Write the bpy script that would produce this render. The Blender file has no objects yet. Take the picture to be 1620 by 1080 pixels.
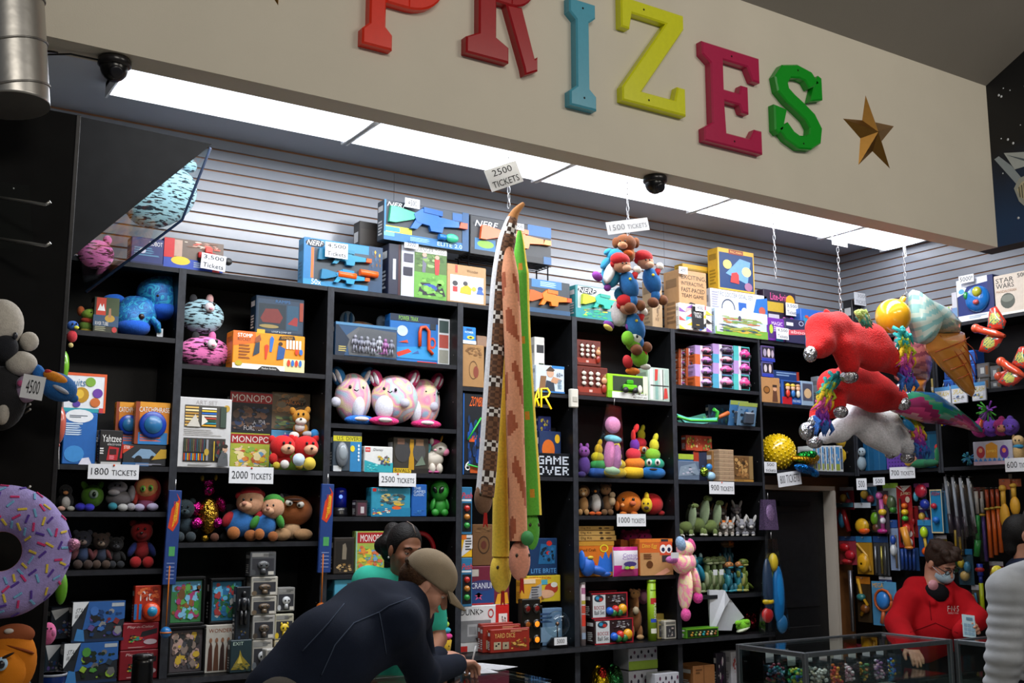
import bpy,math,random
import numpy as np
from mathutils import Vector,Matrix,Euler
# ---------------------------------------------------------------- camera, world, light, exposure
F,TH,PSI,CAMH=1724.0,math.radians(9.3),math.radians(32.8),1.69
scn=bpy.context.scene
COL=scn.collection
cam_d=bpy.data.cameras.new('camera');cam=bpy.data.objects.new('camera',cam_d);COL.objects.link(cam)
cam_d.sensor_width=36;cam_d.lens=F*36/1620
cam.location=(0,0,CAMH);cam.rotation_euler=(math.pi/2+TH,0,-PSI)
cam_d.clip_start=.05
scn.camera=cam
scn.view_settings.view_transform='Standard';scn.view_settings.look='None'
scn.view_settings.exposure=0;scn.view_settings.gamma=1;scn.view_settings.use_curve_mapping=False
wd=bpy.data.worlds.new('world');scn.world=wd;wd.use_nodes=True
wd.node_tree.nodes['Background'].inputs[0].default_value=(.80,.88,1,1)
wd.node_tree.nodes['Background'].inputs[1].default_value=.10
def area(name,loc,size,power,col,tgt):
 l=bpy.data.lights.new(name,'AREA');l.shape='RECTANGLE';l.size,l.size_y=size;l.energy=power;l.color=col
 o=bpy.data.objects.new(name,l);COL.objects.link(o);o.location=loc
 o.rotation_euler=(Vector(tgt)-Vector(loc)).to_track_quat('-Z','Y').to_euler()
 return o
area('hall_lamp',(1.2,-1.5,5.2),(2.4,.6),88,(1,.93,.82),(2.8,3.9,3.2))
area('hall_lamp',(5.2,-.5,5.2),(2.4,.6),70,(1,.93,.82),(5.0,3.9,2.6))
area('booth_fill',(2.5,4.80,4.0),(2.6,.4),84,(.95,.97,1),(2.5,5.3,1.5))  # unseen pair added under the booth ceiling to brighten the fronts of the goods
area('booth_fill',(5.5,4.80,4.0),(2.6,.4),84,(.95,.97,1),(5.5,5.3,1.5))
LIGHT_E=5.4
# ---------------------------------------------------------------- pixel -> place helpers
def ray(px,py):
 u,v=px-810,540-py
 fw=F*math.cos(TH)-v*math.sin(TH);up=F*math.sin(TH)+v*math.cos(TH)
 return Vector((u*math.cos(PSI)+fw*math.sin(PSI),-u*math.sin(PSI)+fw*math.cos(PSI),up))
CAM=Vector((0,0,CAMH))
def PY(px,py,Y):r=ray(px,py);return CAM+r*(Y/r.y)
def PX(px,py,X):r=ray(px,py);return CAM+r*(X/r.x)
def PZ(px,py,z):r=ray(px,py);return CAM+r*((z-CAMH)/r.z)
def PD(px,py,D):
 r=ray(px,py);return CAM+r*(D/(r.x*math.sin(PSI)+r.y*math.cos(PSI)))
def xz(px,z,Y):
 a,b=ray(px,0),ray(px,1000)
 fa=(z-CAMH)*a.y-Y*a.z;fb=(z-CAMH)*b.y-Y*b.z
 return PY(px,1000*fa/(fa-fb),Y).x
def yz(px,z,X):
 a,b=ray(px,0),ray(px,1000)
 fa=(z-CAMH)*a.x-X*a.z;fb=(z-CAMH)*b.x-X*b.z
 return PX(px,1000*fa/(fa-fb),X).y
YF,YW=6.12,6.50
XS,XW=7.36,7.71
ZC=4.06
YS,TS=4.20,.147
# ---------------------------------------------------------------- colour, mesh builder
_cc={}
def C(h):
 if not isinstance(h,str):return h
 if h not in _cc:
  s=h if len(h)==6 else ''.join(ch*2 for ch in h)
  f=lambda x:x/12.92 if x<=.04045 else((x+.055)/1.055)**2.4
  _cc[h]=tuple(f(int(s[i:i+2],16)/255)for i in(0,2,4))+(1,)
 return _cc[h]
MATS={}
def mat(name,rough=.5,metal=0,bump=0,bs=300,sheen=0,var=.06,vs=40,coat=0,alpha=None,emit=0,spec=.5,trans=0):
 m=bpy.data.materials.new(name);m.use_nodes=True;nt=m.node_tree;N,L=nt.nodes,nt.links
 p=N['Principled BSDF'];a=N.new('ShaderNodeAttribute');a.attribute_name='Col'
 tc=N.new('ShaderNodeTexCoord')
 nz=N.new('ShaderNodeTexNoise');nz.inputs['Scale'].default_value=vs;nz.inputs['Detail'].default_value=3
 L.new(tc.outputs['Object'],nz.inputs['Vector'])
 mr=N.new('ShaderNodeMapRange');mr.inputs[3].default_value=1-var;mr.inputs[4].default_value=1+var
 mr.inputs[1].default_value=.3;mr.inputs[2].default_value=.7
 L.new(nz.outputs[0],mr.inputs[0])
 mx=N.new('ShaderNodeVectorMath');mx.operation='SCALE'
 L.new(a.outputs['Color'],mx.inputs[0]);L.new(mr.outputs[0],mx.inputs['Scale'])
 L.new(mx.outputs[0],p.inputs['Base Color'])
 p.inputs['Roughness'].default_value=rough;p.inputs['Metallic'].default_value=metal
 p.inputs['Specular IOR Level'].default_value=spec
 if sheen:p.inputs['Sheen Weight'].default_value=sheen
 if coat:p.inputs['Coat Weight'].default_value=coat;p.inputs['Coat Roughness'].default_value=.12
 if trans:p.inputs['Transmission Weight'].default_value=trans
 if bump:
  n2=N.new('ShaderNodeTexNoise');n2.inputs['Scale'].default_value=bs;n2.inputs['Detail'].default_value=2
  L.new(tc.outputs['Object'],n2.inputs['Vector'])
  b=N.new('ShaderNodeBump');b.inputs['Strength'].default_value=bump;b.inputs['Distance'].default_value=1.0/bs
  L.new(n2.outputs[0],b.inputs['Height']);L.new(b.outputs[0],p.inputs['Normal'])
 if emit:
  L.new(mx.outputs[0],p.inputs['Emission Color']);p.inputs['Emission Strength'].default_value=emit
 if alpha is not None:p.inputs['Alpha'].default_value=alpha
 MATS[name]=m;return m
mat('card',.42,var=.05);mat('paper',.8,var=.03);mat('plush',.95,bump=.5,bs=260,sheen=.08,var=.10,vs=90)
mat('fur',.95,bump=.8,bs=120,sheen=.06,var=.16,vs=70);mat('plastic',.28,var=.03);mat('rubber',.5,var=.05)
mat('foil',.22,metal=.95,bump=.9,bs=45,var=.05);mat('metal',.35,metal=.9,var=.05);mat('galvanised',.36,metal=.85,bump=.02,bs=18,var=.06,vs=9)
mat('laminate',.42,var=.25,vs=25,bump=.03,bs=90,spec=.25);mat('wall',.75,var=.025,vs=2.5,bump=.12,bs=160);mat('slat',.2,var=.03,vs=4)
mat('cloth',.9,bump=.35,bs=420,var=.08,spec=.15,vs=14);mat('skin',.55,var=.05,vs=30);mat('hair',.62,bump=.5,bs=160,var=.35,vs=80,spec=.25)
mat('lamp',.4,emit=LIGHT_E,var=.0);mat('neon',.4,emit=.9,var=.0);mat('balloon',.18,coat=.5,var=.04,vs=8)
mat('black_paint',.7,var=.3,vs=12,spec=.12);mat('carpet',.95,bump=.8,bs=300,var=.3,vs=60)
mat('sequin',.25,metal=.6,bump=1.0,bs=210,var=.55,vs=150);mat('mirror',.07,metal=1,var=.12,vs=3)
mat('glow',.3,emit=1.2,var=0)
# the lens of a wrap light is dimmer along its edges than under the tubes
N,L=MATS['lamp'].node_tree.nodes,MATS['lamp'].node_tree.links;tc=N.new('ShaderNodeTexCoord');sp=N.new('ShaderNodeSeparateXYZ');L.new(tc.outputs['Object'],sp.inputs[0])
ab=N.new('ShaderNodeMath');ab.operation='ABSOLUTE';L.new(sp.outputs[1],ab.inputs[0]);r=N.new('ShaderNodeMapRange');r.inputs[1].default_value=.15;r.inputs[2].default_value=.225;r.inputs[3].default_value=LIGHT_E;r.inputs[4].default_value=.62
L.new(ab.outputs[0],r.inputs[0]);L.new(r.outputs[0],N['Principled BSDF'].inputs['Emission Strength'])
# clear sheets: mostly see-through, mirror-like at grazing angles
for nm,rg,ior,tint in(('film',.15,.10,(.93,.95,.97,1)),('glass',.02,.035,(.93,.97,.96,1))):
 m=bpy.data.materials.new(nm);m.use_nodes=True;N,L=m.node_tree.nodes,m.node_tree.links;N.remove(N['Principled BSDF'])
 tr=N.new('ShaderNodeBsdfTransparent');tr.inputs[0].default_value=tint;gl=N.new('ShaderNodeBsdfGlossy');gl.inputs['Roughness'].default_value=rg
 lw=N.new('ShaderNodeLayerWeight');pw=N.new('ShaderNodeMath');pw.operation='POWER';pw.inputs[1].default_value=4.5;L.new(lw.outputs['Facing'],pw.inputs[0]);fr=N.new('ShaderNodeMath');fr.operation='MULTIPLY_ADD';fr.inputs[1].default_value=.75;fr.inputs[2].default_value=ior;L.new(pw.outputs[0],fr.inputs[0]);mx=N.new('ShaderNodeMixShader');L.new(fr.outputs[0],mx.inputs[0]);L.new(tr.outputs[0],mx.inputs[1]);L.new(gl.outputs[0],mx.inputs[2]);L.new(mx.outputs[0],N['Material Output'].inputs[0]);MATS[nm]=m
def dye(name,cols,scale,rough=.95,distort=1.5):
 m=mat(name,rough,bump=.6,bs=200,sheen=.1);nt=m.node_tree;N,L=nt.nodes,nt.links;p=N['Principled BSDF']
 tc=N.new('ShaderNodeTexCoord');n=N.new('ShaderNodeTexNoise');n.inputs['Scale'].default_value=scale;n.inputs['Distortion'].default_value=distort
 n.inputs['Detail'].default_value=1;L.new(tc.outputs['Object'],n.inputs['Vector'])
 r=N.new('ShaderNodeValToRGB');e=r.color_ramp.elements
 for i,c in enumerate(cols):
  x=.3+.4*i/(len(cols)-1)
  k=e[i]if i<2 else e.new(x)
  k.position=x;k.color=C(c)
 L.new(n.outputs[0],r.inputs[0]);L.new(r.outputs[0],p.inputs['Base Color'])
dye('tie_dye',['8fc3d6','d9a4c0','e3d6a0','e58ab0','a6d0c8','d8b8d8','e0c4a8'],5)
dye('mermaid',['d060a0','60a0d0','e0b070','c05080','6050a0'],7)
dye('glitter_blue',['0a4f9c','0f7fc4','0a5aa8','2fb4d8','0a4fa0'],16,.5)
dye('pastel',['ffc0d8','f5e8b0','ff80b8','e8d8a0','f8b0d0'],9)
dye('candy_foil',['d0d060','e04040','3060c0','f0f0f0','30a050','e08030'],40,.3)
# zebra fur: dark streaks printed on the pile
def zebra(name,base,dark):
 m=mat(name,.95,bump=.5,bs=200,sheen=.1);nt=m.node_tree;N,L=nt.nodes,nt.links;p=N['Principled BSDF']
 tc=N.new('ShaderNodeTexCoord');mp=N.new('ShaderNodeMapping');mp.inputs['Scale'].default_value=(1,1,5);L.new(tc.outputs['Object'],mp.inputs[0])
 n=N.new('ShaderNodeTexNoise');n.inputs['Scale'].default_value=21;n.inputs['Detail'].default_value=2;L.new(mp.outputs[0],n.inputs['Vector'])
 r=N.new('ShaderNodeValToRGB');e=r.color_ramp.elements;e[0].position=.43;e[0].color=C(dark);e[1].position=.47;e[1].color=C(base)
 L.new(n.outputs[0],r.inputs[0]);L.new(r.outputs[0],p.inputs['Base Color'])
zebra('zebra_blue','9fc3cf','141a22');zebra('zebra_pink','e878b8','3a1028')
def rotm(rx=0,ry=0,rz=0):return Euler((rx,ry,rz)).to_matrix()
class MB:
 def __init__(s):s.v,s.f,s.c,s.s=[],[],[],[]
 def add(s,vs,fs,col,sm=False):
  n=len(s.v);s.v+=[tuple(v)for v in vs];s.f+=[tuple(i+n for i in f)for f in fs]
  s.c+=[C(col)]*len(fs);s.s+=[sm]*len(fs);return s
 def box(s,x0,y0,z0,x1,y1,z1,col,M=None,front=None):
  vs=[Vector(p)for p in((x0,y0,z0),(x1,y0,z0),(x1,y1,z0),(x0,y1,z0),(x0,y0,z1),(x1,y0,z1),(x1,y1,z1),(x0,y1,z1))]
  if M is not None:vs=[M@v for v in vs]
  s.add(vs,[(0,1,5,4)],front or col)
  n=len(s.v)-8;
  for f in((3,2,1,0),(4,5,6,7),(1,2,6,5),(2,3,7,6),(3,0,4,7)):
   s.f.append(tuple(i+n for i in f));s.c.append(C(col));s.s.append(False)
  return s
 def bev(s,x0,y0,z0,x1,y1,z1,b,col,M=None):
  vs=[]
  for sx in(0,1):
   for sy in(0,1):
    for sz in(0,1):
     c=(x1 if sx else x0,y1 if sy else y0,z1 if sz else z0);d=(-b if sx else b,-b if sy else b,-b if sz else b)
     for k in range(3):vs.append(Vector((c[0]+(0 if k==0 else d[0]),c[1]+(0 if k==1 else d[1]),c[2]+(0 if k==2 else d[2]))))
  if M is not None:vs=[M@v for v in vs]
  I=lambda a,b_,c_,k:(a*4+b_*2+c_)*3+k
  fs=[]
  for a in(0,1):
   q=[(a,0,0),(a,1,0),(a,1,1),(a,0,1)];fs.append([I(*t,0)for t in(q if a else q[::-1])])
   q=[(0,a,0),(0,a,1),(1,a,1),(1,a,0)];fs.append([I(*t,1)for t in(q if a else q[::-1])])
   q=[(0,0,a),(1,0,a),(1,1,a),(0,1,a)];fs.append([I(*t,2)for t in(q if a else q[::-1])])
   for b_ in(0,1):
    fs.append([I(a,b_,0,0),I(a,b_,1,0),I(a,b_,1,1),I(a,b_,0,1)][::1 if a^b_^1 else-1])
    fs.append([I(a,0,b_,2),I(a,1,b_,2),I(a,1,b_,0),I(a,0,b_,0)][::1 if a^b_^1 else-1])
    fs.append([I(0,a,b_,1),I(1,a,b_,1),I(1,a,b_,2),I(0,a,b_,2)][::1 if a^b_^1 else-1])
    for c_ in(0,1):fs.append([I(a,b_,c_,k)for k in range(3)])
  return s.add(vs,fs,col)
 def ell(s,c,r,col,M=None,seg=14,rings=9,sm=True):
  c=Vector(c);r=(r,r,r)if not hasattr(r,'__len__')else r
  vs,fs=[],[]
  for i in range(1,rings):
   t=math.pi*i/rings
   for j in range(seg):
    p=2*math.pi*j/seg
    v=Vector((r[0]*math.sin(t)*math.cos(p),r[1]*math.sin(t)*math.sin(p),r[2]*math.cos(t)))
    vs.append(c+(M@v if M is not None else v))
  t=Vector((0,0,r[2]));vs+=[c+(M@t if M is not None else t),c-(M@t if M is not None else t)]
  for i in range(rings-2):
   for j in range(seg):
    k=(j+1)%seg;fs.append((i*seg+j,(i+1)*seg+j,(i+1)*seg+k,i*seg+k))
  n=len(vs)
  for j in range(seg):
   k=(j+1)%seg;fs.append((n-2,j,k));fs.append((n-1,(rings-2)*seg+k,(rings-2)*seg+j))
  return s.add(vs,fs,col,sm)
 def tube(s,pts,rad,col,seg=8,cap=True,sm=True,flat=1.0,closed=False):
  pts=[Vector(p)for p in pts];n=len(pts)
  R=rad if hasattr(rad,'__len__')else[rad]*n
  vs,fs=[],[];prev=None
  for i,p in enumerate(pts):
   if closed:d=pts[(i+1)%n]-pts[i-1]
   else:d=(pts[min(i+1,n-1)]-pts[max(i-1,0)])
   d=d.normalized()if d.length>1e-9 else Vector((0,0,1))
   if prev is None:
    a=Vector((0,0,1))if abs(d.z)<.9 else Vector((1,0,0));x=d.cross(a).normalized()
   else:x=(prev-d*prev.dot(d)).normalized()
   prev=x;y=d.cross(x)
   for j in range(seg):
    t=2*math.pi*j/seg;vs.append(p+x*(R[i]*math.cos(t))+y*(R[i]*flat*math.sin(t)))
  m=n if closed else n-1
  for i in range(m):
   i2=(i+1)%n
   for j in range(seg):
    k=(j+1)%seg;fs.append((i*seg+j,i*seg+k,i2*seg+k,i2*seg+j))
  s.add(vs,fs,col,sm)
  if cap and not closed:
   b=len(s.v)-len(vs)
   s.f+=[tuple(b+j for j in range(seg))[::-1],tuple(b+(n-1)*seg+j for j in range(seg))];s.c+=[C(col)]*2;s.s+=[False]*2
  return s
 def lathe(s,prof,col,c=(0,0,0),seg=18,sm=True,M=None):
  c=Vector(c);vs,fs=[],[]
  for r,z in prof:
   for j in range(seg):
    t=2*math.pi*j/seg;v=Vector((r*math.cos(t),r*math.sin(t),z));vs.append(c+(M@v if M is not None else v))
  for i in range(len(prof)-1):
   for j in range(seg):
    k=(j+1)%seg;fs.append((i*seg+j,i*seg+k,(i+1)*seg+k,(i+1)*seg+j))
  fs+=[tuple(range(seg))[::-1],tuple((len(prof)-1)*seg+j for j in range(seg))]
  return s.add(vs,fs,col,sm)
 def prism(s,poly,d0,d1,col,fr=None,side=None):
  n=len(poly);ar=sum(poly[i][0]*poly[(i+1)%n][1]-poly[(i+1)%n][0]*poly[i][1]for i in range(n))
  if ar<0:poly=poly[::-1]
  vs=[Vector((x,d0,z))for x,z in poly]+[Vector((x,d1,z))for x,z in poly]
  if fr:vs=[fr(v)for v in vs]
  s.add(vs,[tuple(range(n))],col);b=len(s.v)-2*n
  s.f.append(tuple(b+n+i for i in range(n))[::-1]);s.c.append(C(side or col));s.s.append(False)
  for i in range(n):
   k=(i+1)%n;s.f.append((b+i,b+n+i,b+n+k,b+k));s.c.append(C(side or col));s.s.append(False)
  return s
 def build(s,name,parent=None,m='card',loc=None,rz=0,rot=None):
  me=bpy.data.meshes.new(name);me.from_pydata(s.v,[],s.f)
  cs=[]
  for f,c in zip(s.f,s.c):cs+=list(c)*len(f)
  a=me.color_attributes.new('Col','FLOAT_COLOR','CORNER');a.data.foreach_set('color',cs)
  me.polygons.foreach_set('use_smooth',s.s)
  me.materials.append(MATS[m]);me.update()
  o=bpy.data.objects.new(name,me);COL.objects.link(o)
  if parent is not None:o.parent=parent
  if loc is not None:o.location=loc
  if rot is not None:o.rotation_euler=rot
  elif rz:o.rotation_euler=(0,0,rz)
  return o
def tag(o,label=None,cat=None,group=None,kind=None):
 for k,v in(('label',label),('category',cat),('group',group),('kind',kind)):
  if v:o[k]=v
 return o
def thing(name,label,cat,loc=(0,0,0),rz=0,group=None,rot=None):
 o=bpy.data.objects.new(name,None);COL.objects.link(o);o.location=loc;o.rotation_euler=rot or(0,0,rz);o.empty_display_size=.05
 return tag(o,label,cat,group)
def struct(o):o['kind']='structure';return o
# ---------------------------------------------------------------- implicit bodies: smooth unions, meshed with surface nets
def sdf_mesh(prims,vox,k=.03):
 """prims: ('c', a, b, ra, rb[, k]) round cone | ('e', centre, radii[, rot, k]) ellipsoid | ('-e', ...) carved"""
 lo,hi=Vector((9e9,)*3),Vector((-9e9,)*3);bbs=[]
 for p in prims:
  if p[0]=='c':pts=[Vector(p[1])-Vector((p[3],)*3),Vector(p[1])+Vector((p[3],)*3),Vector(p[2])-Vector((p[4],)*3),Vector(p[2])+Vector((p[4],)*3)]
  else:
   m=max(p[2])if len(p)>3 and p[3]is not None else None;r=Vector((m,)*3)if m else Vector(p[2]);pts=[Vector(p[1])-r,Vector(p[1])+r]
  l=Vector([min(q[i]for q in pts)for i in range(3)]);h=Vector([max(q[i]for q in pts)for i in range(3)])
  bbs.append((l,h))
  if p[0][0]!='-':lo=Vector(map(min,lo,l));hi=Vector(map(max,hi,h))
 lo-=Vector((3*vox,)*3);hi+=Vector((3*vox,)*3)
 n=[int(math.ceil((hi[i]-lo[i])/vox))+1 for i in range(3)]
 G=np.full(n,1.0,np.float32)
 ax=[lo[i]+vox*np.arange(n[i],dtype=np.float32)for i in range(3)]
 for p,(l,h)in zip(prims,bbs):
  kk=k
  if p[0]=='c' and len(p)>5:kk=p[5]
  if p[0]!='c' and len(p)>4:kk=p[4]
  mg=kk+3*vox
  i0=[max(0,int((l[i]-mg-lo[i])/vox))for i in range(3)];i1=[min(n[i],int((h[i]+mg-lo[i])/vox)+2)for i in range(3)]
  if any(i0[i]>=i1[i]for i in range(3)):continue
  sl=tuple(slice(i0[i],i1[i])for i in range(3))
  x,y,z=np.meshgrid(*[ax[i][sl[i]]for i in range(3)],indexing='ij')
  if p[0]=='c':
   a,b=p[1],p[2];d=[b[i]-a[i]for i in range(3)];dd=sum(q*q for q in d)+1e-12
   px,py,pz=x-a[0],y-a[1],z-a[2]
   t=np.clip((px*d[0]+py*d[1]+pz*d[2])/dd,0,1)
   D=np.sqrt((px-t*d[0])**2+(py-t*d[1])**2+(pz-t*d[2])**2)-(p[3]+(p[4]-p[3])*t)
  else:
   px,py,pz=x-p[1][0],y-p[1][1],z-p[1][2]
   if len(p)>3 and p[3]is not None:
    R=p[3].transposed();px,py,pz=(R[i][0]*px+R[i][1]*py+R[i][2]*pz for i in range(3))
   r=p[2];k0=np.sqrt((px/r[0])**2+(py/r[1])**2+(pz/r[2])**2);k1=np.sqrt((px/r[0]**2)**2+(py/r[1]**2)**2+(pz/r[2]**2)**2)+1e-9
   D=k0*(k0-1)/k1
  g=G[sl]
  if p[0][0]=='-':
   D=-D;hh=np.maximum(kk-np.abs(g-D),0)/max(kk,1e-6);G[sl]=np.maximum(g,D)+hh*hh*kk*.25
  else:
   hh=np.maximum(kk-np.abs(g-D),0)/max(kk,1e-6);G[sl]=np.minimum(g,D)-hh*hh*kk*.25
 S=G<0
 cc=np.zeros([q-1 for q in n],np.int8)
 offs=[(i,j,l)for i in(0,1)for j in(0,1)for l in(0,1)]
 for o in offs:cc+=S[o[0]:n[0]-1+o[0],o[1]:n[1]-1+o[1],o[2]:n[2]-1+o[2]]
 idx=np.argwhere((cc>0)&(cc<8));vid=np.full(cc.shape,-1,np.int64);vid[tuple(idx.T)]=np.arange(len(idx))
 acc=np.zeros((len(idx),3));cnt=np.zeros(len(idx))
 for a in range(3):
  for o in offs:
   if o[a]:continue
   q=list(o);q[a]=1
   g0=G[idx[:,0]+o[0],idx[:,1]+o[1],idx[:,2]+o[2]];g1=G[idx[:,0]+q[0],idx[:,1]+q[1],idx[:,2]+q[2]]
   m=(g0<0)!=(g1<0);t=np.where(m,g0/np.where(m,g0-g1,1),0)
   P=np.array(o,float)[None,:].repeat(len(idx),0);P[:,a]=t
   acc[m]+=P[m];cnt[m]+=1
 V=(idx+acc/cnt[:,None])*vox+np.array(lo)
 Q=[]
 for a in range(3):
  b,c=(a+1)%3,(a+2)%3
  s0=[slice(None)]*3;s1=[slice(None)]*3;s0[a]=slice(0,-1);s1[a]=slice(1,None)
  e=np.argwhere(S[tuple(s0)]!=S[tuple(s1)]);e=e[(e[:,b]>0)&(e[:,c]>0)&(e[:,b]<n[b]-1)&(e[:,c]<n[c]-1)]
  ins=S[tuple(e.T)]
  def at(db,dc):
   q=e.copy();q[:,b]-=db;q[:,c]-=dc;return vid[tuple(q.T)]
  f=np.stack([at(1,1),at(0,1),at(0,0),at(1,0)],1);f[~ins]=f[~ins][:,::-1]
  Q.append(f)
 return V,np.concatenate(Q)
def sdf_obj(name,prims,vox,col,m,parent=None,k=.03,loc=None,colf=None):
 V,Q=sdf_mesh(prims,vox,k)
 me=bpy.data.meshes.new(name);me.from_pydata(V.tolist(),[],Q.tolist())
 if colf is None:cs=np.tile(np.array(C(col),np.float32),(len(Q)*4,1))
 else:cs=np.array([colf(v)for v in V],np.float32)[Q.ravel()]
 a=me.color_attributes.new('Col','FLOAT_COLOR','CORNER');a.data.foreach_set('color',cs.ravel())
 me.polygons.foreach_set('use_smooth',[True]*len(Q));me.materials.append(MATS[m]);me.update()
 o=bpy.data.objects.new(name,me);COL.objects.link(o)
 if parent is not None:o.parent=parent
 if loc is not None:o.location=loc
 return o
_tc={}
def glyphs(txt):
 if txt not in _tc:
  cu=bpy.data.curves.new('t','FONT');cu.body=txt;cu.resolution_u=2;cu.align_x='LEFT'
  ob=bpy.data.objects.new('t',cu);COL.objects.link(ob)
  dg=bpy.context.evaluated_depsgraph_get();me=ob.evaluated_get(dg).to_mesh()
  vs=[(v.co.x,v.co.y)for v in me.vertices];fs=[tuple(p.vertices)for p in me.polygons]
  ob.evaluated_get(dg).to_mesh_clear();bpy.data.objects.remove(ob);bpy.data.curves.remove(cu)
  x0=min(v[0]for v in vs);x1=max(v[0]for v in vs);y0=min(v[1]for v in vs);y1=max(v[1]for v in vs)
  _tc[txt]=([((x-x0)/(x1-x0),(y-y0)/(y1-y0))for x,y in vs],fs)
 return _tc[txt]
def draw(mb,art,w,h,y=0,fr=None):
 k=0
 for a in art:
  k+=1;d=y-.0007-.0003*k;t=a[0]
  def put(pts,fs,col):
   vs=[Vector((x,d,z))for x,z in pts];mb.add([fr(v)for v in vs]if fr else vs,fs,col)
  U=lambda x,z:((x-.5)*w,z*h)
  if t=='r':put([U(a[1],a[2]),U(a[3],a[2]),U(a[3],a[4]),U(a[1],a[4])],[(0,1,2,3)],a[5])
  elif t=='e':put([U(a[1]+a[3]*math.cos(q*math.pi/8),a[2]+a[4]*math.sin(q*math.pi/8))for q in range(16)],[tuple(range(16))],a[5])
  elif t=='o':
   P=[U(a[1]+a[3]*g*math.cos(q*math.pi/10),a[2]+a[4]*g*math.sin(q*math.pi/10))for g in(1,a[6]if len(a)>6 else .75)for q in range(20)]
   put(P,[(q,(q+1)%20,20+(q+1)%20,20+q)for q in range(20)],a[5])
  elif t=='p':put([U(*q)for q in a[1]],[tuple(range(len(a[1])))],a[2])
  elif t=='t':
   g,fs=glyphs(a[5]);sk=a[7]if len(a)>7 else 0
   put([U(a[1]+(a[3]-a[1])*p+sk*q,a[2]+(a[4]-a[2])*q)for p,q in g],fs,a[6])
  elif t=='n':
   rd=random.Random(a[7]);x0,z0,x1,z1=a[1:5]
   for i in range(int(a[6]*1.8)):
    s=rd.uniform(.03,.13);sx,sz=s*(x1-x0),rd.uniform(.6,1.3)*s*(z1-z0)
    cx,cz=rd.uniform(x0+sx,x1-sx),rd.uniform(z0+sz,z1-sz);q0=rd.uniform(0,3);nn=rd.choice((4,5,6,8));d-=.00005
    put([U(cx+sx*math.cos(q0+q*2*math.pi/nn),cz+sz*math.sin(q0+q*2*math.pi/nn))for q in range(nn)],[tuple(range(nn))],rd.choice(a[5]))
  elif t=='l':
   x0,z0,x1,z1,n,col=a[1:7]
   rd=random.Random(n)
   for i in range(n):
    zz=z1-(z1-z0)*(i+.5)/n;hh=(z1-z0)/n*.28
    put([U(x0,zz-hh),U(x0+(x1-x0)*rd.uniform(.6,1),zz-hh),U(x0+(x1-x0)*rd.uniform(.6,1),zz+hh),U(x0,zz+hh)],[(0,1,2,3)],col)
 return mb
b=MB();b.box(-4,-4,-.1,9,6.6,0,'aaa498');struct(b.build('floor',m='carpet'))
b=MB();b.box(-1.0,YS+TS,ZC,7.8,6.6,ZC+.1,'b9bdc6');struct(b.build('ceiling',m='wall'))
ZB=3.49;XM=6.575
b=MB();b.box(-1.6,YS,ZB,XM,YS+TS,6.6,'d6cfbf');wf=struct(b.build('wall_front',m='wall'))
b=MB();b.box(XM+.0005,YS-4,ZB,XM+.15,YS+TS,6.6,'0b0d14');struct(b.build('wall_corner',m='wall'))
# painted night sky on the side of the corner: blue low down, black above
m=mat('mural',.6);nt=m.node_tree;N,L=nt.nodes,nt.links
tc=N.new('ShaderNodeTexCoord');sp=N.new('ShaderNodeSeparateXYZ');L.new(tc.outputs['Object'],sp.inputs[0])
n=N.new('ShaderNodeTexNoise');n.inputs['Scale'].default_value=3;L.new(tc.outputs['Object'],n.inputs[0])
ad=N.new('ShaderNodeMath');ad.operation='MULTIPLY_ADD';ad.inputs[1].default_value=.35;L.new(n.outputs[0],ad.inputs[0]);L.new(sp.outputs[2],ad.inputs[2])
r=N.new('ShaderNodeMapRange');r.inputs[1].default_value=3.75;r.inputs[2].default_value=4.35;L.new(ad.outputs[0],r.inputs[0])
mx=N.new('ShaderNodeMix');mx.data_type='RGBA';mx.inputs[6].default_value=C('123a66');mx.inputs[7].default_value=C('06070c');L.new(r.outputs[0],mx.inputs[0])
L.new(mx.outputs[2],N['Principled BSDF'].inputs['Base Color'])
b=MB();b.box(XM-.004,YS-4,ZB,XM,YS,6.6,'0b0d14');mu=struct(b.build('trim_1',m='mural'))
b=MB();rd=random.Random(4)
for i in range(60):
 y,z,s=YS-rd.uniform(.03,1.2),rd.uniform(ZB+.1,4.6),rd.choice((.004,.005,.009))
 b.ell((XM-.005,y,z),(.002,s,s),'dfe6f0',seg=6,rings=4)
tag(b.build('painted_star',mu,'paper'),kind='stuff')
def side_poly(b,pts,col,off):b.add([PX(x,y,XM-off)for x,y in pts],[tuple(range(len(pts)))],col)
b=MB()
side_poly(b,[(1573,252),(1580,247),(1600,262),(1625,292),(1625,310),(1607,290)],'9aa6ae',.006)
side_poly(b,[(1588,242),(1625,240),(1625,262),(1605,268)],'b7bfc0',.0065)
side_poly(b,[(1592,245),(1625,252),(1625,256)],'56646e',.0075)
side_poly(b,[(1604,298),(1612,282),(1625,276),(1625,330),(1612,318)],'a9ada6',.0075)
side_poly(b,[(1609,300),(1616,288),(1625,284),(1625,318),(1615,312)],'c9c0a0',.008)
for q in range(4):side_poly(b,[(1611+q*4,296-q*3),(1613+q*4,295-q*3),(1615+q*4,312+q),(1613+q*4,312+q)],'6a6858',.0085)
b.build('painted_spaceship',mu,'paper')
# sloped hall ceiling over the sign
p1,p2,p3=PY(1165,0,YS),PY(1560,135,YS),PX(1620,80,XM)
d=(p3-p2)*(1/(p2.y-p3.y))
b=MB();z0=4.625
q=[Vector((-3,YS,z0)),Vector((XM,YS,z0)),Vector((XM,YS,z0))+Vector((0,-1,d.z))*4.2,Vector((-3,YS,z0))+Vector((0,-1,d.z))*4.2]
q2=[v+Vector((0,0,.1))for v in q]
b.add(q+q2,[(0,1,2,3),(7,6,5,4),(0,4,5,1),(2,6,7,3)],'8b867f');struct(b.build('ceiling',m='wall'))
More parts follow.
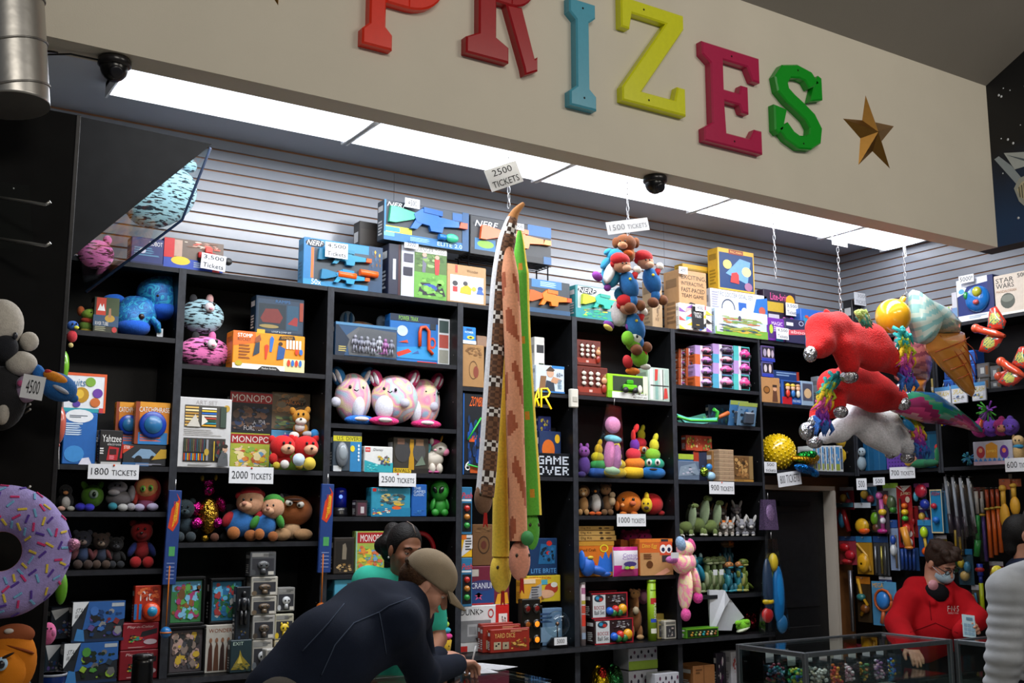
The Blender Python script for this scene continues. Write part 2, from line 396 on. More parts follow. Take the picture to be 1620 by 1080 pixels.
# slat walls: every board is its own piece over a brown core
SP=.0705
def slats(name,core,runs,mk):
 b=MB();core(b);w=struct(b.build(name,m='card'))
 cache={}
 for(a,c,zs)in runs:
  for z in zs:
   key=round(c-a,3)
   o=mk(a,c)
   if key not in cache:
    cache[key]=o.build('slat',w,'slat',loc=(0,0,0));s=cache[key]
   else:
    s=cache[key].copy();COL.objects.link(s)
   s.location=(a if name=='wall_back' else 0,0 if name=='wall_back' else c,z)
zs_up=[4.05-SP*(i+1)for i in range(19)]
slats('wall_back',lambda b:b.box(-1,YW+.012,0,XW+.1,YW+.1,4.1,'8a5a34'),
 [(-.9,.806,zs_up),(.806,3.226,zs_up),(3.226,5.644,zs_up),(5.644,XW,zs_up)],
 lambda a,c:MB().bev(.001,YW,0.0055,c-a-.001,YW+.012,SP-.0045,.0015,'8a8f98'))
slats('wall_right',lambda b:b.box(XW+.012,2.5,0,XW+.1,6.7,4.1,'8a5a34'),
 [(2.6,4.08,zs_up),(4.08,YW,zs_up)],
 lambda a,c:MB().bev(XW,-(c-a)+.001,.0055,XW+.012,-.001,SP-.0045,.0015,'8a8f98'))
b=MB();b.box(-1,YW-.006,0,6.3,YW,3.0,'0c0c0e');b.box(XW-.006,2.6,0,XW,YW,2.9,'0c0c0e');struct(b.build('trim_2',m='laminate'))
b=MB();b.box(-1.2,2.5,0,-1.1,6.6,4.1,'3a3835');struct(b.build('wall_left',m='wall'))
# door in the back wall under the corner shelf
d1=MB();d1.box(6.42,6.30,0,7.14,6.335,1.92,'0d0d0f');d1=struct(d1.build('door_1',m='laminate'))
for z0,z1 in((.15,.85),(1.0,1.75)):MB().bev(6.52,6.29,z0,7.04,6.30,z1,.004,'111113').build('panel',d1,'laminate')
MB().box(6.60,6.27,1.80,6.95,6.30,1.84,'1a1a1c').build('door_closer',d1,'metal')
MB().lathe([(.03,0),(.03,.02),(.015,.03),(.03,.05),(.028,.075),(.01,.08)],'8a8a88',(0,0,0),M=rotm(math.pi/2)).build('knob',d1,'metal',loc=(6.48,6.30,1.0))
b=MB();b.box(6.30,6.22,1.93,7.2,6.34,1.965,'a89886');b.box(7.145,6.20,0,7.18,6.34,1.93,'9a9288');b.box(6.36,6.22,0,6.40,6.34,1.93,'141414');struct(b.build('trim_3',m='wall'))
# ---------------------------------------------------------------- fluorescent fixtures
lx=[1.20,2.63,4.04,5.45,6.88,7.66]
nth=['leftmost, beside the black ceiling camera','second from the left, above the left cartons','middle one, above the red snake sign','second from the right, above the puzzle cartons','rightmost and shortest, above the corner']
for i in range(5):
 a,c=lx[i],lx[i+1]-.02
 t=thing('ceiling_light','long white fluorescent wrap light on booth ceiling, '+nth[i],'light',((a+c)/2,5.74,ZC),group='fluorescent lights in a row on the booth ceiling')
 w=(c-a)/2;b=MB();b.box(-w,-.235,-.03,w,.235,0,'d8dade');b.box(-w,-.24,-.088,-w+.012,.24,0,'e8eaec');b.box(w-.012,-.24,-.088,w,.24,0,'e8eaec');b.build('housing',t,'card')
 prof=[(-.235,-.03),(-.215,-.075),(-.17,-.088),(-.1,-.09),(.1,-.09),(.17,-.088),(.215,-.075),(.235,-.03)]
 b=MB();x0,x1=-w+.013,w-.013
 vs=[(x0,y,z)for y,z in prof]+[(x1,y,z)for y,z in prof]
 b.add(vs,[(k,k+1,k+9,k+8)for k in range(7)],'f2f6ff');b.build('diffuser',t,'lamp')
PX_=[.80,1.711,2.622,3.540,4.468,5.378,6.285,7.36]
Z={0:[3.107,2.70,1.98,1.734,1.429,.85],1:[3.107,2.56,1.98,1.566,.85],2:[3.107,2.687,2.268,1.98,1.71,1.37,.85],3:[3.107,2.552,1.98,.85],
 4:[3.107,2.552,1.98,1.72,1.30,.85],5:[3.107,2.688,2.407,1.98,1.565,1.143,.85],6:[3.107,2.608,2.08]}
BLK,EDG='0d0e10','2e3036'
wh=['at far left behind the black pillar','second from the left, with the zebra plush','third from the left, with the rainbow plush','in the middle behind the hanging snakes','fourth from the right, with the pirate sets','third from the right, with the plush dinosaurs','short wall shelf bridging the dark doorway']
for k in range(7):
 x0,x1=PX_[k],PX_[k+1];w=x1-x0;zb=2.05 if k==6 else .0
 t=thing('bookcase','black laminate bookcase bay, '+wh[k],'shelf',(x0,YF,zb),group='black bookcases along the back wall')
 for s in(0,1):
  if k==6 and s==0:continue
  b=MB();xx=0 if s==0 else w-.021;b.box(xx,0,0,xx+.021,.36,3.107-zb,BLK,front=EDG)
  rd=random.Random(k)
  sp_=b.build('side_panel',t,'laminate')
  for q in range(14 if k<6 else 6):MB().ell((xx+(.0215 if s==0 else-.0005),.05 if q%2 else .3,(.9-zb*.4)+q//2*.31),(.001,.004,.004),'8a8a8a',seg=6,rings=4).build('shelf_pin',sp_,'metal')
 MB().box(.021,.355,.02,w-.021,.362,3.1-zb,'0b0b0d').build('back_panel',t,'laminate')
 for z in Z[k]:
  MB().box(.0215,.004,-.027,w-.0215,.354,0,BLK,front='222328').build('shelf',t,'laminate',loc=(0,0,z-zb))
 if k<6:
  MB().box(.0215,.004,.0,w-.0215,.02,.07,BLK).build('kickboard',t,'laminate')
  MB().box(.0215,.004,-.027,w-.0215,.354,0,BLK,front='222328').build('shelf',t,'laminate',loc=(0,0,.45))
  MB().box(.0,-.05,-.03,w-.001,-.001,0,BLK,front='303136').build('ledge',t,'laminate',loc=(0,0,.85))
for(ya,yb,lab)in((YF-.005,5.315,'black shelf unit in the right corner behind the balloons'),(5.31,4.40,'black shelf unit on the right wall above the hooks')):
 w=ya-yb;t=thing('wall_shelf',lab,'shelf',(XS,ya,2.05),-math.pi/2,group='black shelves along the right wall')
 for xx in(0,w-.021):MB().box(xx,0,0,xx+.021,.34,3.19-2.05,BLK,front=EDG).build('side_panel',t,'laminate')
 MB().box(.021,.335,0,w-.021,.341,1.13,'0b0b0d').build('back_panel',t,'laminate')
 for z in(3.19,2.655,2.09):MB().box(.0215,.004,-.027,w-.0215,.334,0,BLK,front='222328').build('shelf',t,'laminate',loc=(0,0,z-2.05))
t=thing('hook_board','tall black perforated board carrying hanging toy packs, right wall','board',(7.60,4.2,0),-math.pi/2)
b=MB();b.box(-1.92,0,.3,.5,.02,2.03,'0d0d0f');b.build('board',t,'laminate')
b=MB()
for i in range(48):
 for j in range(34):b.box(-1.9+i*.05,-.0008,.33+j*.05,-1.892+i*.05,0,.338+j*.05,'000000')
tag(b.build('hole',t,'laminate'),kind='stuff')
for x in(-1.93,-.70):MB().box(x,-.012,.3,x+.028,.01,2.03,'77756f').build('upright',t,'metal')
# ---------------------------------------------------------------- pillar, mirror, duct, cameras
t=thing('pillar_panel','black painted slab pillar with hooks at the far left','panel',(.73,4.05,0))
b=MB();b.bev(-1.3,0,0,.0,.10,3.15,.004,'0b0b0c');b.build('board',t,'black_paint')
b=MB();rd=random.Random(2)
for i in range(16):MB().ell((-rd.uniform(.02,.5),-.0005,rd.uniform(1.1,3.05)),(.004,.001,.004),'909090',seg=6,rings=4).build('screw',t,'metal')
MB().bev(-.012,-.004,0,.004,.11,3.15,.002,'26262a').build('edge_strip',t,'laminate')
tip,lo_=PY(335,228,5.5),PY(140,385,5.5)
t=thing('display_canopy','black board with sloping lower edge and clear acrylic strip, upper left','canopy',(tip.x,5.5,tip.z))
tl=PY(60,172,5.5);ll=PY(60,450,5.5)
b=MB();b.prism([(0,0),(lo_.x-tip.x,lo_.z-tip.z),(ll.x-tip.x,ll.z-tip.z),(tl.x-tip.x,tip.z-tip.z+.02)],0,.02,'0c0c0d');b.build('board',t,'black_paint')
o=Vector((tip.x,5.5,tip.z))
A,B_,Cc,D_=PY(333,234,5.5)-o,PY(288,348,5.82)-o,PY(136,462,5.82)-o,PY(128,392,5.5)-o
nrm=(B_-A).cross(D_-A).normalized()*.012
if nrm.y<0:nrm=-nrm
b=MB();b.add([A,B_,Cc,D_,A+nrm,B_+nrm,Cc+nrm,D_+nrm],[(0,1,2,3),(7,6,5,4),(0,4,5,1),(1,5,6,2),(2,6,7,3),(3,7,4,0)],'c8d0dc');b.build('acrylic_sheet',t,'glass')  # clear sheet in place of a mirror; plush behind it imitate the reflection
MB().tube([A,B_,Cc],.008,'1a2a44',seg=6).build('frame',t,'laminate')
# spiral duct
t=thing('air_duct','galvanised spiral air duct dropping behind the black pillar, top left','duct',PY(20,158,3.82))
a0,a1=PY(18,168,3.82)-t.location,PY(6,-70,3.86)-t.location
b=MB();R=(PY(83,165,3.82)-PY(18,165,3.82)).length*.93;n=60;pts=[a0.lerp(a1,i/n)for i in range(n+1)]
b.tube(pts,R,'b4b2ae',seg=40);b.build('pipe',t,'galvanised')
b=MB();ax=(a1-a0).normalized();e1=ax.cross(Vector((0,1,0))).normalized();e2=ax.cross(e1);Lh=(a1-a0).length
pts=[]
for i in range(0,361):
 a=i/360*Lh;th=a/.155*2*math.pi;pts.append(a0+ax*a+(e1*math.cos(th)+e2*math.sin(th))*(R+.001))
b.tube(pts,.0045,'8f8d8a',seg=5);b.build('seam',t,'galvanised')
def dome_camera(px,py,lab,cable=None):
 p=PY(px,py,YS+TS/2);t=thing('security_camera',lab,'camera',(p.x,YS+TS/2,ZB))
 MB().lathe([(.058,0),(.064,-.008),(.064,-.03),(.056,-.038)],'1c1a1b').build('mount',t,'plastic')
 MB().ell((0,0,-.04),(.054,.054,.055),'0d0c0e').build('dome',t,'plastic')
 b=MB();b.lathe([(.026,0),(.026,.02),(.018,.022)],'1a1a20',(0,-.03,-.065),M=rotm(math.radians(115)));b.build('lens',t,'plastic')
 if cable:
  q=[Vector((-.06,0,-.02)),Vector((-.16,.02,-.012)),Vector((-.27,.05,-.03)),Vector((-.42,.1,-.05))]
  MB().tube(q,.004,'141414',seg=5).build('cable',t,'rubber')
  q=[Vector((-.2,.06,.0)),Vector((-.28,.06,-.012)),Vector((-.42,.08,-.02))];MB().tube(q,.004,'141414',seg=5).build('cable',t,'rubber')
dome_camera(182,88,'black dome camera with cable under the sign wall, upper left',True)
dome_camera(1036,278,'small black dome camera under the sign wall, right of centre')
# ---------------------------------------------------------------- the sign: five coloured letters and two stars
def letter(name,lab,col,pieces,box,m='plastic',thick=.05,screws=()):
 """pieces: polygons in the letter's own unit box; box: px left, right, bottom, top on the wall plane"""
 l,r_,bt,tp=box
 c=PY((l+r_)/2,bt,YS-thick);tl=PY((l+r_)/2,tp,YS-thick)
 w=PY(r_,bt,YS-thick).x-PY(l,bt,YS-thick).x;h=tl.z-c.z
 t=thing(name,lab,'sign letter',(c.x,YS,c.z),group='coloured letters of the sign')
 b=MB();e=.10
 for pc in pieces:
  P=[((x-.5)*w,y*h)for x,y in pc]
  ar=sum(P[i][0]*P[(i+1)%len(P)][1]-P[(i+1)%len(P)][0]*P[i][1]for i in range(len(P)))
  if ar<0:P=P[::-1]
  n=len(P);I=[]
  for i in range(n):
   a,q,c2=Vector(P[i-1]),Vector(P[i]),Vector(P[(i+1)%n])
   n1=Vector((-(q-a).y,(q-a).x)).normalized();n2=Vector((-(c2-q).y,(c2-q).x)).normalized()
   mn=n1+n2;mn=mn/max(mn.length_squared/2,.35);I.append(q+mn*.008)
  vs=[(x,0,z)for x,z in P]+[(x,-thick+.008,z)for x,z in P]+[(q.x,-thick,q.y)for q in I]
  fs=[tuple(range(2*n,3*n))]
  for i in range(n):
   k=(i+1)%n;fs+=[(i,k,n+k,n+i),(n+i,n+k,2*n+k,2*n+i)]
  b.add(vs,fs,col)
 b.build('body',t,m)
 for x,y in screws:MB().ell(((x-.5)*w,-thick,y*h),(.006,.002,.006),'24201c',seg=8,rings=5).build('screw',t,'metal')
def arcband(cx,cy,rx,ry,wx,wy,a0,a1,n=14):
 o=[(cx+rx*math.cos(math.radians(a0+(a1-a0)*i/n)),cy+ry*math.sin(math.radians(a0+(a1-a0)*i/n)))for i in range(n+1)]
 q=[(cx+(rx-wx)*math.cos(math.radians(a0+(a1-a0)*i/n)),cy+(ry-wy)*math.sin(math.radians(a0+(a1-a0)*i/n)))for i in range(n+1)]
 return[[o[i],o[i+1],q[i+1],q[i]]for i in range(n)]
def bandpoly(cx,cy,rx,ry,wx,wy,a0,a1,n=16):
 s=arcband(cx,cy,rx,ry,wx,wy,a0,a1,n);return[x[0]for x in s]+[s[-1][1]]+[s[-1][2]]+[x[3]for x in s][::-1]
stem=lambda a,c,e,bt=True:[(a-e,0),(c+e,0),(c+e,.13),(c,.19),(c,.81),(c+e,.87),(c+e,1),(a-e,1),(a-e,.87),(a,.81),(a,.19),(a-e,.13)]
letter('letter_p','bright red letter P cut off by top edge','e5331c',[stem(.10,.29,.08),bandpoly(.55,.70,.45,.30,.20,.115,-90,90),[(.29,.40),(.57,.40),(.57,.52),(.29,.52)],[(.29,.88),(.57,.88),(.57,1),(.29,1)]],(572,705,84,-98),screws=((.2,.6),))
letter('letter_r','dark red letter R on the sign wall','a3131c',[stem(.18,.42,.17),bandpoly(.62,.745,.36,.255,.21,.11,-90,90),[(.42,.49),(.64,.49),(.64,.60),(.42,.60)],[(.42,.89),(.64,.89),(.64,1),(.42,1)],
 [(.55,.49),(.78,.50),(.96,.10),(1.0,.12),(1.0,.0),(.82,-.06),(.80,.0)]],(738,853,97,-90),screws=((.45,.55),))
letter('letter_i','sky blue letter I on the sign wall','4fa3bd',[stem(.25,.75,.25)],(903,945,170,2),screws=((.5,.93),(.52,.09)))
letter('letter_z','yellow letter Z on the sign wall','d9dc1c',[[(0,1),(1.0,1),(1.0,.86),(.30,.13),(.82,.13),(.87,.27),(1.0,.27),(1.0,0),(0,0),(0,.13),(.70,.86),(.17,.86),(.13,.70),(0,.70)]],(987,1087,171,10),screws=((.35,.93),(.4,.06)))
letter('letter_e','raspberry pink letter E on the sign wall','b21f4e',[[(0,0),(1,0),(1,.24),(.87,.24),(.78,.13),(.38,.13),(.36,.45),(.62,.45),(.66,.38),(.78,.38),(.78,.66),(.66,.66),(.62,.57),(.36,.57),(.36,.87),(.78,.87),(.87,.74),(1,.74),(1,1),(0,1),(0,.87),(.14,.80),(.14,.20),(0,.13)]],(1117,1208,233,80),screws=((.5,.93),(.5,.06)))
cen=[(.84,.80),(.72,.90),(.52,.925),(.28,.88),(.17,.76),(.20,.65),(.34,.57),(.52,.50),(.72,.41),(.83,.29),(.80,.16),(.66,.09),(.48,.07),(.30,.12),(.16,.22)]
def ribbon(c,w,asp):
 n=len(c);l,r_=[],[]
 for i in range(n):
  dx=(c[min(i+1,n-1)][0]-c[max(i-1,0)][0]);dy=(c[min(i+1,n-1)][1]-c[max(i-1,0)][1])*asp
  s=math.hypot(dx,dy);nx,ny=-dy/s,dx/s;l.append((c[i][0]+nx*w,c[i][1]+ny*w/asp));r_.append((c[i][0]-nx*w,c[i][1]-ny*w/asp))
 return l+r_[::-1]
letter('letter_s','green letter S on the sign wall','0f9a22',[ribbon(cen,.135,1.65),[(.74,.60),(1.0,.66),(1.0,.93),(.93,.95),(.86,.87)],[(.26,.42),(.0,.44),(.0,.14),(.07,.10),(.16,.16)]],(1229,1307,234,104),screws=((.5,.93),(.55,.06)))
def star(px,py,rpx,lab,rot=0):
 c=PY(px,py,YS);R=(PY(px+rpx,py,YS)-c).length*.86
 t=thing('wall_star',lab,'star',(c.x,YS,c.z),group='gold relief stars on the sign wall')
 b=MB();P=[]
 for i in range(10):
  a=math.pi/2+rot+i*math.pi/5;r_=R if i%2==0 else R*.42;P.append((r_*math.cos(a),0,r_*math.sin(a)))
 b.add(P+[(0,-.06,0)],[(i,(i+1)%10,10)for i in range(10)],'a5793a');b.build('body',t,'metal')
 MB().ell((0,-.06,0),.004,'6a4a20',seg=6,rings=4).build('rivet',t,'metal')
star(1377,213,47,'gold five-pointed relief star right of the green letter',.1);star(428,-34,47,'gold relief star whose tip shows at top edge',-.3)
# ================================================================ goods on the shelves
def fit(xl,xr,yt,z,off=.02,side=0):
 if side:
  X=XS+off;a,c=yz(xl,z,X),yz(xr,z,X)
  return Vector((X,(a+c)/2,z)),a-c,PX((xl+xr)/2,yt,X).z-z,-math.pi/2
 Y=YF+off;a,c=xz(xl,z,Y),xz(xr,z,Y)
 return Vector(((a+c)/2,Y,z)),c-a,PY((xl+xr)/2,yt,Y).z-z,0
def room(X,z):
 for k in range(7):
  if PX_[k]<=X<PX_[k+1]and z<3.05:return PX_[k]+.0245,PX_[k+1]-(.0245 if k<6 else .001),min(q for q in Z[k]+[9]if q>z+.05)-.029
 return-9,19,9
def darker(c,k=.7):c=C(c);return(c[0]*k,c[1]*k,c[2]*k,1)
def K(lab,xl,xr,yt,z,col,art=(),d=.09,off=.02,side=0,name='toy_box',cat='box',group=None,rz=0,edge=None,m='card',lean=0,top=None):
 z+=.0015;loc,w,h,r0=fit(xl,xr,yt,z,off,side)
 if not side and off>-.06:
  a,c,tp=room(loc.x,z);x0,x1=max(loc.x-w/2,a),min(loc.x+w/2,c);w=x1-x0;loc.x=(x0+x1)/2;h=min(h,tp-z);d=min(d,.35-off)if z<3.05 else d
 b=MB();e=min(.004,w*.05,h*.05);b.bev(-w/2,0,0,w/2,d,h,e,edge or col);b.c[1]=C(col)
 o=b.build(name,m=m,loc=loc,rot=(lean,0,r0+rz));tag(o,lab,cat,group)
 p=MB()
 if edge:p.add([(-w/2+e,-.0004,e),(w/2-e,-.0004,e),(w/2-e,-.0004,h-e),(-w/2+e,-.0004,h-e)],[(0,1,2,3)],col)
 draw(p,art,w,h);
 if p.f:p.build('printed_front',o,m)
 q=MB();fr=lambda v:Vector((-w/2-.0002+(v.y),d/2-v.x,v.z))
 c2=darker(edge or col,.55)if sum(C(edge or col)[:3])>.5 else 'c8c8c8'
 draw(q,[('r',.15,.72,.85,.86,c2),('l',.2,.12,.8,.5,5,c2)],d,h,fr=fr);q.build('side_print',o,m)
 return K.last(o,w,h,z)
class Box(tuple):pass
def _last(o,w,h,z):b=Box((o,w,h,z+h));return b
K.last=_last
def card(lines,xl,xr,yt,yb,lab,Y=YF-.03,side=0,sk=0,name='price_card',col='d9dbe0',ink='1b1d24',yaw=0,group=None,pin=False,flag=None):
 if side:tl,br=PX(xl,yt,side),PX(xr,yb,side);w=tl.y-br.y;c=Vector((side,(tl.y+br.y)/2,0));r0=-math.pi/2
 else:tl,br=PY(xl,yt,Y),PY(xr,yb,Y);w=br.x-tl.x;c=Vector(((tl.x+br.x)/2,Y,0));r0=0
 m_=(PX if side else PY)((xl+xr)/2,(yt+yb)/2,side or Y).z
 h=abs(tl.z-br.z);sl=0
 dz=(PX(xl,yt,side).z-PX(xl,yb-.0,side).z)if side else(PY(xl,yt,Y).z-PY(xl,yb,Y).z)
 h=dz*.86;c.z=m_-h/2
 b=MB();b.box(-w/2,0,0,w/2,.002,h,col);o=b.build(name,m='paper',loc=c,rot=(0,sk,r0+yaw));tag(o,lab,'sign',group)
 art=[];n=len(lines)
 for i,t in enumerate(lines):
  a=1-(i+1)/n;hh=1/n
  if isinstance(t,tuple):art+=[('t',.06,.28,.06+t[2],.74,t[0],ink),('t',.06+t[2]+.06,.26,.95,.62,t[1],ink)]
  else:art.append(('t',.09 if len(t)>4 else .2,a+hh*.22,.91 if len(t)>4 else .8,a+hh*.80,t,ink))
 p=MB();draw(p,art,w,h);p.build('lettering',o,'paper')
 if pin:MB().ell((0,-.002,h*.93),(.006,.004,.006),'d2502c',seg=8,rings=5).build('pin',o,'plastic')
 return o
def dup(root,loc=None,rz=None,label=None,s=None):
 r=root.copy();COL.objects.link(r)
 if loc is not None:r.location=loc
 if rz is not None:r.rotation_euler=(0,0,rz)
 if label:r['label']=label
 if s is not None:r.scale=(s,s,s)
 for ch in list(root.children):
  c=ch.copy();COL.objects.link(c);c.parent=r
  for g in ch.children:d=g.copy();COL.objects.link(d);d.parent=c
 return r
def blaster(par,w,h,x0,z0,x1,z1,cs,style=0):
 U=lambda x,z:((x0+(x1-x0)*x-.5)*w,(z0+(z1-z0)*z)*h)
 main,acc,tip=cs
 def P(n,pts,col,d):MB().prism([U(*q)for q in pts],-d,-.001,col).build(n,par,'plastic')
 P('blaster_body',[(.34,.42),(.50,.36),(.52,.18),(.66,.18),(.68,.40),(.88,.46),(.90,.66),(.62,.72),(.58,.92),(.40,.92),(.30,.70)],main,.03)
 P('blaster_stock',[(0,.30),(.08,.30),(.30,.50),(.34,.62),(.32,.74),(.10,.86),(.02,.86)],acc,.026)
 P('blaster_grip',[(.26,.18),(.34,.18),(.42,.44),(.33,.52)],main,.028)
 P('blaster_scope',[(.42,.80),(.66,.76),(.66,.94),(.42,.98)],darker(main,.8),.034)
 P('blaster_muzzle',[(.88,.46),(.99,.46),(.99,.66),(.88,.66)],tip,.03)
NERF=lambda x0,z0,x1,z1:[('e',(x0+x1)/2,(z0+z1)/2,(x1-x0)*.56,(z1-z0)*.75,'17202c'),('t',x0,z0,x1-.02,z1,'NERF','eef2f6',.02)]
T=Z[0][0]
FOLK=['c94','a63','48a','284','c33','ed9','234','876']
# ---- top row, left to right
K('navy carton under the tilted acrylic canopy, left end of top row',206,258,376,T,'232f6e',[('t',.55,.72,.95,.88,'ROBOT','eee'),('l',.1,.3,.9,.65,4,'58a'),('e',.35,.5,.1,.1,'ccd'),('r',0,0,1,.08,'1a2350')])
x=K('red and blue toy fire engine box with 3,500 card',258,352,380,T,'2446a8',[('r',0,.34,1,1,'6a5a50'),('r',0,.34,.17,.98,'c8141e'),('r',.17,.4,.3,.95,'b98'),('r',0,.0,1,.33,'2446a8'),('e',.28,.26,.16,.14,'e8c02c'),('l',.5,.08,.95,.28,3,'9ab'),('n',.3,.7,.98,.98,['c98','b54','754','dcb'],18,3),('r',.82,.0,.94,.08,'c44')])
o=x[0];w,h=x[1],x[2]
MB().bev(.02,-.02,h*.42,w*.36,-.001,h*.62,.004,'b02020').bev(.06,-.02,h*.62,w*.30,-.001,h*.80,.004,'d05048').build('toy_truck',o,'plastic')
for q in(.04,.13,.2):MB().lathe([(.022,0),(.022,.012)],'1a1a1a',(q,-.003,h*.42),seg=12,M=rotm(math.pi/2)).build('wheel',o,'rubber')
card(['3,500','Tickets'],318,356,400,429,'3,500 Tickets card on the fire engine box',YF-.02,sk=.06)
x=K('blue blaster box on the bookcase top with 4,500 card',479,604,383,T,'2f7fae',[('r',.0,.0,.08,1,'1d6ea6'),('r',.13,.12,.82,.80,'3a4650'),('r',.82,.0,1,1,'24405e'),('r',.09,.15,.125,.8,'e06a2a'),('r',0,0,.8,.12,'2d86b8'),('t',.10,.02,.22,.13,'50x','f4f4f0'),('n',.85,.5,.98,.95,['b93','357','642'],9,2)]+NERF(.03,.84,.24,.95))
o,w,h=x[:3]
blaster(o,w,h,.16,.42,.84,.84,('2a86a8','1d6f92','d8581c'));blaster(o,w,h,.2,.03,.82,.40,('2f8fc0','24749c','e05a1e'),1)
for q in range(2):MB().tube([((.1+q*.28)*w-.1,-.02,h*(.28+.1*q)),((.1+q*.28)*w+.02,-.02,h*(.27+.1*q))],.022,'e8601c').build('dart_drum',o,'plastic')
card(['4,500','Tickets'],515,550,382,410,'4,500 Tickets card on the blue blaster box',YF-.03)
K('dark carton with orange print behind the blue blaster box',566,612,352,T,'1c1815',[('n',.1,.1,.9,.6,['a63','643','321','c83'],14,5),('r',.05,.7,.95,.9,'2a2420')],off=.16)
K('slim navy carton left of the lawn game box',614,633,385,T,'1a2036',[('r',.35,.3,.6,.7,'b8bcc4'),('r',.8,0,1,1,'3a1620')],d=.16)
x=K('lawn toss game box with grass picture',634,706,390,T,'4f7a3c',[('r',0,0,.28,1,'b9bdcb'),('r',.28,.88,1,1,'dfe3e0'),('t',.34,.90,.95,.975,'RANGER TOSS','555'),('r',.28,.5,1,.88,'4a6a34'),('n',.3,.6,.98,.88,['7a9a58','5a7a44','8aa870','3a5a2a'],20,1),('r',.28,0,1,.5,'5f9a3e'),('n',.3,.02,.98,.45,['6aa548','528a36','7ab552'],16,4),('p',[(.42,.30),(.88,.32),(.98,.08),(.36,.06)],'22262c'),('e',.62,.22,.17,.07,'2a4c9c'),('p',[(.45,.5),(.52,.5),(.56,.8),(.46,.8)],'667'),('e',.5,.84,.05,.04,'c98'),('p',[(.74,.48),(.82,.48),(.84,.78),(.72,.78)],'b33'),('e',.78,.82,.05,.04,'c98'),('r',.04,.4,.24,.56,'223'),('r',.05,.66,.25,.82,'445')],d=.16)
zr=x[3]
card(['3500'],640,662,378,394,'3500 card on the lawn toss box',YF-.01)
x=K('big blue and green blaster box, highest of the row',607,741,326,zr+.001,'39424c',[('r',0,0,1,.2,'2c6ea6'),('r',0,.1,.12,.26,'62b0c0'),('r',.02,.2,.32,.36,'c8d040'),('r',.02,.22,.18,.33,'3a90c8'),('r',0,.2,.02,1,'2a78b0'),('r',.8,.75,1,.95,'285c94'),('t',.62,.04,.92,.14,'ELITE 2.0','cfe'),('l',.3,.05,.58,.16,3,'8bd'),('r',.92,0,1,1,'24507c')]+NERF(.03,.84,.26,.95),d=.1,off=-.01)
o,w,h=x[:3]
blaster(o,w,h,.04,.22,.97,.94,('1d62b0','2cab82','e0481c'))
MB().ell((.28*w,-.02,.26*h),(.05,.02,.03),'3ab088').build('dart_drum',o,'plastic');MB().tube([(.12*w,-.02,.25*h),(.2*w,-.02,.25*h)],.02,'2070c0').build('dart_tube',o,'plastic')
card(['4500'],641,664,313,330,'4500 card on the highest blaster box',YF-.05)
x=K('brown wooden game box with white picture panel',707,769,420,T,'a9855a',[('r',.08,.04,.93,.72,'e8e8ea'),('r',.2,.78,.26,.98,'b43'),('t',.5,.82,.78,.9,'Wooden','6a4a2c'),('e',.2,.5,.07,.07,'3a3a40'),('r',.14,.28,.26,.42,'c33'),('p',[(.32,.26),(.6,.24),(.62,.4),(.5,.5),(.34,.4)],'d8a828'),('e',.46,.52,.06,.06,'3a3a40'),('e',.68,.4,.06,.06,'d8b040'),('e',.84,.42,.07,.07,'2a4a8c'),('p',[(.74,.28),(.94,.28),(.88,.4),(.78,.4)],'3a62b0')],d=.1)
zs=PY(808,409,YF-.02).z
r0=xz(741,zs,YF);r1=xz(874,zs,YF)
t=thing('wire_riser','black wire riser lifting the orange blaster box','stand',((r0+r1)/2,YF+.1,T))
hw=(r1-r0)/2;hz=zs-T
for sx in(-1,1):
 for sy in(-1,1):MB().tube([(sx*(hw-.02),sy*.07,0),(sx*(hw-.02),sy*.07,hz-.004)],.005,'17181a',seg=6).build('leg',t,'metal')
for q in range(5):MB().tube([(-hw,-.08+.04*q,hz-.005),(hw,-.08+.04*q,hz-.005)],.004,'17181a',seg=6).build('rail',t,'metal')
for q in(-1,0,1):MB().tube([(q*(hw-.02),-.08,hz-.012),(q*(hw-.02),.08,hz-.012)],.003,'17181a',seg=6).build('crossbar',t,'metal')
x=K('dark blaster box with orange blaster, raised on the wire riser',744,872,350,zs+.001,'2a2e34',[('r',.7,.72,1,1,'2a62a4'),('r',0,0,1,.16,'1c1f24'),('r',.05,.12,.3,.42,'2a6a9a'),('e',.18,.28,.1,.1,'7ab03a'),('t',.34,.16,.56,.32,'RAIL','dde'),('r',.9,0,1,.2,'2b5a8a')]+NERF(.05,.72,.33,.88),off=.0,d=.16)
o,w,h=x[:3];blaster(o,w,h,.1,.2,.98,.84,('e0701e','d8581c','f0902a'))
card(['4,000'],809,829,352,364,'4,000 card on the raised blaster box',YF-.05)
x=K('orange blaster box standing behind the green snake',834,902,444,T,'25303a',[('r',.1,.76,.8,1,'3070b4'),('r',0,0,1,.14,'1c4a70'),('l',.3,.8,.75,.96,3,'9cd')],d=.1)
o,w,h=x[:3];blaster(o,w,h,.0,.12,.99,.72,('e8781c','d05a1c','e04a18'))
x=K('teal blaster box with yellow darts behind the hanging plush',911,985,455,T,'2a7f86',[('r',.04,.3,.96,.98,'aab4b0'),('r',0,0,1,.3,'1d8a90'),('p',[(.3,.36),(.98,.5),(.98,.7),(.4,.66)],'c8d430'),('p',[(.1,.3),(.5,.34),(.45,.6),(.15,.6)],'2a9c90'),('n',.1,.05,.7,.34,['3a6','cc3','2a8','684'],14,8)]+NERF(.06,.78,.42,.93))
o,w,h=x[:3];blaster(o,w,h,.1,.25,.98,.8,('2aa898','b8c828','d8d030'))
K('tall tan carton edge behind the team game carton',1033,1049,442,T,'a58a68',[('n',.2,.1,.8,.5,['5a4632','7a6248'],8,3)],d=.12,off=.1)
zd_=K('plain dark carton supporting the yellow flat carton',1082,1126,430,T,'2c2a28',[('r',.1,.1,.9,.3,'444')],d=.1,off=.23)
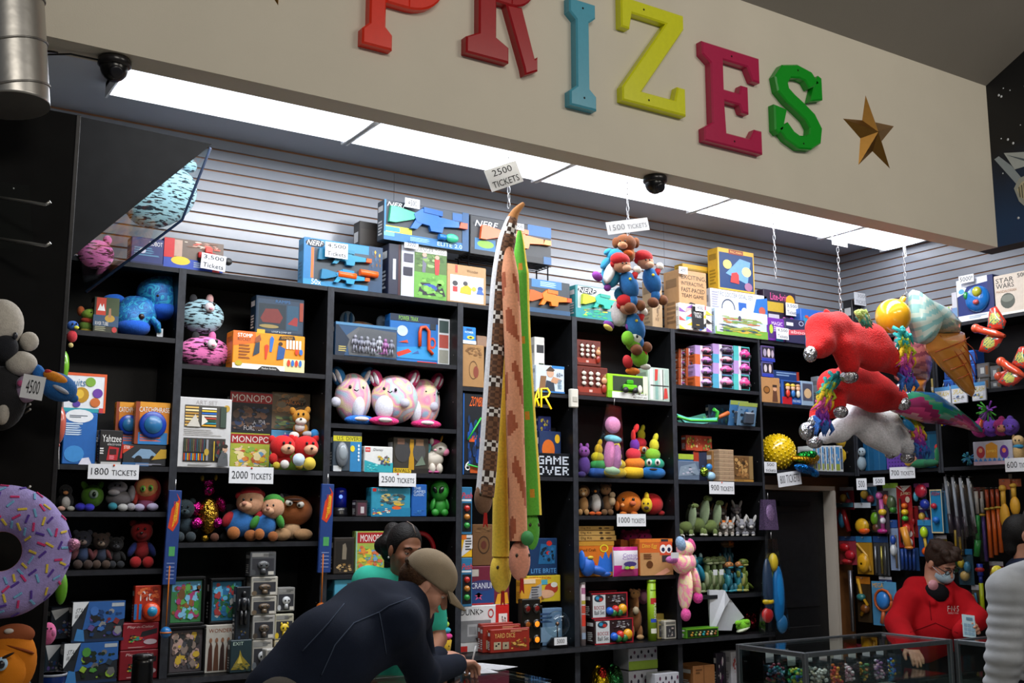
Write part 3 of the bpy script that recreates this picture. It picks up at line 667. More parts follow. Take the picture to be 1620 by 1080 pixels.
K('yellow flat carton behind the team game carton',1080,1128,420,zd_[3]+.0005,'c49a2a',[('r',0,0,1,.3,'8a6c1c')],d=.1,off=.23)
x=K('tall brown team game carton turned to show its side',1076,1120,429,T,'b0875c',[('t',.08,.84,.98,.92,'EXCITING,','2c231a'),('t',.08,.74,.9,.81,'INTERACTIVE,','2c231a'),('t',.08,.64,.92,.71,'FAST-PACED','2c231a'),('t',.08,.55,.88,.61,'TEAM GAME','2c231a'),('p',[(.02,.36),(.4,.48),(.98,.42),(.98,.14),(.02,.14)],'2a2420'),('t',.06,.26,.96,.38,'KANJAM','d8b890')],d=.18,off=.03)
card(['4000'],1074,1088,421,434,'small card on the brown team game carton corner',YF-.01)
GEO=['e8c83a','2a62b8','c8484a','e8e4dc','7a4a9a','48a8c0','222','e89a9a']
geo=[];rd=random.Random(6)
for i in range(5):
 for j in range(6):
  x0,z0=i/5,j/6;geo.append(('p',[(x0,z0),(x0+.2,z0+(.166 if(i+j)%2 else 0)),(x0+(.2 if j%2 else 0),z0+.166)],GEO[(i*3+j*5)%8]))
K('geometric patterned magnetic tile box with black label',1075,1127,482,T,'ddd8d0',geo+[('r',.36,.08,.72,.92,'17181c'),('t',.42,.62,.66,.72,'MAGNETIC','eee'),('t',.44,.5,.64,.6,'TILES','eee'),('r',.48,.2,.58,.23,'b93')],d=.04,off=-.025)
card(['4000'],1100,1115,481,493,'4000 card on the geometric tile box',YF-.05)
xs=K('white soccer goal set carton behind the field picture carton',1126,1216,462,T,'d8dce6',[('t',.12,.86,.74,.95,'7 PC SOCCER GOAL SET','444c58'),('o',.3,.62,.12,.2,'39425a',.85),('r',.48,.5,.62,.78,'2c5aa4'),('e',.58,.6,.05,.08,'eef'),('p',[(.68,.3),(1,.3),(1,.95),(.8,.9)],'2a6ab4'),('e',.9,.66,.06,.09,'b85a4a'),('l',.02,.6,.16,.95,7,'99a')],d=.16,off=.10)
K('lawn sports carton with field photograph',1132,1215,492,T,'b8d0e8',[('r',0,.6,1,1,'cfe0f2'),('n',.1,.45,.95,.75,['c07a58','a86a4a','8aa05a','6a8a4a'],22,2),('r',0,0,1,.3,'6fa03c'),('n',.05,.12,.95,.42,['c8a83a','8a9a4a','6a7a3a','b8b060','3c4a5a'],30,3),('r',.02,.1,.14,.95,'b8bcd0'),('e',.08,.4,.05,.12,'dde'),('e',.46,.7,.03,.1,'445')],d=.07,off=-.01)
x=K('yellow-edged maze game box on the soccer set carton',1137,1194,396,xs[3]+.001,'1c3a6a',[('r',0,.9,1,1,'d8a83a'),('r',0,0,1,.04,'d8a83a'),('r',0,0,.03,1,'d8a83a'),('r',.97,0,1,1,'d8a83a'),('r',.3,.88,.7,.99,'8a3a2a'),('t',.34,.91,.66,.965,'PAC-MAN','f0c060'),('p',[(.2,.4),(.6,.8),(.9,.75),(.8,.2)],'6a9ac8'),('e',.25,.62,.12,.11,'e8d070'),('e',.78,.5,.13,.12,'e8d890'),('p',[(.32,.2),(.36,.42),(.5,.46),(.56,.4),(.56,.18)],'c83a38'),('e',.82,.14,.11,.1,'9a6a8a')],edge='d8a82c',d=.12,off=.1)
K('black craft box with pink and yellow print',1211,1262,461,T,'241a30',[('t',.2,.82,.8,.95,'Lite-brite','e85a9a'),('e',.82,.82,.14,.13,'e8a020'),('r',.1,.6,.6,.78,'b89a30'),('p',[(.1,.1),(.5,.1),(.45,.55),(.12,.55)],'b8b4c0'),('n',.4,.2,.95,.55,['74a','529','93b','c6a'],10,3)],d=.08,off=.10)
K('purple toy box with white writing below the black craft box',1213,1242,503,T,'6a2a9a',[('t',.3,.68,.9,.84,'MAGIC','e8d8f8'),('l',.3,.4,.9,.65,3,'c8a8e8'),('r',.12,.1,.4,.7,'48306a'),('e',.26,.5,.1,.2,'a8c040'),('r',.5,0,.9,.12,'2a9ac0')],d=.05,off=-.01)
K('navy word game box with pink band',1243,1275,505,T,'2c2a4c',[('p',[(0,.3),(1,.4),(1,.62),(0,.5)],'c84a58'),('t',.04,.4,.98,.54,'Taboo','f0c8c8'),('o',.8,.84,.12,.1,'b8bcd8',.75),('r',.06,.7,.4,.84,'d0d0d8')],d=.05,off=-.01)
card(['3,500','Tickets'],1243,1263,478,501,'3,500 Tickets card on the black craft box',YF+.07)
card(['4,500','Tickets'],1228,1248,517,538,'4,500 Tickets card on the purple box',YF-.04)
K('blue and yellow game box behind the upper red plush',1269,1318,491,T,'2a62b8',[('r',.08,.1,.92,.8,'38a'),('n',.1,.1,.9,.85,['e8c020','d8a81c','3a7ac8','c84a3a'],22,7)],d=.1,off=.02)
K('black and red game box behind the yellow balloon',1352,1398,478,T,'1c1a1e',[('r',0,0,1,.35,'b82a30'),('l',.05,.05,.9,.3,4,'e8e0e0'),('n',.05,.4,.9,.7,['678','a44','965'],9,6),('r',.7,.7,.95,.9,'d8b020')],d=.1,off=.15)
card(['3000','TICKETS'],1351,1377,462,485,'blank-looking white card above the black and red game box',YF+.1,ink='9a9ca4')
# side wall top
TS_=3.19
K('cream carton with green panel, left of the toy globe',1492,1516,484,TS_,'c8c4b4',[('p',[(0,.2),(.5,.2),(.5,1),(0,.8)],'8ab04a'),('r',.6,.1,.9,.9,'8a7a9a')],side=1,d=.1,off=.06)
K('clear shelf sign box edge beside the toy globe',1508,1516,462,TS_,'b8b8c0',[('r',0,0,1,.5,'6a8ab0'),('r',.2,0,1,.2,'c87a4a')],side=1,d=.06,off=.02)
x=K('blue boxed toy globe with 5000 card',1517,1575,438,TS_,'1c2c6a',[('r',0,0,1,.14,'d8dce8'),('p',[(0,.80),(.85,.86),(.85,1),(0,1)],'d8dce8'),('p',[(0,.6),(.18,.66),(.28,.8),(0,.86)],'d8e0e8'),('e',.13,.72,.08,.06,'4a9ac8'),('r',.85,.14,1,1,'202a5c'),('l',.3,.04,.8,.11,2,'9ab')],side=1,d=.2)
o,w,h=x[:3];MB().ell((.02,.0,h*.48),(w*.33,w*.2,w*.33),'1a6ab8',seg=24,rings=14).build('globe',o,'balloon')
b=MB();b.ell((.05,-w*.17,h*.62),(w*.12,.03,.04),'a8a830');b.ell((.04,-w*.185,h*.38),(w*.08,.02,.02),'c05050');b.ell((-.05,-w*.14,h*.58),(w*.06,.02,.03),'2a8a4a');b.build('land_patch',o,'balloon')
card(['5000!'],1516,1541,434,448,'5000 card on the boxed toy globe',side=XS-.02)
K('tan space saga box with grey pod picture',1576,1640,430,TS_,'c9bcae',[('t',.05,.80,.5,.92,'STAR','17181c'),('t',.05,.66,.5,.78,'WARS','17181c'),('t',.05,.55,.55,.62,'MANDALORIAN','a0785a'),('e',.32,.34,.18,.19,'4c5048'),('e',.32,.40,.15,.09,'70746a'),('r',0,0,1,.06,'e0dcd4'),('t',.6,.86,.9,.96,'5000','333')],side=1,d=.14)
# ---- bay 1 (far left)
z=Z[0][1]
x=K('dark river tube box with red badge, left of the glitter whales',146,186,470,z,'2a2e22',[('r',.1,.5,.48,.98,'c83a24'),('p',[(.15,.62),(.25,.82),(.32,.72),(.38,.82),(.45,.62)],'eee'),('r',.48,.45,1,1,'3a4a2a'),('r',0,.2,1,.5,'2a4a6a'),('e',.65,.42,.2,.1,'b89030'),('p',[(.58,.45),(.7,.45),(.68,.7),(.6,.7)],'a87858'),('t',.08,.22,.6,.32,'RIVER TUBE','ddd'),('l',.08,.06,.6,.2,3,'9a9a80'),('e',.85,.12,.1,.08,'b33')],d=.08,off=.06)
z=Z[0][2]
xb=K('blue and white walkie set box under the circuits box',97,150,652,z,'1d62b0',[('e',.45,.93,.42,.13,'e4e8ee'),('l',.15,.89,.7,.95,2,'345'),('l',.06,.55,.6,.8,6,'c8dcf0'),('e',.35,.2,.3,.16,'3a8ad0'),('p',[(.5,0),(.9,0),(.8,.14),(.6,.12)],'dde')],d=.1)
K('white circuits kit box with orange border on the blue box',98,166,590,xb[3]+.001,'dfe3ea',[('r',0,.93,1,1,'d8592a'),('r',.95,0,1,1,'d8592a'),('r',0,0,.85,.1,'2a9aa8'),('t',.04,.66,.5,.84,'ircuits','2a6a9a'),('e',.42,.44,.18,.2,'b88a1c'),('e',.38,.46,.1,.12,'e0b83a'),('e',.62,.78,.12,.12,'7aa838'),('e',.8,.5,.12,.12,'6a3aa0'),('e',.75,.26,.12,.12,'c86a30'),('e',.32,.2,.09,.08,'54389a'),('r',.85,0,.95,.12,'c33a44')],d=.09,off=.03)
for q,(xl,xr)in enumerate(((128,151),(142,170),(155,192))):
 K(['black dice game pack, leftmost of three beside the walkie box','black dice game pack, middle of three','black dice game pack with red player, front of three'][q],xl,xr,680,z,'1c1a1c',[('t',.12,.66,.94,.86,'Yahtzee','eee'),('t',.35,.56,.94,.64,'electronic','ccc'),('p',[(.34,.14),(.8,.14),(.86,.5),(.42,.54)],'b01c24'),('r',.45,.3,.75,.46,'3a1416'),('l',.45,.16,.72,.28,3,'e89'),('l',.04,.3,.24,.5,3,'ddd'),('r',.1,.02,.95,.09,'b8b8b8'),('p',[(.9,.2),(1,.2),(1,.8)],'b01c24')],d=.03,off=.10-.05*q,group='black dice game packs')
xm=K('monster truck box with yellow label under the phrase games',193,262,703,z,'26282c',[('p',[(0,.55),(.25,.9),(0,.98)],'c8401c'),('t',.02,.78,.16,.92,'STER','eee'),('p',[(.2,.4),(.4,.8),(.62,.78),(.8,.5),(.76,.36),(.3,.34)],'7a9ab8'),('e',.36,.3,.09,.19,'121214'),('e',.68,.36,.06,.14,'121214'),('p',[(.66,.3),(1,.38),(1,.8),(.86,.8)],'b8922a'),('r',0,0,.6,.16,'2a5a8a'),('l',.3,.04,.9,.12,2,'aab')],d=.14,off=.03)
for q,(xl,xr,l)in enumerate(((181,222,'orange phrase game pack with blue disc, left of two'),(212,268,'orange phrase game pack with blue disc, right and in front'))):
 x=K(l,xl,xr,636,xm[3]+.001,'c8781c',[('r',0,.88,1,1,'d8922a'),('r',.0,0,.12,1,'8a3a1c'),('t',.1,.76,.98,.88,'CATCHPHRASE','e8e8e0'),('r',.1,0,.95,.28,'2a78b8'),('l',.15,.06,.9,.24,3,'d86a5a')],d=.05,off=.09-.06*q,group='orange phrase game packs')
 o,w,h=x[:3];MB().lathe([(w*.40,0),(w*.40,.012),(w*.36,.018)],'123a9c',(0,0,h*.46),M=rotm(math.pi/2),seg=24).build('game_disc',o,'plastic')
 MB().lathe([(w*.27,.018),(w*.26,.022)],'2a6a9c',(0,0,h*.46),M=rotm(math.pi/2),seg=20).build('disc_face',o,'plastic')
card([('1800','TICKETS',.34)],140,219,732,760,'1800 TICKETS sign on the far left shelf edge',YF-.01,pin=True)
z=Z[0][5]
SW=lambda s:[('p',[(0,1),(.3,1),(0,.4)],'d8dce0'),('t',.05,.72,.22,.84,'STAR','14181c',.03),('t',.03,.58,.2,.70,'WARS','14181c',.03),('p',[(.3,1),(1,1),(1,.55),(.2,.3)],'2a5a9c'),('n',.28,.1,.98,.9,s,24,9),('r',0,0,1,.07,'1c3050'),('r',.74,.86,.98,.95,'a8b0b8'),('p',[(.05,.05),(.25,.02),(.22,.3),(.1,.34)],'3a7ab8')]
s1,s2=['1a3a6a','3a6ab0','7a2a2a','888','5a4a8a','222'],['1a2a1a','4a8a3a','2a3a4a','666','8ab03a','222']
xa=K('lower space fighter box with green laser picture',98,184,1016,z,'20252c',SW(s2),d=.1)
xc=K('upper space fighter box with red fighter picture',112,195,951,xa[3]+.001,'232a34',SW(s1),d=.1)
K('lower space fighter box mostly hidden behind the front stack',68,100,1020,z,'20303c',[('p',[(0,1),(.8,1),(.2,.6)],'c8ccd0'),('n',.1,.1,.9,.6,s1,10,3)],d=.1,off=.13)
x2=K('stacked space fighter carton edge behind the front stack, left',78,116,960,xa[3]+.012,'1c2430',[('p',[(0,.9),(.9,1),(.2,.6)],'b8bcc0'),('n',.1,.1,.9,.6,s1,10,4)],d=.1,off=.13)
PC=[('t',.15,.78,.85,.9,'Play-n-Color','d8b8b8',.02),('p',[(.5,.45),(.95,.6),(.95,.78),(.55,.66)],'1c1c22'),('n',.2,.22,.7,.56,['2a6a9c','c8a02a','3a9a5a','222','c44'],14,5),('e',.78,.28,.18,.1,'b8a8b0'),('l',.2,.06,.7,.12,1,'b88')]
xa=K('lower crimson colouring set box',187,249,1028,z,'7a1420',PC,d=.1)
xc=K('upper crimson colouring set box under the red party game',190,250,985,xa[3]+.001,'861826',PC,d=.1)
x=K('red party game pack with round red timer',211,254,926,xc[3]+.001,'b03018',[('n',.05,.55,.95,.98,['c84a24','8a2a18','d86a3a'],16,3),('t',.2,.58,.66,.86,'Pit','e4e4e4'),('r',0,.08,.1,.5,'2a6aa8'),('r',.18,.08,.28,.5,'2a7ac0')],d=.05)
o,w,h=x[:3];MB().lathe([(w*.33,0),(w*.33,.02),(w*.26,.035),(.0,.038)],'d0421c',(w*.12,0,h*.3),M=rotm(math.pi/2),seg=22).build('timer',o,'plastic')
MB().lathe([(w*.19,.034),(w*.19,.04)],'2a8ab8',(w*.12,0,h*.3),M=rotm(math.pi/2),seg=18).build('timer_label',o,'plastic')
# ---- bay 2
z=Z[1][1]
xo=K('orange jump rocket game box beside the pink zebra plush',367,481,527,z,'e08a18',[('r',.7,0,1,.35,'e8d8a0'),('p',[(0,.6),(.32,.72),(.3,1),(0,1)],'d8641c'),('t',.06,.84,.26,.94,'STOMP','fff'),('t',.06,.74,.24,.82,'ROCKET','222'),('l',.08,.25,.24,.66,5,'8a4a10'),('r',0,0,.72,.14,'e8e4dc'),('p',[(.34,.0),(.66,.0),(.6,.1),(.4,.1)],'1c1c1c'),('t',.4,.02,.6,.07,'Medium Rockets','ddd'),('p',[(.5,.5),(.53,.5),(.56,.86),(.53,.94),(.5,.86)],'2a6ab8'),('p',[(.44,.3),(.46,.3),(.49,.66),(.46,.7),(.43,.66)],'c8381c'),('p',[(.62,.84),(.86,.88),(.84,.98),(.64,.95)],'2a2420'),('t',.66,.88,.82,.94,'CONTEST','e8a020'),('p',[(.27,.35),(.36,.45),(.36,.75),(.3,.7)],'2a3a4a'),('p',[(.29,.7),(.38,.8),(.36,.95),(.3,.85)],'8a4a2a'),('p',[(.6,.3),(.7,.34),(.72,.62),(.62,.7)],'24508c'),('e',.65,.74,.03,.05,'3a2418'),('e',.08,.14,.05,.07,'b8a020')]+[('r',.73+.045*i,.62,.76+.045*i,.86,'e8e8e0')for i in range(5)]+[('e',.77+.055*i,.24,.022,.09,('c8381c','2a6ab8')[i%2])for i in range(4)]+[('e',.88,.55,.025,.08,'c8381c'),('e',.94,.55,.025,.08,'2a6ab8')],d=.12)
K('dark blue ramp set box standing on the orange box',403,480,470,xo[3]+.001,'14283c',[('r',.04,.06,.97,.92,'2a3c50'),('r',.06,.14,.62,.8,'1c2a34'),('p',[(.1,.4),(.2,.66),(.45,.68),(.56,.46),(.5,.3),(.15,.3)],'6a2a28'),('r',.64,.14,.88,.8,'244860'),('p',[(.66,.3),(.8,.5),(.87,.48),(.86,.26)],'8a2a2c'),('e',.28,.2,.2,.05,'8a7a4a'),('t',.34,.03,.74,.09,'LOOP & JUMP SET','b8c4cc'),('r',.9,.4,.98,.9,'8a3a2a'),('r',.04,.0,.2,.1,'c8a02a'),('t',.4,.84,.7,.92,'RAMPS','3a6a9c')],d=.09,off=.05)
z=Z[1][2]
xp=K('white wizard-themed art set case with two pencil windows',278,363,629,z,'c4c4c6',[('t',.3,.90,.72,.96,'ART SET','9a9698'),('r',.10,.57,.9,.89,'4a4844'),('r',.10,.08,.9,.42,'34322f'),('l',.1,.45,.85,.55,4,'a8a6a4'),('l',.2,.015,.7,.055,1,'8a8a88'),('e',.9,.86,.06,.05,'b8963a')]+[('r',.11,.59+.042*i,.36,.615+.042*i,('d8b060','b88a3a','e8d8a0')[i%3])for i in range(7)]+[('r',.42,.59+.035*i,.7,.612+.035*i,('d8a020','2a8a9a','3a5a3a','b84a3a','ddd8cc','2a6ac0','e8c840','eee')[i])for i in range(8)]+[('p',[(.14,.58),(.4,.58),(.3,.76)],'c8c4ba'),('r',.78,.58,.89,.88,'3a4a40'),('p',[(.42,.6),(.54,.66),(.42,.76)],'e0dcd0')]+[('r',.11+.033*i,.1,.13+.033*i,.2,('c8441c','2a7ac0','d8a82c')[i%3])for i in range(12)]+[('r',.11+.033*i,.22,.13+.033*i,.4,('3a4a3a','6a5a3a','5a2a3a','2a4a5a')[i%4])for i in range(12)]+[('r',.52,.1,.56,.4,'8a8a90'),('e',.53,.22,.045,.05,'b89a3a'),('r',.66,.1,.68,.38,'c8a82c'),('n',.7,.1,.9,.4,['3a5a4a','6a2a2a','2a3a4a'],10,5),('p',[(.74,.03),(.95,.03),(.93,.2),(.84,.26),(.76,.14)],'55585c'),('e',.88,.27,.05,.05,'c09a80'),('e',.88,.31,.055,.03,'2a2420')],d=.06)
MON=lambda n,pal,s:[('r',0,0,1,1,n),('n',.03,.05,.97,.66,pal,34,s),('r',0,.72,1,.97,'a01c24'),('t',.04,.75,.98,.92,'MONOPO','e8e4e0')]
xm=K('lower property board game box, bright farm picture',363,425,685,z,'a8b860',MON('a8b040',['d8b83a','8ab04a','d8863a','6a9ac0','e8d8a0','b85a3a','e8c8a8'],4),d=.06,off=.22)
xn=K('upper property board game box, dark heroes picture',362,429,619,xm[3]+.001,'22242c',MON('1c1e28',['2a2830','4a3a34','2a3a5a','1a1a20','6a5040'],5)+[('t',.32,.2,.85,.32,'WAKANDA','b8b4b8'),('t',.34,.06,.8,.17,'FOREVER','b8b4b8'),('e',.45,.48,.1,.13,'6a4a3a'),('e',.8,.46,.09,.12,'6a4a38'),('e',.15,.44,.08,.1,'4a3830')],d=.06,off=.22)
xl_=K('lower family life board game box behind the red plush',427,492,681,z,'5a9ac8',[('r',0,0,1,.5,'8ab848'),('p',[(0,.5),(.4,.8),(1,.6),(1,.5)],'9ac8e0'),('t',.34,.76,.9,.95,'LIFE','e8e8f0'),('r',.3,.84,.48,.9,'a83ac0'),('n',.05,.1,.5,.45,['c8e0a0','4a8a3a','d8d8c8'],10,5)],d=.06,off=.22)
K('upper fantasy war board game box with orange title',428,498,621,xl_[3]+.001,'6a5a48',[('n',.03,.4,.97,.97,['8a6a4a','a87a50','5a5448','7a7060'],26,7),('n',.03,.03,.97,.4,['4a5a48','3a5a6a','6a7a50','8a9a60'],26,8),('e',.52,.74,.36,.15,'3a3430'),('t',.26,.68,.82,.8,'WARCRAFT','d8863a'),('t',.34,.82,.74,.88,'WORLD OF','b8a890')],d=.06,off=.22)
card([('2000','TICKETS',.36)],363,432,736,767,'2000 TICKETS sign on the second bay shelf edge',YF-.01,pin=True)
z=Z[1][4]
def framed(lab,xl,xr,yt,z,pal,base,off=.06,s=1,extra=()):
 x=K(lab,xl,xr,yt,z,'0e0e10',[('r',.08,.07,.92,.93,base),('n',.1,.1,.9,.9,pal,44,s)]+list(extra),d=.04,off=off,name='framed_picture',cat='picture',m='card')
 o,w,h=x[:3]
 for q in((-w/2,0,w/2,.06*h),(-w/2,.94*h,w/2,h),(-w/2,.06*h,-w/2+.06*w,.94*h),(w/2-.06*w,.06*h,w/2,.94*h)):
  MB().bev(q[0],-.02,q[1],q[2],-.002,q[3],.003,'131315').build('frame_rail',o,'laminate')
 return x
xf=framed('black framed picture of a group on grey ground, lower left',262,322,990,z,['6a5a54','8a7a70','c8a83a','4a4a50','b89a90','333'],'4a4448',s=3)
framed('black framed picture with green meadow and brown figure',262,321,912,xf[3]+.001,['3a8a3a','5aa04a','6a4a2a','8a5a30','a03a6a','7ab8d8'],'3a7a4a',s=4,extra=[('r',.1,.7,.9,.9,'5a9ac0')])
xw=K('white adventure game book with four painted adventurers',322,369,988,z,'b8b4ac',[('t',.12,.84,.98,.92,'WONDERS','8a4a2a')]+[('p',[(.1+.2*i,.05),(.28+.2*i,.05),(.25+.2*i,.55),(.2+.2*i,.66),(.13+.2*i,.5)],('4a2a20','5a3a2a','3a2824','6a4434')[i])for i in range(4)]+[('e',.19+.2*i,.68,.05,.05,'8a6048')for i in range(4)],d=.05,off=.05)
framed('black framed picture with blue sky and red-white figure',329,384,914,xw[3]+.001,['2a6a9a','3a8a4a','5aa8d0','b8b8b8','a03a3a','2a5a3a'],'2a6a8a',s=6,off=.08)
x=K('tall black hero figure box beside the meadow pictures',371,394,928,xw[3]-.09,'1a2028',[('r',.1,.24,.9,.98,'12141a'),('n',.2,.02,.8,.2,['6a5a2a','3a4a6a','222'],8,2)],d=.05,off=-.0)
o,w,h=x[:3];b=MB();b.ell((0,-.008,h*.86),(.014,.012,.02),'15161a');b.tube([(0,-.008,h*.8),(0,-.008,h*.56)],[.022,.016],'1c1e24');b.ell((0,-.02,h*.72),(.012,.004,.008),'6a98a8')
for s in(-1,1):b.tube([(s*.01,-.008,h*.56),(s*.014,-.008,h*.3)],[.011,.009],'15161a');b.tube([(s*.024,-.008,h*.78),(s*.032,-.008,h*.56)],.008,'24282e')
b.build('figure',o,'plastic')
x=K('dark teal escape game box at the shelf front',363,397,1012,z,'22343a',[('t',.12,.84,.6,.94,'EXIT','b8ccc0'),('p',[(.05,.1),(.4,.5),(.45,.7),(.55,.5),(.95,.2),(.6,.1)],'8a7a2a'),('p',[(.3,.2),(.45,.55),(.6,.25)],'c8b04a'),('n',.1,.05,.9,.3,['5a5a2a','3a4a30','8a8040'],12,3)],d=.05,off=-.015)
# boxed vinyl figures: window box, one figure each
def figbox(lab,xl,xr,yt,z,body,head,col='b8b8b4',off=.02,ears=0):
 x=K(lab,xl,xr,yt,z,col,[('r',.08,.06,.92,.72,'34343a'),('r',.06,.78,.7,.94,'8a8a88'),('e',.12,.16,.1,.12,body),('l',.5,.8,.9,.92,2,'555'),('r',.7,.06,.92,.2,'c8c4bc')],d=.08,off=off,group='boxed vinyl figures in the second bay')
 o,w,h=x[:3];b=MB();b.ell((.0,-.004,h*.46),(w*.23,.014,h*.17),head);b.tube([(0,-.004,h*.32),(0,-.004,h*.12)],[w*.1,w*.12],body)
 for s in(-1,1):
  b.ell((s*w*.1,-.017,h*.46),(w*.05,.003,h*.04),'121214',seg=8,rings=5)
  if ears:b.ell((s*w*.16,-.004,h*.62),(w*.05,.008,h*.07),head,seg=8,rings=5)
 b.build('figure',o,'plastic');return x[3]
za=figbox('front boxed vinyl figure at the bottom right of its group',420,456,1026,z,'8a8a88','9a9088','b0aea8',off=-.05)
zb_=figbox('boxed vinyl figure with white helmet, bottom left of its group',398,430,1012,z,'6a7078','c8ccd0','a8a49c',off=.02)
zc_=figbox('boxed vinyl figure with gold face under the yellow one',433,460,1012,z,'b89a50','a88a50','c0b494',off=.03)
zd=figbox('boxed vinyl figure with dark head, second from bottom',399,434,973,zb_+.001,'4a4038','54483c','a8a6a2')
figbox('boxed yellow vinyl figure with pointed ears',434,464,971,zc_+.001,'d8b82a','e0c030','b0ac98',off=.03,ears=1)
ze=figbox('boxed vinyl brown dinosaur figure, lower of two',397,437,943,zd+.001,'6a5a48','5a4a3a','b4b0a6')
zf=figbox('boxed vinyl brown dinosaur figure, upper of two',397,439,912,ze+.001,'6a5a48','5a4a3a','b4b0a6')
figbox('grey boxed helmet figure on top of the vinyl stack',395,436,872,zf+.001,'4a4c50','5a5c60','54565a')
figbox('boxed white trooper vinyl figure right of the dinosaurs',438,466,929,zc_+(zd-zb_)+.02,'b8bcc0','d0d4d8','8a8a88',off=.05)
# ---- bay 3
z=Z[2][1]
x=K('long navy window box of silver action figures',530,628,513,z,'28486a',[('p',[(.22,.04),(.98,.06),(.98,.84),(.36,.9),(.16,.6)],'5a5c60'),('p',[(0,0),(.14,0),(.22,.5),(0,1)],'1c2a3c'),('l',.05,.12,.2,.3,3,'a89a5a'),('r',0,.92,1,1,'4a7aa0'),('n',.25,.1,.95,.5,['8a8a90','3a3a44','a85aa0','c8c0c8','5a4a48'],20,3)],d=.14)
o,w,h=x[:3];rd=random.Random(3)
for i in range(7):
 b=MB();cx=w*(-.2+.098*i);c=rd.choice(('b8b8c0','8a8a98','2a2a30','b070a8','9a9aa4'));zz=h*rd.uniform(.1,.2)
 b.ell((cx,-.012,zz+h*.42),(.011,.011,.014),c,seg=8,rings=6);b.tube([(cx,-.01,zz+h*.36),(cx,-.01,zz+h*.18)],[.014,.009],c,seg=6)
 for s in(-1,1):b.tube([(cx+s*.006,-.01,zz+h*.18),(cx+s*.011,-.01,zz)],.006,c,seg=6);b.tube([(cx+s*.014,-.01,zz+h*.35),(cx+s*.022,-.014,zz+h*.2)],.005,c,seg=6)
 b.build('action_figure',o,'plastic')
b=MB();b.add([(-w*.3,-.024,.01),(w*.48,-.024,.01),(w*.48,-.024,h*.85),(-w*.14,-.024,h*.9)],[(0,1,2,3)],'e8ecf0');b.build('window_film',o,'film')
x=K('bright blue car track set box with orange loop',616,712,500,z,'1d6ab4',[('r',.8,0,1,1,'c0c4c8'),('r',.82,.7,.98,.96,'3a4a48'),('r',.82,.38,.98,.66,'a04a40'),('r',.82,.06,.98,.34,'8a8a80'),('r',0,.86,.8,1,'1c2c44'),('t',.14,.88,.46,.97,'POWER TRAX','8ac04a'),('p',[(0,.3),(.8,.4),(.8,.1),(0,.1)],'2a8ac8'),('p',[(.1,.2),(.3,.3),(.36,.24),(.14,.12)],'c83a2a'),('e',.2,.66,.09,.11,'b8c8d8'),('r',.66,.74,.76,.86,'24303c'),('r',.45,0,.78,.06,'c83024'),('p',[(.14,.42),(.28,.48),(.3,.42)],'c8442a'),('p',[(.36,.2),(.46,.28),(.48,.22)],'345a9a'),('o',.7,.46,.06,.12,'c8442a',.6)],d=.08,off=.1)
o,w,h=x[:3];MB().tube([(-.02*w,-.012,.36*h),(-.02*w,-.012,.66*h),(.0,-.012,.76*h),(.07*w,-.012,.78*h),(.13*w,-.012,.70*h),(.13*w,-.012,.32*h),(.2*w,-.012,.22*h)],.012,'d8502a',seg=6).build('track_loop',o,'plastic')
z=Z[2][3]
x=K('dive mask pack with yellow title band',526,571,683,z,'3a4652',[('r',.6,0,1,.92,'2a7ab0'),('r',0,.76,1,.9,'c8c02a'),('t',.12,.78,.98,.88,'U.S. DIVERS','1c1c14'),('r',0,.9,1,1,'2a2e34'),('r',.02,.0,.3,.14,'c8ccd0'),('e',.68,.58,.08,.08,'d8c82c')]+[('e',.9,.66-.09*i,.035,.035,'cfe0ee')for i in range(5)],d=.06)
o,w,h=x[:3];b=MB();b.ell((-.2*w,-.008,.42*h),(.22*w,.02,.32*h),'6a7078');b.ell((-.2*w,-.02,.46*h),(.15*w,.014,.2*h),'8e98a0');b.build('dive_mask',o,'plastic')
K('white brick set box with turquoise castle island',576,621,706,z,'d4d6d6',[('r',.03,.78,.2,.95,'c8201c'),('t',.05,.83,.18,.9,'LEGO','fff'),('t',.3,.8,.64,.92,'Disney','4a4a52',.02),('p',[(0,0),(1,0),(1,.38),(.5,.3),(0,.46)],'2a9aa8'),('n',.45,.25,.95,.66,['3a4a6a','6a4a5a','2a6a5a','8a7a9a','c8a83a'],20,3),('n',.05,.05,.5,.35,['2ab0b8','1c8a98','7ad0d0'],10,4)],d=.08)
K('black and yellow rival robot box behind the unicorn figure',622,678,692,z,'38342c',[('r',0,0,.5,.14,'c8a81c'),('r',.52,.0,1,.14,'24201c'),('t',.04,.02,.46,.12,'RIVALS','1c1810'),('p',[(.42,.1),(.58,.1),(.56,.95),(.46,.95)],'b88a1c'),('e',.25,.6,.22,.3,'3c3c3e'),('e',.72,.6,.18,.28,'4a4a4a'),('r',.1,.8,.3,.96,'7a5a4a'),('r',.62,.78,.84,.96,'8a6a50'),('p',[(.6,.2),(.9,.25),(.8,.5)],'6a7a6a')],d=.09,off=.06)
z=Z[2][4]
K('small dark collector box with red figure',563,581,791,z,'3a3034',[('r',.15,.12,.85,.85,'54303c'),('r',.4,.2,.7,.6,'b8b4b8'),('r',0,.88,1,1,'1c1a20')],d=.06)
K('teal brick set box with rescue helicopter picture',587,649,771,z,'2a8aa8',[('r',.03,.86,.12,.97,'c8201c'),('t',.16,.88,.4,.96,'friends','d8e8ec'),('n',.2,.35,.9,.8,['5a7a7a','8a9aa0','3a4a50','b8a86a'],22,4),('r',0,0,1,.3,'1c78a0'),('e',.64,.3,.12,.06,'d8602a'),('e',.7,.44,.14,.07,'c8a83a'),('n',.02,.05,.5,.3,['d8c84a','b84a3a','3ab0b8','e8e0d0'],12,5)],d=.08)
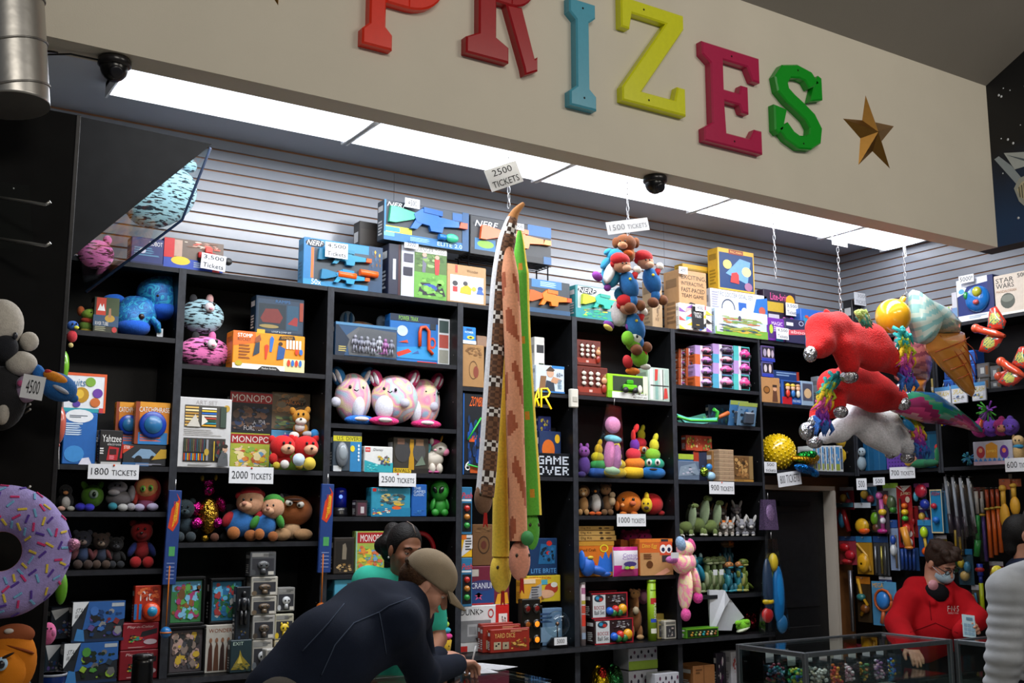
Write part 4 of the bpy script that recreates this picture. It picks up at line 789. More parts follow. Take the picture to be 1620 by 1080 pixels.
K('plain blue game box beside the green alien',651,675,766,z,'1c5aa8',[('t',.12,.84,.6,.92,'THE','c8dcf0'),('t',.12,.74,.9,.82,'GAMES','c8dcf0'),('t',.12,.64,.8,.72,'CLASSIC','c8dcf0'),('n',.1,.06,.9,.22,['4a8ac8','2a6ab0'],8,3)],d=.06)
card([('2500','TICKETS',.36)],600,658,746,771,'2500 TICKETS sign on the third bay shelf edge',YF-.01,pin=True)
z=Z[2][5]
x=K('dark window box with bronze figures, left of the farm game',527,560,850,z,'2a2420',[('r',.1,.25,.9,.9,'1c1814'),('n',.1,.02,.9,.3,['8a6a3a','5a4428','b89a6a'],10,3),('p',[(.4,.4),(.6,.4),(.62,.7),(.55,.85),(.42,.8)],'7a7060')],d=.08)
K('property board game box with farm picture behind the girl',562,607,840,z,'9ab060',MON('9aa848',['d8b83a','8ab04a','d8863a','6a9ac0','c86a4a'],6)[:-1]+[('t',.15,.75,1.2*.8,.92,'MONOPO','e8e4e0'),('r',0,0,.04,1,'8ab8a8')],d=.06)
z=Z[2][6]
zq=K('pale blue carton with brown crossed beams, behind the man',526,566,906,z,'4a9ab8',[('p',[(.5,.3),(.6,.3),(.95,.95),(.85,.95)],'5a4430'),('p',[(.85,.3),(.95,.3),(.6,.95),(.5,.95)],'5a4430'),('r',.08,.2,.42,.8,'8a3a34'),('r',.14,.4,.36,.6,'c8c0b0')],d=.12)[3]
K('red carton edge beside the pale blue carton',567,592,903,z,'a81c28',[('l',.1,.8,.8,.95,2,'e8c8c8')],d=.12)
# ---- bay 4 (behind the snakes)
z=Z[3][1]
xc=K('brown kraft mystery box with ornate oval print',731,766,545,z,'9a7448',[('o',.5,.4,.2,.22,'5a3c20',.88),('e',.62,.36,.12,.14,'7a3a2a'),('n',.1,.7,.9,.95,['7a5630','85623a','6a4a28'],14,3)],d=.16)
K('small blue gadget box on the kraft box',731,753,517,xc[3]+.001,'1d78c8',[('r',0,0,1,.2,'dfe3ea'),('t',.2,.62,.8,.74,'ROVER','e0f0ff'),('e',.6,.38,.26,.1,'d8c82c'),('e',.6,.38,.12,.05,'222'),('r',.3,.8,.7,.9,'154a80')],d=.06,off=.02)
K('ribbed tan carton partly hidden behind the spotted snake',754,770,531,xc[3]+.001,'8a6a54',[('r',.1*i,.1,.1*i+.05,.9,'a88a74')for i in range(1,10)],d=.06,off=.08)
xq=K('white laser target box with aiming boy picture',848,893,578,z,'bcc8d4',[('r',.55,.9,1,1,'2a78b8'),('e',.5,.72,.13,.16,'c09a80'),('p',[(.34,.8),(.5,.98),(.66,.84),(.6,.78),(.4,.78)],'4a3828'),('p',[(.3,.05),(.66,.05),(.62,.4),(.36,.45)],'2a3442'),('p',[(.1,.05),(.3,.05),(.36,.6),(.16,.6)],'7a5a3c'),('p',[(.5,.4),(.7,.34),(.9,.5),(.6,.6)],'b88a6a'),('t',.72,.6,.94,.76,'60+','3a4a5a'),('l',.76,.15,.92,.5,6,'6a8aa0'),('r',0,0,1,.06,'2a6aa8')],d=.08,off=.0)
K('narrow white tech box with yellow tag behind the green snake',846,862,533,z,'c8c8c4',[('r',.2,.72,.9,.86,'26282c'),('r',.0,.0,1,.36,'c8d02a'),('t',.15,.12,.85,.28,'30x','222'),('r',.4,.44,.9,.54,'3a4434')],d=.05,off=.10)
z=Z[3][2]
x=K('tall black archery toy box with green bow',732,764,622,z,'10161e',[('r',0,0,.05,1,'1c62b8'),('t',.3,.84,1,.96,'ZOMBIE','e0621c',.1),('n',.2,.1,.95,.75,['143a7a','1c4a98','0e2a50','163a60'],16,2),('r',.3,.4,.9,.48,'d0521c'),('t',.1,.05,.36,.16,'6','e8e8e8'),('r',.35,.02,.9,.1,'b8501c')],d=.08)
o,w,h=x[:3]
for q in(0,1):MB().tube([(-.3*w,-.012,h*(.42-.3*q)),(.35*w,-.012,h*(.7-.3*q)if not q else h*.08)],.006,'2ab03a',seg=6).build('toy_arrow',o,'plastic')
K('navy toy box with orange lizard picture',854,888,682,z,'1c3058',[('e',.4,.6,.3,.22,'c8621c'),('p',[(.3,.3),(.5,.5),(.9,.2),(.8,.14)],'d8761c'),('e',.82,.84,.12,.1,'d8a81c'),('n',.02,.02,.98,.3,['8a3a28','a04a2c','6a2a28'],12,2)],d=.08,off=.1)
K('dark blue pack behind the green snake, above the lizard box',852,872,658,z+.30,'1c2a68',[('n',.1,.1,.9,.9,['2a3a8a','a89a2a','1c2450'],12,2)],d=.05,off=.13)
K('plain black carton under the dark blue pack',853,886,676,z,'1a1a1e',[('r',.1,.1,.9,.9,'202026')],d=.05,off=.2)
t=thing('pixel_sign','black GAME OVER sign in white pixel letters','sign',PY(875,751,YF+.03))
t.location.z=z+.001;w=PY(904,735,YF+.03).x-PY(848,735,YF+.03).x;h=PY(878,717,YF+.03).z-z
MB().bev(-w/2,0,0,w/2,.03,h,.003,'0d1016').build('board',t,'laminate')
FONT5={'G':'0111 1000 1011 1001 0111','A':'0110 1001 1111 1001 1001','M':'10001 11011 10101 10001 10001','E':'1111 1000 1110 1000 1111','O':'0110 1001 1001 1001 0110','V':'10001 10001 01010 01010 00100','R':'1110 1001 1110 1010 1001'}
for r_,word in enumerate(('GAME','OVER')):
 u=w/23;x0=-w/2+u*1.6
 for ch in word:
  rows=FONT5[ch].split();b=MB()
  for j,row in enumerate(rows):
   for i,bit in enumerate(row):
    if bit=='1':b.box(x0+i*u,-.004,h*(.88-.44*r_)-(j+1)*h*.072,x0+i*u+u*.92,0,h*(.88-.44*r_)-j*h*.072-h*.008,'b8c0cc')
  b.build('pixel_letter',t,'paper');x0+=(len(rows[0])+1)*u
p=PY(848,645,YF-.012);q=PY(872,614,YF-.012)
t=thing('neon_sign','yellow neon tube letters partly behind the green snake','sign',(p.x,YF-.012,p.z));w,h=q.x-p.x,q.z-p.z
for pts in([(.35,.05),(.35,.95),(.75,.98),(.92,.8),(.8,.6),(.4,.52)],[(.62,.52),(1.0,.0)],[(-.1,.05),(.0,.6),(.15,.95),(.2,.5),(.05,.45),(.2,.1)]):
 MB().tube([(x*w,0,y*h)for x,y in pts],.0062,'f0c81c',seg=8).build('neon_tube',t,'neon')
MB().box(-.02,.012,.04*h,w,.018,.2*h,'2a2a2c').build('mount',t,'plastic')
t=thing('wall_dispenser','small white plastic dispenser on the post right of the snakes','device',PY(905,645,YF-.004));h=.13
MB().bev(-.033,-.035,0,.033,0,h,.006,'c8c6bc').build('case',t,'plastic');MB().bev(-.02,-.038,.04,.02,-.035,.075,.001,'a8a69c').build('button_panel',t,'plastic')
z=Z[3][3]
xd=K('white and red basketball hoop box with DUNK title',728,805,957,z,'d0d2d4',[('r',.72,.45,1,1,'c0201c'),('t',.0,.80,.46,.93,'DUNK>','1c1c20'),('o',.62,.82,.06,.1,'b82a28',.7),('r',.0,.22,.62,.68,'7a7c80'),('r',.14,.34,.34,.6,'a8aaae'),('r',.17,.38,.31,.55,'85878b'),('r',.78,.5,.96,.8,'e0dcd8'),('n',.8,.52,.94,.76,['333','888','a66'],8,2),('r',0,.02,.14,.14,'b82824'),('p',[(.3,.3),(.5,.34),(.46,.24),(.34,.22)],'3a2a28')],d=.22,off=.1)
xcr=K('crimson and blue party game box below the kraft crate',741,806,895,xd[3]+.001,'6a2034',[('r',.0,0,.62,.42,'22427c'),('p',[(0,.42),(.62,.5),(.62,.42)],'22427c'),('r',.02,.74,.24,.92,'b8b0a8'),('e',.34,.5,.32,.14,'3a3a6a'),('t',.06,.42,.62,.57,'CRANIUM','d8dce8'),('p',[(.16,.12),(.24,.32),(.32,.12),(.14,.25),(.34,.25)],'d05a8a'),('p',[(.64,.0),(.98,.0),(.94,.3),(.7,.26)],'d89a2a'),('r',0,0,.6,.04,'a82a30')],d=.12,off=.12)
K('brown kraft crate with round emblem on the party game',747,783,829,xcr[3]+.001,'6a4a2c',[('o',.5,.5,.26,.22,'3c2818',.85),('e',.5,.5,.12,.1,'5a2c20'),('n',.1,.8,.9,.95,['5a3e24','7a5a38'],6,2)],d=.14,off=.13)
def bopbox(lab,yt,z):
 x=K(lab,729,747,yt,z,'2a6a94',[('r',.1,.06,.9,.66,'12161c'),('t',.05,.76,.95,.88,'Push','d82a24',.1),('r',.05,.7,.9,.74,'c8d0d8')],d=.07,off=.02,group='blue traffic light toy packs')
 o,w,h=x[:3]
 for i,c in enumerate(('b0201c','b0702a','2a8a3a')):MB().ell((0,-.004,h*(.55-.18*i)),(w*.24,.02,w*.24),c).build('game_button',o,'balloon')
 return x[3]
z1=bopbox('blue traffic light toy pack, lower of two',882,xd[3]+.001)
z2=K('yellow crayon box between the blue toy packs',728,747,846,z1+.001,'d8a81c',[('p',[(0,0),(1,.4),(1,1),(.4,1)],'c8c8cc'),('l',.4,.3,.95,.9,5,'444'),('r',0,.8,.5,1,'c8641c')],d=.07)[3]
bopbox('blue traffic light toy pack, upper of two',770,z2+.001)
for q,(xl,xr,yt,off)in enumerate(((760,812,985,.06),(764,824,988,.02),(776,838,994,-.02))):
 K(['red yard dice box, rear of three','red yard dice box, middle of three','red yard dice box with gold dice, front of three'][q],xl,xr,yt,z,'8a2418',[('n',.5,.1,.95,.6,['b88a3a','8a5a24','6a3418','c8a050'],16,4),('t',.1,.62,.62,.82,'YARD DICE','d8a860'),('r',.08,.14,.26,.46,'a89a80'),('r',.3,.14,.46,.44,'9a8c74'),('e',.14,.3,.025,.04,'222'),('e',.2,.38,.025,.04,'222'),('e',.38,.3,.025,.04,'222'),('l',.5,.85,.95,.95,2,'c88a6a')],d=.035,off=off,group='red yard dice boxes')
xo=K('yellow surgery game box below the blue peg toy',834,887,910,z+.29,'c8b02a',[('t',.06,.86,.7,.96,'OPERATION','c8281c'),('e',.72,.5,.2,.2,'a83a28'),('e',.55,.3,.26,.16,'d8a888'),('e',.8,.64,.1,.1,'d8d8d0'),('r',.4,.66,.6,.84,'4aa0b8'),('p',[(.0,.0),(.5,.1),(.4,.3),(0,.3)],'8a5a2a')],d=.06,off=.14)
K('pale blue carton under the yellow surgery game',840,890,962,z,'6a8ab0',[('r',.1,.1,.9,.5,'8aa8c8'),('l',.1,.6,.8,.9,3,'34507a')],d=.08,off=.14)
K('dark blue peg toy box with red knobs',838,882,851,xo[3]+.001,'14325a',[('t',.05,.06,.95,.18,'LITE BRITE','5a9ad8'),('p',[(.3,.3),(.9,.3),(.95,.8),(.4,.85)],'1c5a8a'),('n',.35,.3,.9,.8,['1a4a7a','2a6aa0','123'],12,3),('e',.7,.86,.1,.07,'b82a24'),('e',.66,.6,.07,.05,'b82a24')],d=.07,off=.14)
K('orange and yellow pencil carton left of the surgery game',824,857,915,z+.29,'c8922a',[('p',[(.3,0),(1,.3),(1,.8),(.5,.6)],'9a9a9c'),('l',.5,.1,.9,.7,6,'4a4a50'),('r',0,.8,.7,.98,'d8c0a0')],d=.06,off=.06)
K('dark carton behind the toy traffic light',826,859,958,z,'1a1816',[('r',.1,.1,.9,.9,'241f1c')],d=.05,off=.14)
card(['5000'],877,897,1007,1021,'5000 card before the plasma globe',YF-.02)
# ---- bay 5
z=Z[4][1]
SHIP=[('r',.03,.03,.97,.97,'5a2018'),('p',[(.1,.12),(.8,.12),(.9,.3),(.02,.3)],'8a3020'),('r',.4,.14,.5,.22,'c8a8a0'),('n',.7,.25,.97,.8,['8a5a30','4a2418','b89060','7a2a20'],10,3)]
def shipbox(lab,xl,xr,yt,z):
 x=K(lab,xl,xr,yt,z,'6a2a1e',SHIP,d=.12,group='boxed pirate ships');o,w,h=x[:3]
 for i in range(3):
  cx=(-.28+.22*i)*w;MB().tube([(cx,-.006,.3*h),(cx,-.006,.9*h)],.003,'4a2a18',seg=5).build('mast',o,'plastic')
  b=MB()
  for j in range(3):b.ell((cx,-.01,(.42+.17*j)*h),(w*.075,.006,h*.07),'c8c0b4',seg=8,rings=5)
  b.build('sail',o,'cloth')
 MB().ell((.36*w,-.008,.55*h),(w*.09,.014,h*.12),'c08860').build('pirate_face',o,'plastic');MB().ell((.36*w,-.006,.28*h),(w*.08,.012,h*.16),'8a2a1c').build('pirate_coat',o,'plastic')
 return x[3]
zz=shipbox('boxed pirate ship set, lower of two',912,962,580,z);shipbox('boxed pirate ship set, upper of two',911,951,538,zz+.001)
x=K('lime green jungle truck box with window',962,1025,593,z,'8ac01c',[('r',.12,.3,.88,.92,'2a3a2a'),('r',0,0,1,.26,'d8dcd8'),('r',0,.0,.1,.3,'6aa81c'),('r',.88,.2,1,1,'c8d0b8'),('t',.60,.14,.97,.26,'JUNGLE','2c3028'),('t',.62,.04,.97,.12,'ADVENTURE','2c3028')],d=.12,off=.0)
o,w,h=x[:3];b=MB();b.bev(-.16*w,-.03,.34*h,.18*w,-.004,.58*h,.008,'5ab81c');b.bev(-.06*w,-.028,.58*h,.1*w,-.004,.78*h,.008,'3a9a1c');b.build('toy_jeep',o,'plastic')
for s in(-.12,.12):MB().lathe([(.022,0),(.022,.014)],'181818',(s*w,-.02,.34*h),seg=12,M=rotm(math.pi/2)).build('wheel',o,'rubber')
MB().ell((.28*w,-.01,.42*h),(.02,.012,.03),'d8d8c8').build('toy_animal',o,'plastic')
K('pale train set box with red rail pictures',1026,1064,582,z,'a8b8b0',[('r',.08+.24*i,.05,.22+.24*i,.95,('d0d4cc','7aa098','c8ccc4','9ab0a8')[i])for i in range(4)]+[('p',[(.3,.6),(.42,.62),(.46,.95),(.32,.95)],'b83a34'),('p',[(.7,.08),(.9,.1),(.86,.4),(.74,.4)],'b83a34'),('r',.1,.45,.95,.48,'2a2a2c'),('r',.66,.05,.69,.95,'34363a')],d=.14,off=.02)
z=Z[4][4]
zz=z
zz=K('orange and yellow hand kit box behind the blue hand bag',914,972,856,z,'c86a1c',[('r',.02,.02,.98,.3,'d88a2a'),('r',0,.88,1,1,'b8842c'),('t',.06,.72,.5,.8,'Hand Craft','4a2410'),('p',[(.5,.1),(.95,.14),(.92,.7),(.84,.5),(.76,.74),(.68,.5),(.6,.6)],'2a6ac8'),('o',.72,.8,.12,.11,'d8c02a',.7),('e',.45,.35,.05,.05,'c83a1c')],d=.14,off=.04)[3]
for i in range(3):
 zz=K('flat tan game carton, %s of three on the hand kit'%('bottom','middle','top')[i],914,975-2*i,(846,838,831)[i]+1,zz+.001,'b08a4a',[('t',.08,.2,.36,.8,'Dig Kit','3a2410'),('e',.62,.5,.05,.25,'3a2a18'),('e',.8,.5,.08,.18,'5a4020'),('r',0,0,1,.08,'6a4a1c')],d=.14,off=.05,group='flat tan game cartons in a pile')[3]
x=K('orange robot craft box with big eyes',1013,1065,852,z,'c86428',[('r',0,0,1,.62,'b88a5a'),('r',0,.9,1,1,'d87a2a'),('t',.06,.72,.5,.86,'Dino Egg','e8b83a',.02),('r',.6,.55,.98,.92,'c84a2a'),('r',.64,.92,.86,.99,'2a2a2c'),('e',.7,.72,.1,.12,'e8e8e4'),('e',.88,.72,.1,.12,'e8e8e4'),('e',.7,.7,.05,.06,'1c2a4a'),('e',.88,.7,.05,.06,'1c2a4a'),('r',.66,.36,.92,.54,'24262a'),('e',.28,.3,.1,.1,'5a3418'),('p',[(.4,.0),(.8,.2),(.9,.1),(.7,0)],'d89a80'),('l',.1,.44,.4,.6,3,'6a4020')],d=.12,off=.0)
for i in range(5):K(('first','second','third','fourth','fifth')[i]+' slim orange carton from the left behind the candy bag',1003-5*i,1008-5*i,857-i,z,'a85a2a',[('r',.1,.1,.9,.3,'7a3a18')],d=.10,off=.14,group='slim orange cartons behind the candy bag')
card([('1000','TICKETS',.38)],976,1022,811,834,'1000 TICKETS sign on the plush shelf edge',YF-.01)
z=Z[4][5]
def bocce(lab,xl,xr,yt,z,off):
 x=K(lab,xl,xr,yt,z,'2a1a1c',[('r',0,0,1,.05,'a81c2c'),('r',.97,0,1,1,'a81c2c'),('r',0,.95,1,1,'a81c2c'),('r',.03,.05,.38,.92,'c8ccd0'),('e',.2,.78,.13,.14,'2a3a4a'),('e',.16,.8,.05,.07,'2a8ab8'),('e',.25,.74,.05,.07,'b8302a'),('t',.07,.36,.35,.5,'BOCCE','a02430'),('t',.07,.16,.35,.32,'Ball Set','26282c'),('n',.42,.55,.95,.92,['a8a8b0','5a5a64','3a2a30','888'],16,3)],d=.1,off=off,group='boxed bocce ball sets');o,w,h=x[:3]
 for i,(c,px_,pz_)in enumerate((('1d5ac0',-.02,.28),('c02a24',.14,.34),('d89a1c',.34,.34),('2a6a34',.08,.2),('2a6a34',.24,.2))):MB().ell((px_*w,-.006,pz_*h),(w*(.11 if i==2 else .085),.03,w*(.11 if i==2 else .085)),c).build('ball',o,'plastic')
 return x[3]
z1=bocce('bocce set with white label, lower front box',941,1002,978,z,.0);z2=bocce('bocce set behind the lower front box',934,985,976,z,.12)
bocce('bocce set with white label, upper front box',936,993,937,max(z1,z2)+.001,.02);bocce('bocce set behind the upper front box',932,976,934,max(z1,z2)+.001,.14)
for i,(xl,xr,yt)in enumerate(((1041,1056,980),(1052,1073,981))):K(('small yellow figure box beside the green tube','small white figure box right of the yellow one')[i],xl,xr,yt,z,('a89a5a','b8b4a8')[i],[('r',.12,.1,.88,.72,'3c3c40'),('r',.1,.8,.9,.92,'6a6a64'),('n',.2,.12,.8,.66,['c8b8b0','222','888'],8,i)],d=.07,off=.05-.04*i)
K('pair of yellow flat boxes behind the green tube',1040,1064,970,z,'b8a04a',[('r',.1,.1,.9,.5,'8a7a3a')],d=.05,off=.14)
# ---- bay 6
z=Z[5][1]
CAR=['c870b0','b07ac8','e09ac0','7aa8d8','c8c0e0']
def carbox(lab,xl,xr,yt,z,c,base,off=.03):
 x=K(lab,xl,xr,yt,z,base,[('r',.06,.08,.94,.92,'24202a'),('r',.0,.0,.3,1,base),('r',.30,.0,.44,1,'d8d4e0')],d=.1,off=off,group='stacked boxes of toy cars');o,w,h=x[:3]
 MB().ell((.12*w,-.01,.48*h),(.3*w,.03,.24*h),c).ell((.1*w,-.012,.62*h),(.17*w,.026,.2*h),darker(c,.8)).build('toy_car',o,'balloon')
 for s in(-.06,.3):MB().lathe([(.0135,0),(.0135,.012),(.006,.014)],'2a242c',(s*w,-.026,.3*h),seg=10,M=rotm(math.pi/2)).build('wheel',o,'rubber')
 return x[3]
nm=['bottom','second','third','top']
cols3=((1100,1126,[596,577,561,547],['c89ae0','b88ad0','c07ac0','e090b0'],'b8582a','left column'),(1128,1160,[592,575,561,545],['e890c0','d85a9a','e8a0b0','5a4a6a'],'4a98b8','middle column'),(1161,1187,[592,571,548],['d84a8a','c850a0','d0408c'],'4ab0b0','right column'))
for xl,xr,ys,cs,base,nmx in cols3:
 zz=z
 for i,y in enumerate(ys):zz=carbox('small toy car box, %s of %s'%(nm[i]+(' from bottom' if 0<i<3 else ''),nmx),xl,xr,y,zz+.0005,cs[i],base if i%2==0 else 'a88ac0',off=.02+.01*i)
for q in range(2):
 zz=z
 for i in range(4):zz=carbox('rear toy car box, %s of the %s stack in shade'%(nm[i]+(' from bottom' if 0<i<3 else ''),('leftmost','inner left')[q]),1074+12*q,1086+12*q,[599,582,566,552][i]-q,zz+.0005,'a86ab0','a8502a',off=.16-.05*q)
z=Z[5][3]
K('dark green figure blister box below the red and green box',1074,1098,718,z,'2a5a8a',[('r',0,.8,1,1,'a8c040'),('n',.05,.1,.95,.75,['3a8ac0','2a4a7a','c8c8d0','4a7a3a'],14,3)],d=.05,off=.1)
x=K('red and blue figure blister box under the green one',1098,1126,714,z,'28304a',[('r',0,.6,.3,1,'a83a24'),('n',.1,.05,.95,.6,['2a5a98','3a7ac0','1c2c50','8a9ab0'],14,4),('e',.8,.25,.16,.14,'2a8ad0')],d=.05,off=.12)
K('red and lime toy box on the blister boxes',1086,1127,689,x[3]+.001,'a8402a',[('r',.32,0,.6,1,'b8482c'),('n',.0,.05,.32,.95,['8aa83a','4a6a24','c8b84a'],8,3),('n',.6,.05,1,.95,['6a8a3a','3a4a20','a8b060'],8,4),('n',.34,.1,.6,.9,['d8a080','b8685a','e8c0a0'],8,5)],d=.06,off=.11)
K('tan tower game carton left of the wooden blocks',1128,1141,713,z,'8a6438',[('r',.2,.6,.9,.9,'6a4a28'),('l',.2,.2,.8,.5,3,'4a3018')],d=.08,off=.06)
K('jungle adventure board game box with stampede picture',1161,1192,721,z,'6a4c2c',[('n',.05,.12,.82,.95,['8a6238','5a3c20','a87c48','3a2a18','b89058'],26,3),('r',.8,.1,1,1,'8a7048'),('r',0,0,1,.08,'a87c3a'),('t',.1,.02,.5,.07,'JUMANJI','2a1a0c')],d=.06,off=.03)
t0,w,h,_=fit(1139,1162,711,z,.0)
t=thing('block_tower','tower of pale wooden blocks beside the tan carton','blocks',t0+Vector((0,w/2,.0015)))
for i in range(15):
 hh=h/15
 for k in range(3):
  a=-w/2+w/3*k+.0006;c=a+w/3-.0012
  b=MB();(b.bev(a,-w/2,0,c,w/2,hh*.95,.001,'9a8268')if i%2 else b.bev(-w/2,a,0,w/2,c,hh*.95,.001,'a88e72'));b.build('block',t,'card',loc=(0,0,i*hh))
card([('900','TICKETS',.32)],1122,1162,760,783,'900 TICKETS sign above the grey plush dinosaurs',YF-.01,pin=True)
z=Z[5][6]
x=K('low green window box of tiny jungle animals',1080,1137,993,z,'4a8a1c',[('r',.04,.12,.96,.84,'1a3018'),('r',0,.9,1,1,'7ac02a')],d=.1,off=-.04)
o,w,h=x[:3]
for i in range(7):
 b=MB();c=('b8862a','6a9a3a','c8a06a','2a9aa0','b86a2a','c8c0a0','8a5a2a')[i];cx=(-.36+.12*i)*w;b.ell((cx,-.01,.34*h),(.012,.008,h*.14),c,seg=8,rings=6);b.ell((cx+.006,-.012,.58*h),(.008,.008,h*.1),c,seg=8,rings=6);b.build('toy_animal',o,'plastic')
z=Z[6][1]
zz=K('tan box with round badge and sailor figure over the doorway',1206,1235,597,z,'a87c50',[('e',.26,.5,.18,.15,'4a3018'),('e',.26,.5,.14,.11,'8a5a2a'),('p',[(.55,.05),(.85,.05),(.8,.5),(.6,.5)],'5a3a2a'),('e',.7,.56,.1,.09,'c89878'),('r',.58,.62,.82,.72,'3a2a24')],d=.1)[3]
zz=K('lower small purple figure box over the doorway',1206,1224,572,zz+.001,'4a4a8a',[('r',.05,.25,.95,.9,'2a2430'),('e',.3,.55,.14,.25,'b8b0b8'),('e',.7,.55,.12,.28,'c8b8b8'),('r',0,0,1,.2,'2a3aa0')],d=.07)[3]
K('upper small purple figure box over the doorway',1205,1226,547,zz+.001,'5a4a80',[('r',.05,.25,.95,.9,'2a2430'),('e',.25,.55,.12,.25,'9a90a8'),('e',.55,.55,.12,.28,'c8b8b8'),('e',.82,.5,.1,.25,'a898a8'),('r',0,0,1,.2,'2a3aa0')],d=.07)
x=K('blue and red figure tray box beside the sailor box',1238,1268,602,z,'1c4a98',[('r',.1,.3,.95,.95,'1a1c2a'),('r',0,0,.5,.3,'b01c28'),('r',.5,.04,1,.26,'24509c'),('t',.55,.1,.95,.2,'FIGURES','cde')],d=.1)
o,w,h=x[:3]
for i,c in enumerate(('d8a81c','c8b040','b88a60')):b=MB();cx=(-.25+.27*i)*w;b.ell((cx,-.012,.68*h),(.022,.014,.024),'d8a888');b.ell((cx,-.012,.78*h),(.024,.016,.016),c);b.ell((cx,-.012,.45*h),(.02,.014,.032),('c83a2a','2a6ab0','c8c0b0')[i]);b.build('toy_figure',o,'plastic')
K('pale figure box beside the blue and red tray box',1269,1288,603,z,'8aa0b8',[('r',.1,.2,.9,.9,'4a4a5a'),('e',.5,.5,.3,.2,'c8a880')],d=.08)
K('blue street play box behind the tray box',1226,1266,587,z,'24407a',[('l',.1,.84,.9,.97,2,'8aa8d0'),('r',.9,.5,1,1,'a83a2a')],d=.06,off=.15)
K('grey building set box behind the silver hooves',1296,1316,596,z,'7a8088',[('n',.1,.1,.9,.9,['5a6068','a8acb0','8a6a4a'],10,3)],d=.08,off=.05)
z=Z[6][3-1]
for i in range(6):
 K(('first','second','third','fourth','fifth','sixth')[i]+' slim white sports box from the right, beside the yellow cushion',1322-7*i,1335-7*i if i==0 else 1328-7*i,705,z,'c0c4c8',[('r',.1,.25,.55,.95,'4a8ac0'),('r',.1,.05,.55,.3,'8a9a3a'),('r',.65,.1,.9,.9,'4a5a6a'),('n',.1,.3,.9,.8,['3a6ab0','2a3a5a','b8c0c8'],6,i)],d=.16,off=.01,group='slim white sports boxes in a row')
card(['500','tickets'],1209,1229,729,749,'square 500 card under the spiky yellow ball',YF-.02)
card(['800 TICKETS'],1231,1269,744,770,'tilted 800 TICKETS sign above the dark doorway',YF-.02,sk=-.12)
# ================================================================ plush and loose toys
def plush(lab,parts,Y=None,X=None,z=None,name='plush_toy',cat='plush toy',group=None,dm='plush',flat=.8,extra=None):
 """parts: (part, px, py, rx, ry, colour[, dy px towards the room, material, tilt deg]); an ellipsoid each, at its own distance"""
 rz=0 if X is None else-math.pi/2;R=Matrix.Rotation(-rz,3,'Z')
 cx=sum(p[1]for p in parts[:2])/len(parts[:2]);c0=PY(cx,parts[0][2],Y)if X is None else PX(cx,parts[0][2],X)
 px=(c0.x*math.sin(PSI)+c0.y*math.cos(PSI))/F;phi=math.atan2(c0.x,c0.y);phi=phi if X is None else math.pi/2-phi;sn,cs=math.sin(phi),math.cos(phi)
 P=(lambda x,y,d=0:PY(x,y,Y-d*px))if X is None else(lambda x,y,d=0:PX(x,y,X-d*px))
 zl=min(P(p[1],p[2],p[6]if len(p)>6 else 0).z-(p[4]+(p[3]*abs(math.sin(math.radians(p[8])))if len(p)>8 else 0))*px for p in parts);base=Vector((c0.x,c0.y,zl));dz=(z-zl+.002)if z is not None else 0
 t=thing(name,lab,cat,base+Vector((0,0,dz)),rz,group)
 bb=[9,-9,-9,-9]
 for p in parts:
  dy=p[6]if len(p)>6 else 0;m=p[7]if len(p)>7 and p[7]else dm;a=math.radians(p[8])if len(p)>8 else 0
  b=(p[3]+p[4])/2*flat;ax=math.sqrt(max(p[3]**2-(b*sn)**2,(.55*p[3])**2))/cs
  v=R@(P(p[1],p[2],dy)-base);ax=min(ax,1.15*p[3]);a2,c2=math.hypot(ax*math.cos(a),p[4]*math.sin(a))*px,math.hypot(ax*math.sin(a),p[4]*math.cos(a))*px
  bb=[min(bb[0],v.x-a2),max(bb[1],v.x+a2),max(bb[2],v.y+b*px),max(bb[3],v.z+c2)]
  sg=(8,6)if p[3]<4 else(14,9)if p[3]<16 else(24,15)
  MB().ell(v,(ax*px,b*px,p[4]*px),p[5],M=rotm(0,a,0),seg=sg[0],rings=sg[1]).build(p[0],t,m)
 if extra:extra(t,lambda x,y,d=0:R@(P(x,y,d)-base),px)
 if X is None and z is not None and Y>YF-.02:
  l,r_,tp=room(t.location.x+(bb[0]+bb[1])/2,z);k=min(1,(r_-l)/(bb[1]-bb[0]),(tp-z-.003)/bb[3]);t.scale=(k,k,k)
  t.location.x+=max(0,l-(t.location.x+bb[0]*k))-max(0,t.location.x+bb[1]*k-r_);t.location.y-=max(0,t.location.y+bb[2]*k-YF-.35)
 return t
YP=YF+.13
def eyes(x,y,d,r=2,dy=0,c='0c0c0e',dyv=0):return[('eye',x-d,y-dyv,r,r*1.2,c,dy,'plastic'),('eye',x+d,y+dyv,r,r*1.2,c,dy,'plastic')]
# zebra plush added to imitate a reflection in the canopy's mirror strip
plush('blue zebra-striped pillow plush stored behind the acrylic strip',[('body',255,312,62,46,'9fc3cf',0,'zebra_blue',-38),('ear',300,262,12,12,'9fc3cf',0,'zebra_blue')],Y=6.1,flat=.5)
plush('pink zebra-striped pillow plush at the low end of the acrylic strip',[('body',152,402,28,24,'e878b8',0,'zebra_pink'),('ear',170,380,7,8,'e878b8',0,'zebra_pink')],Y=6.12,flat=.5)
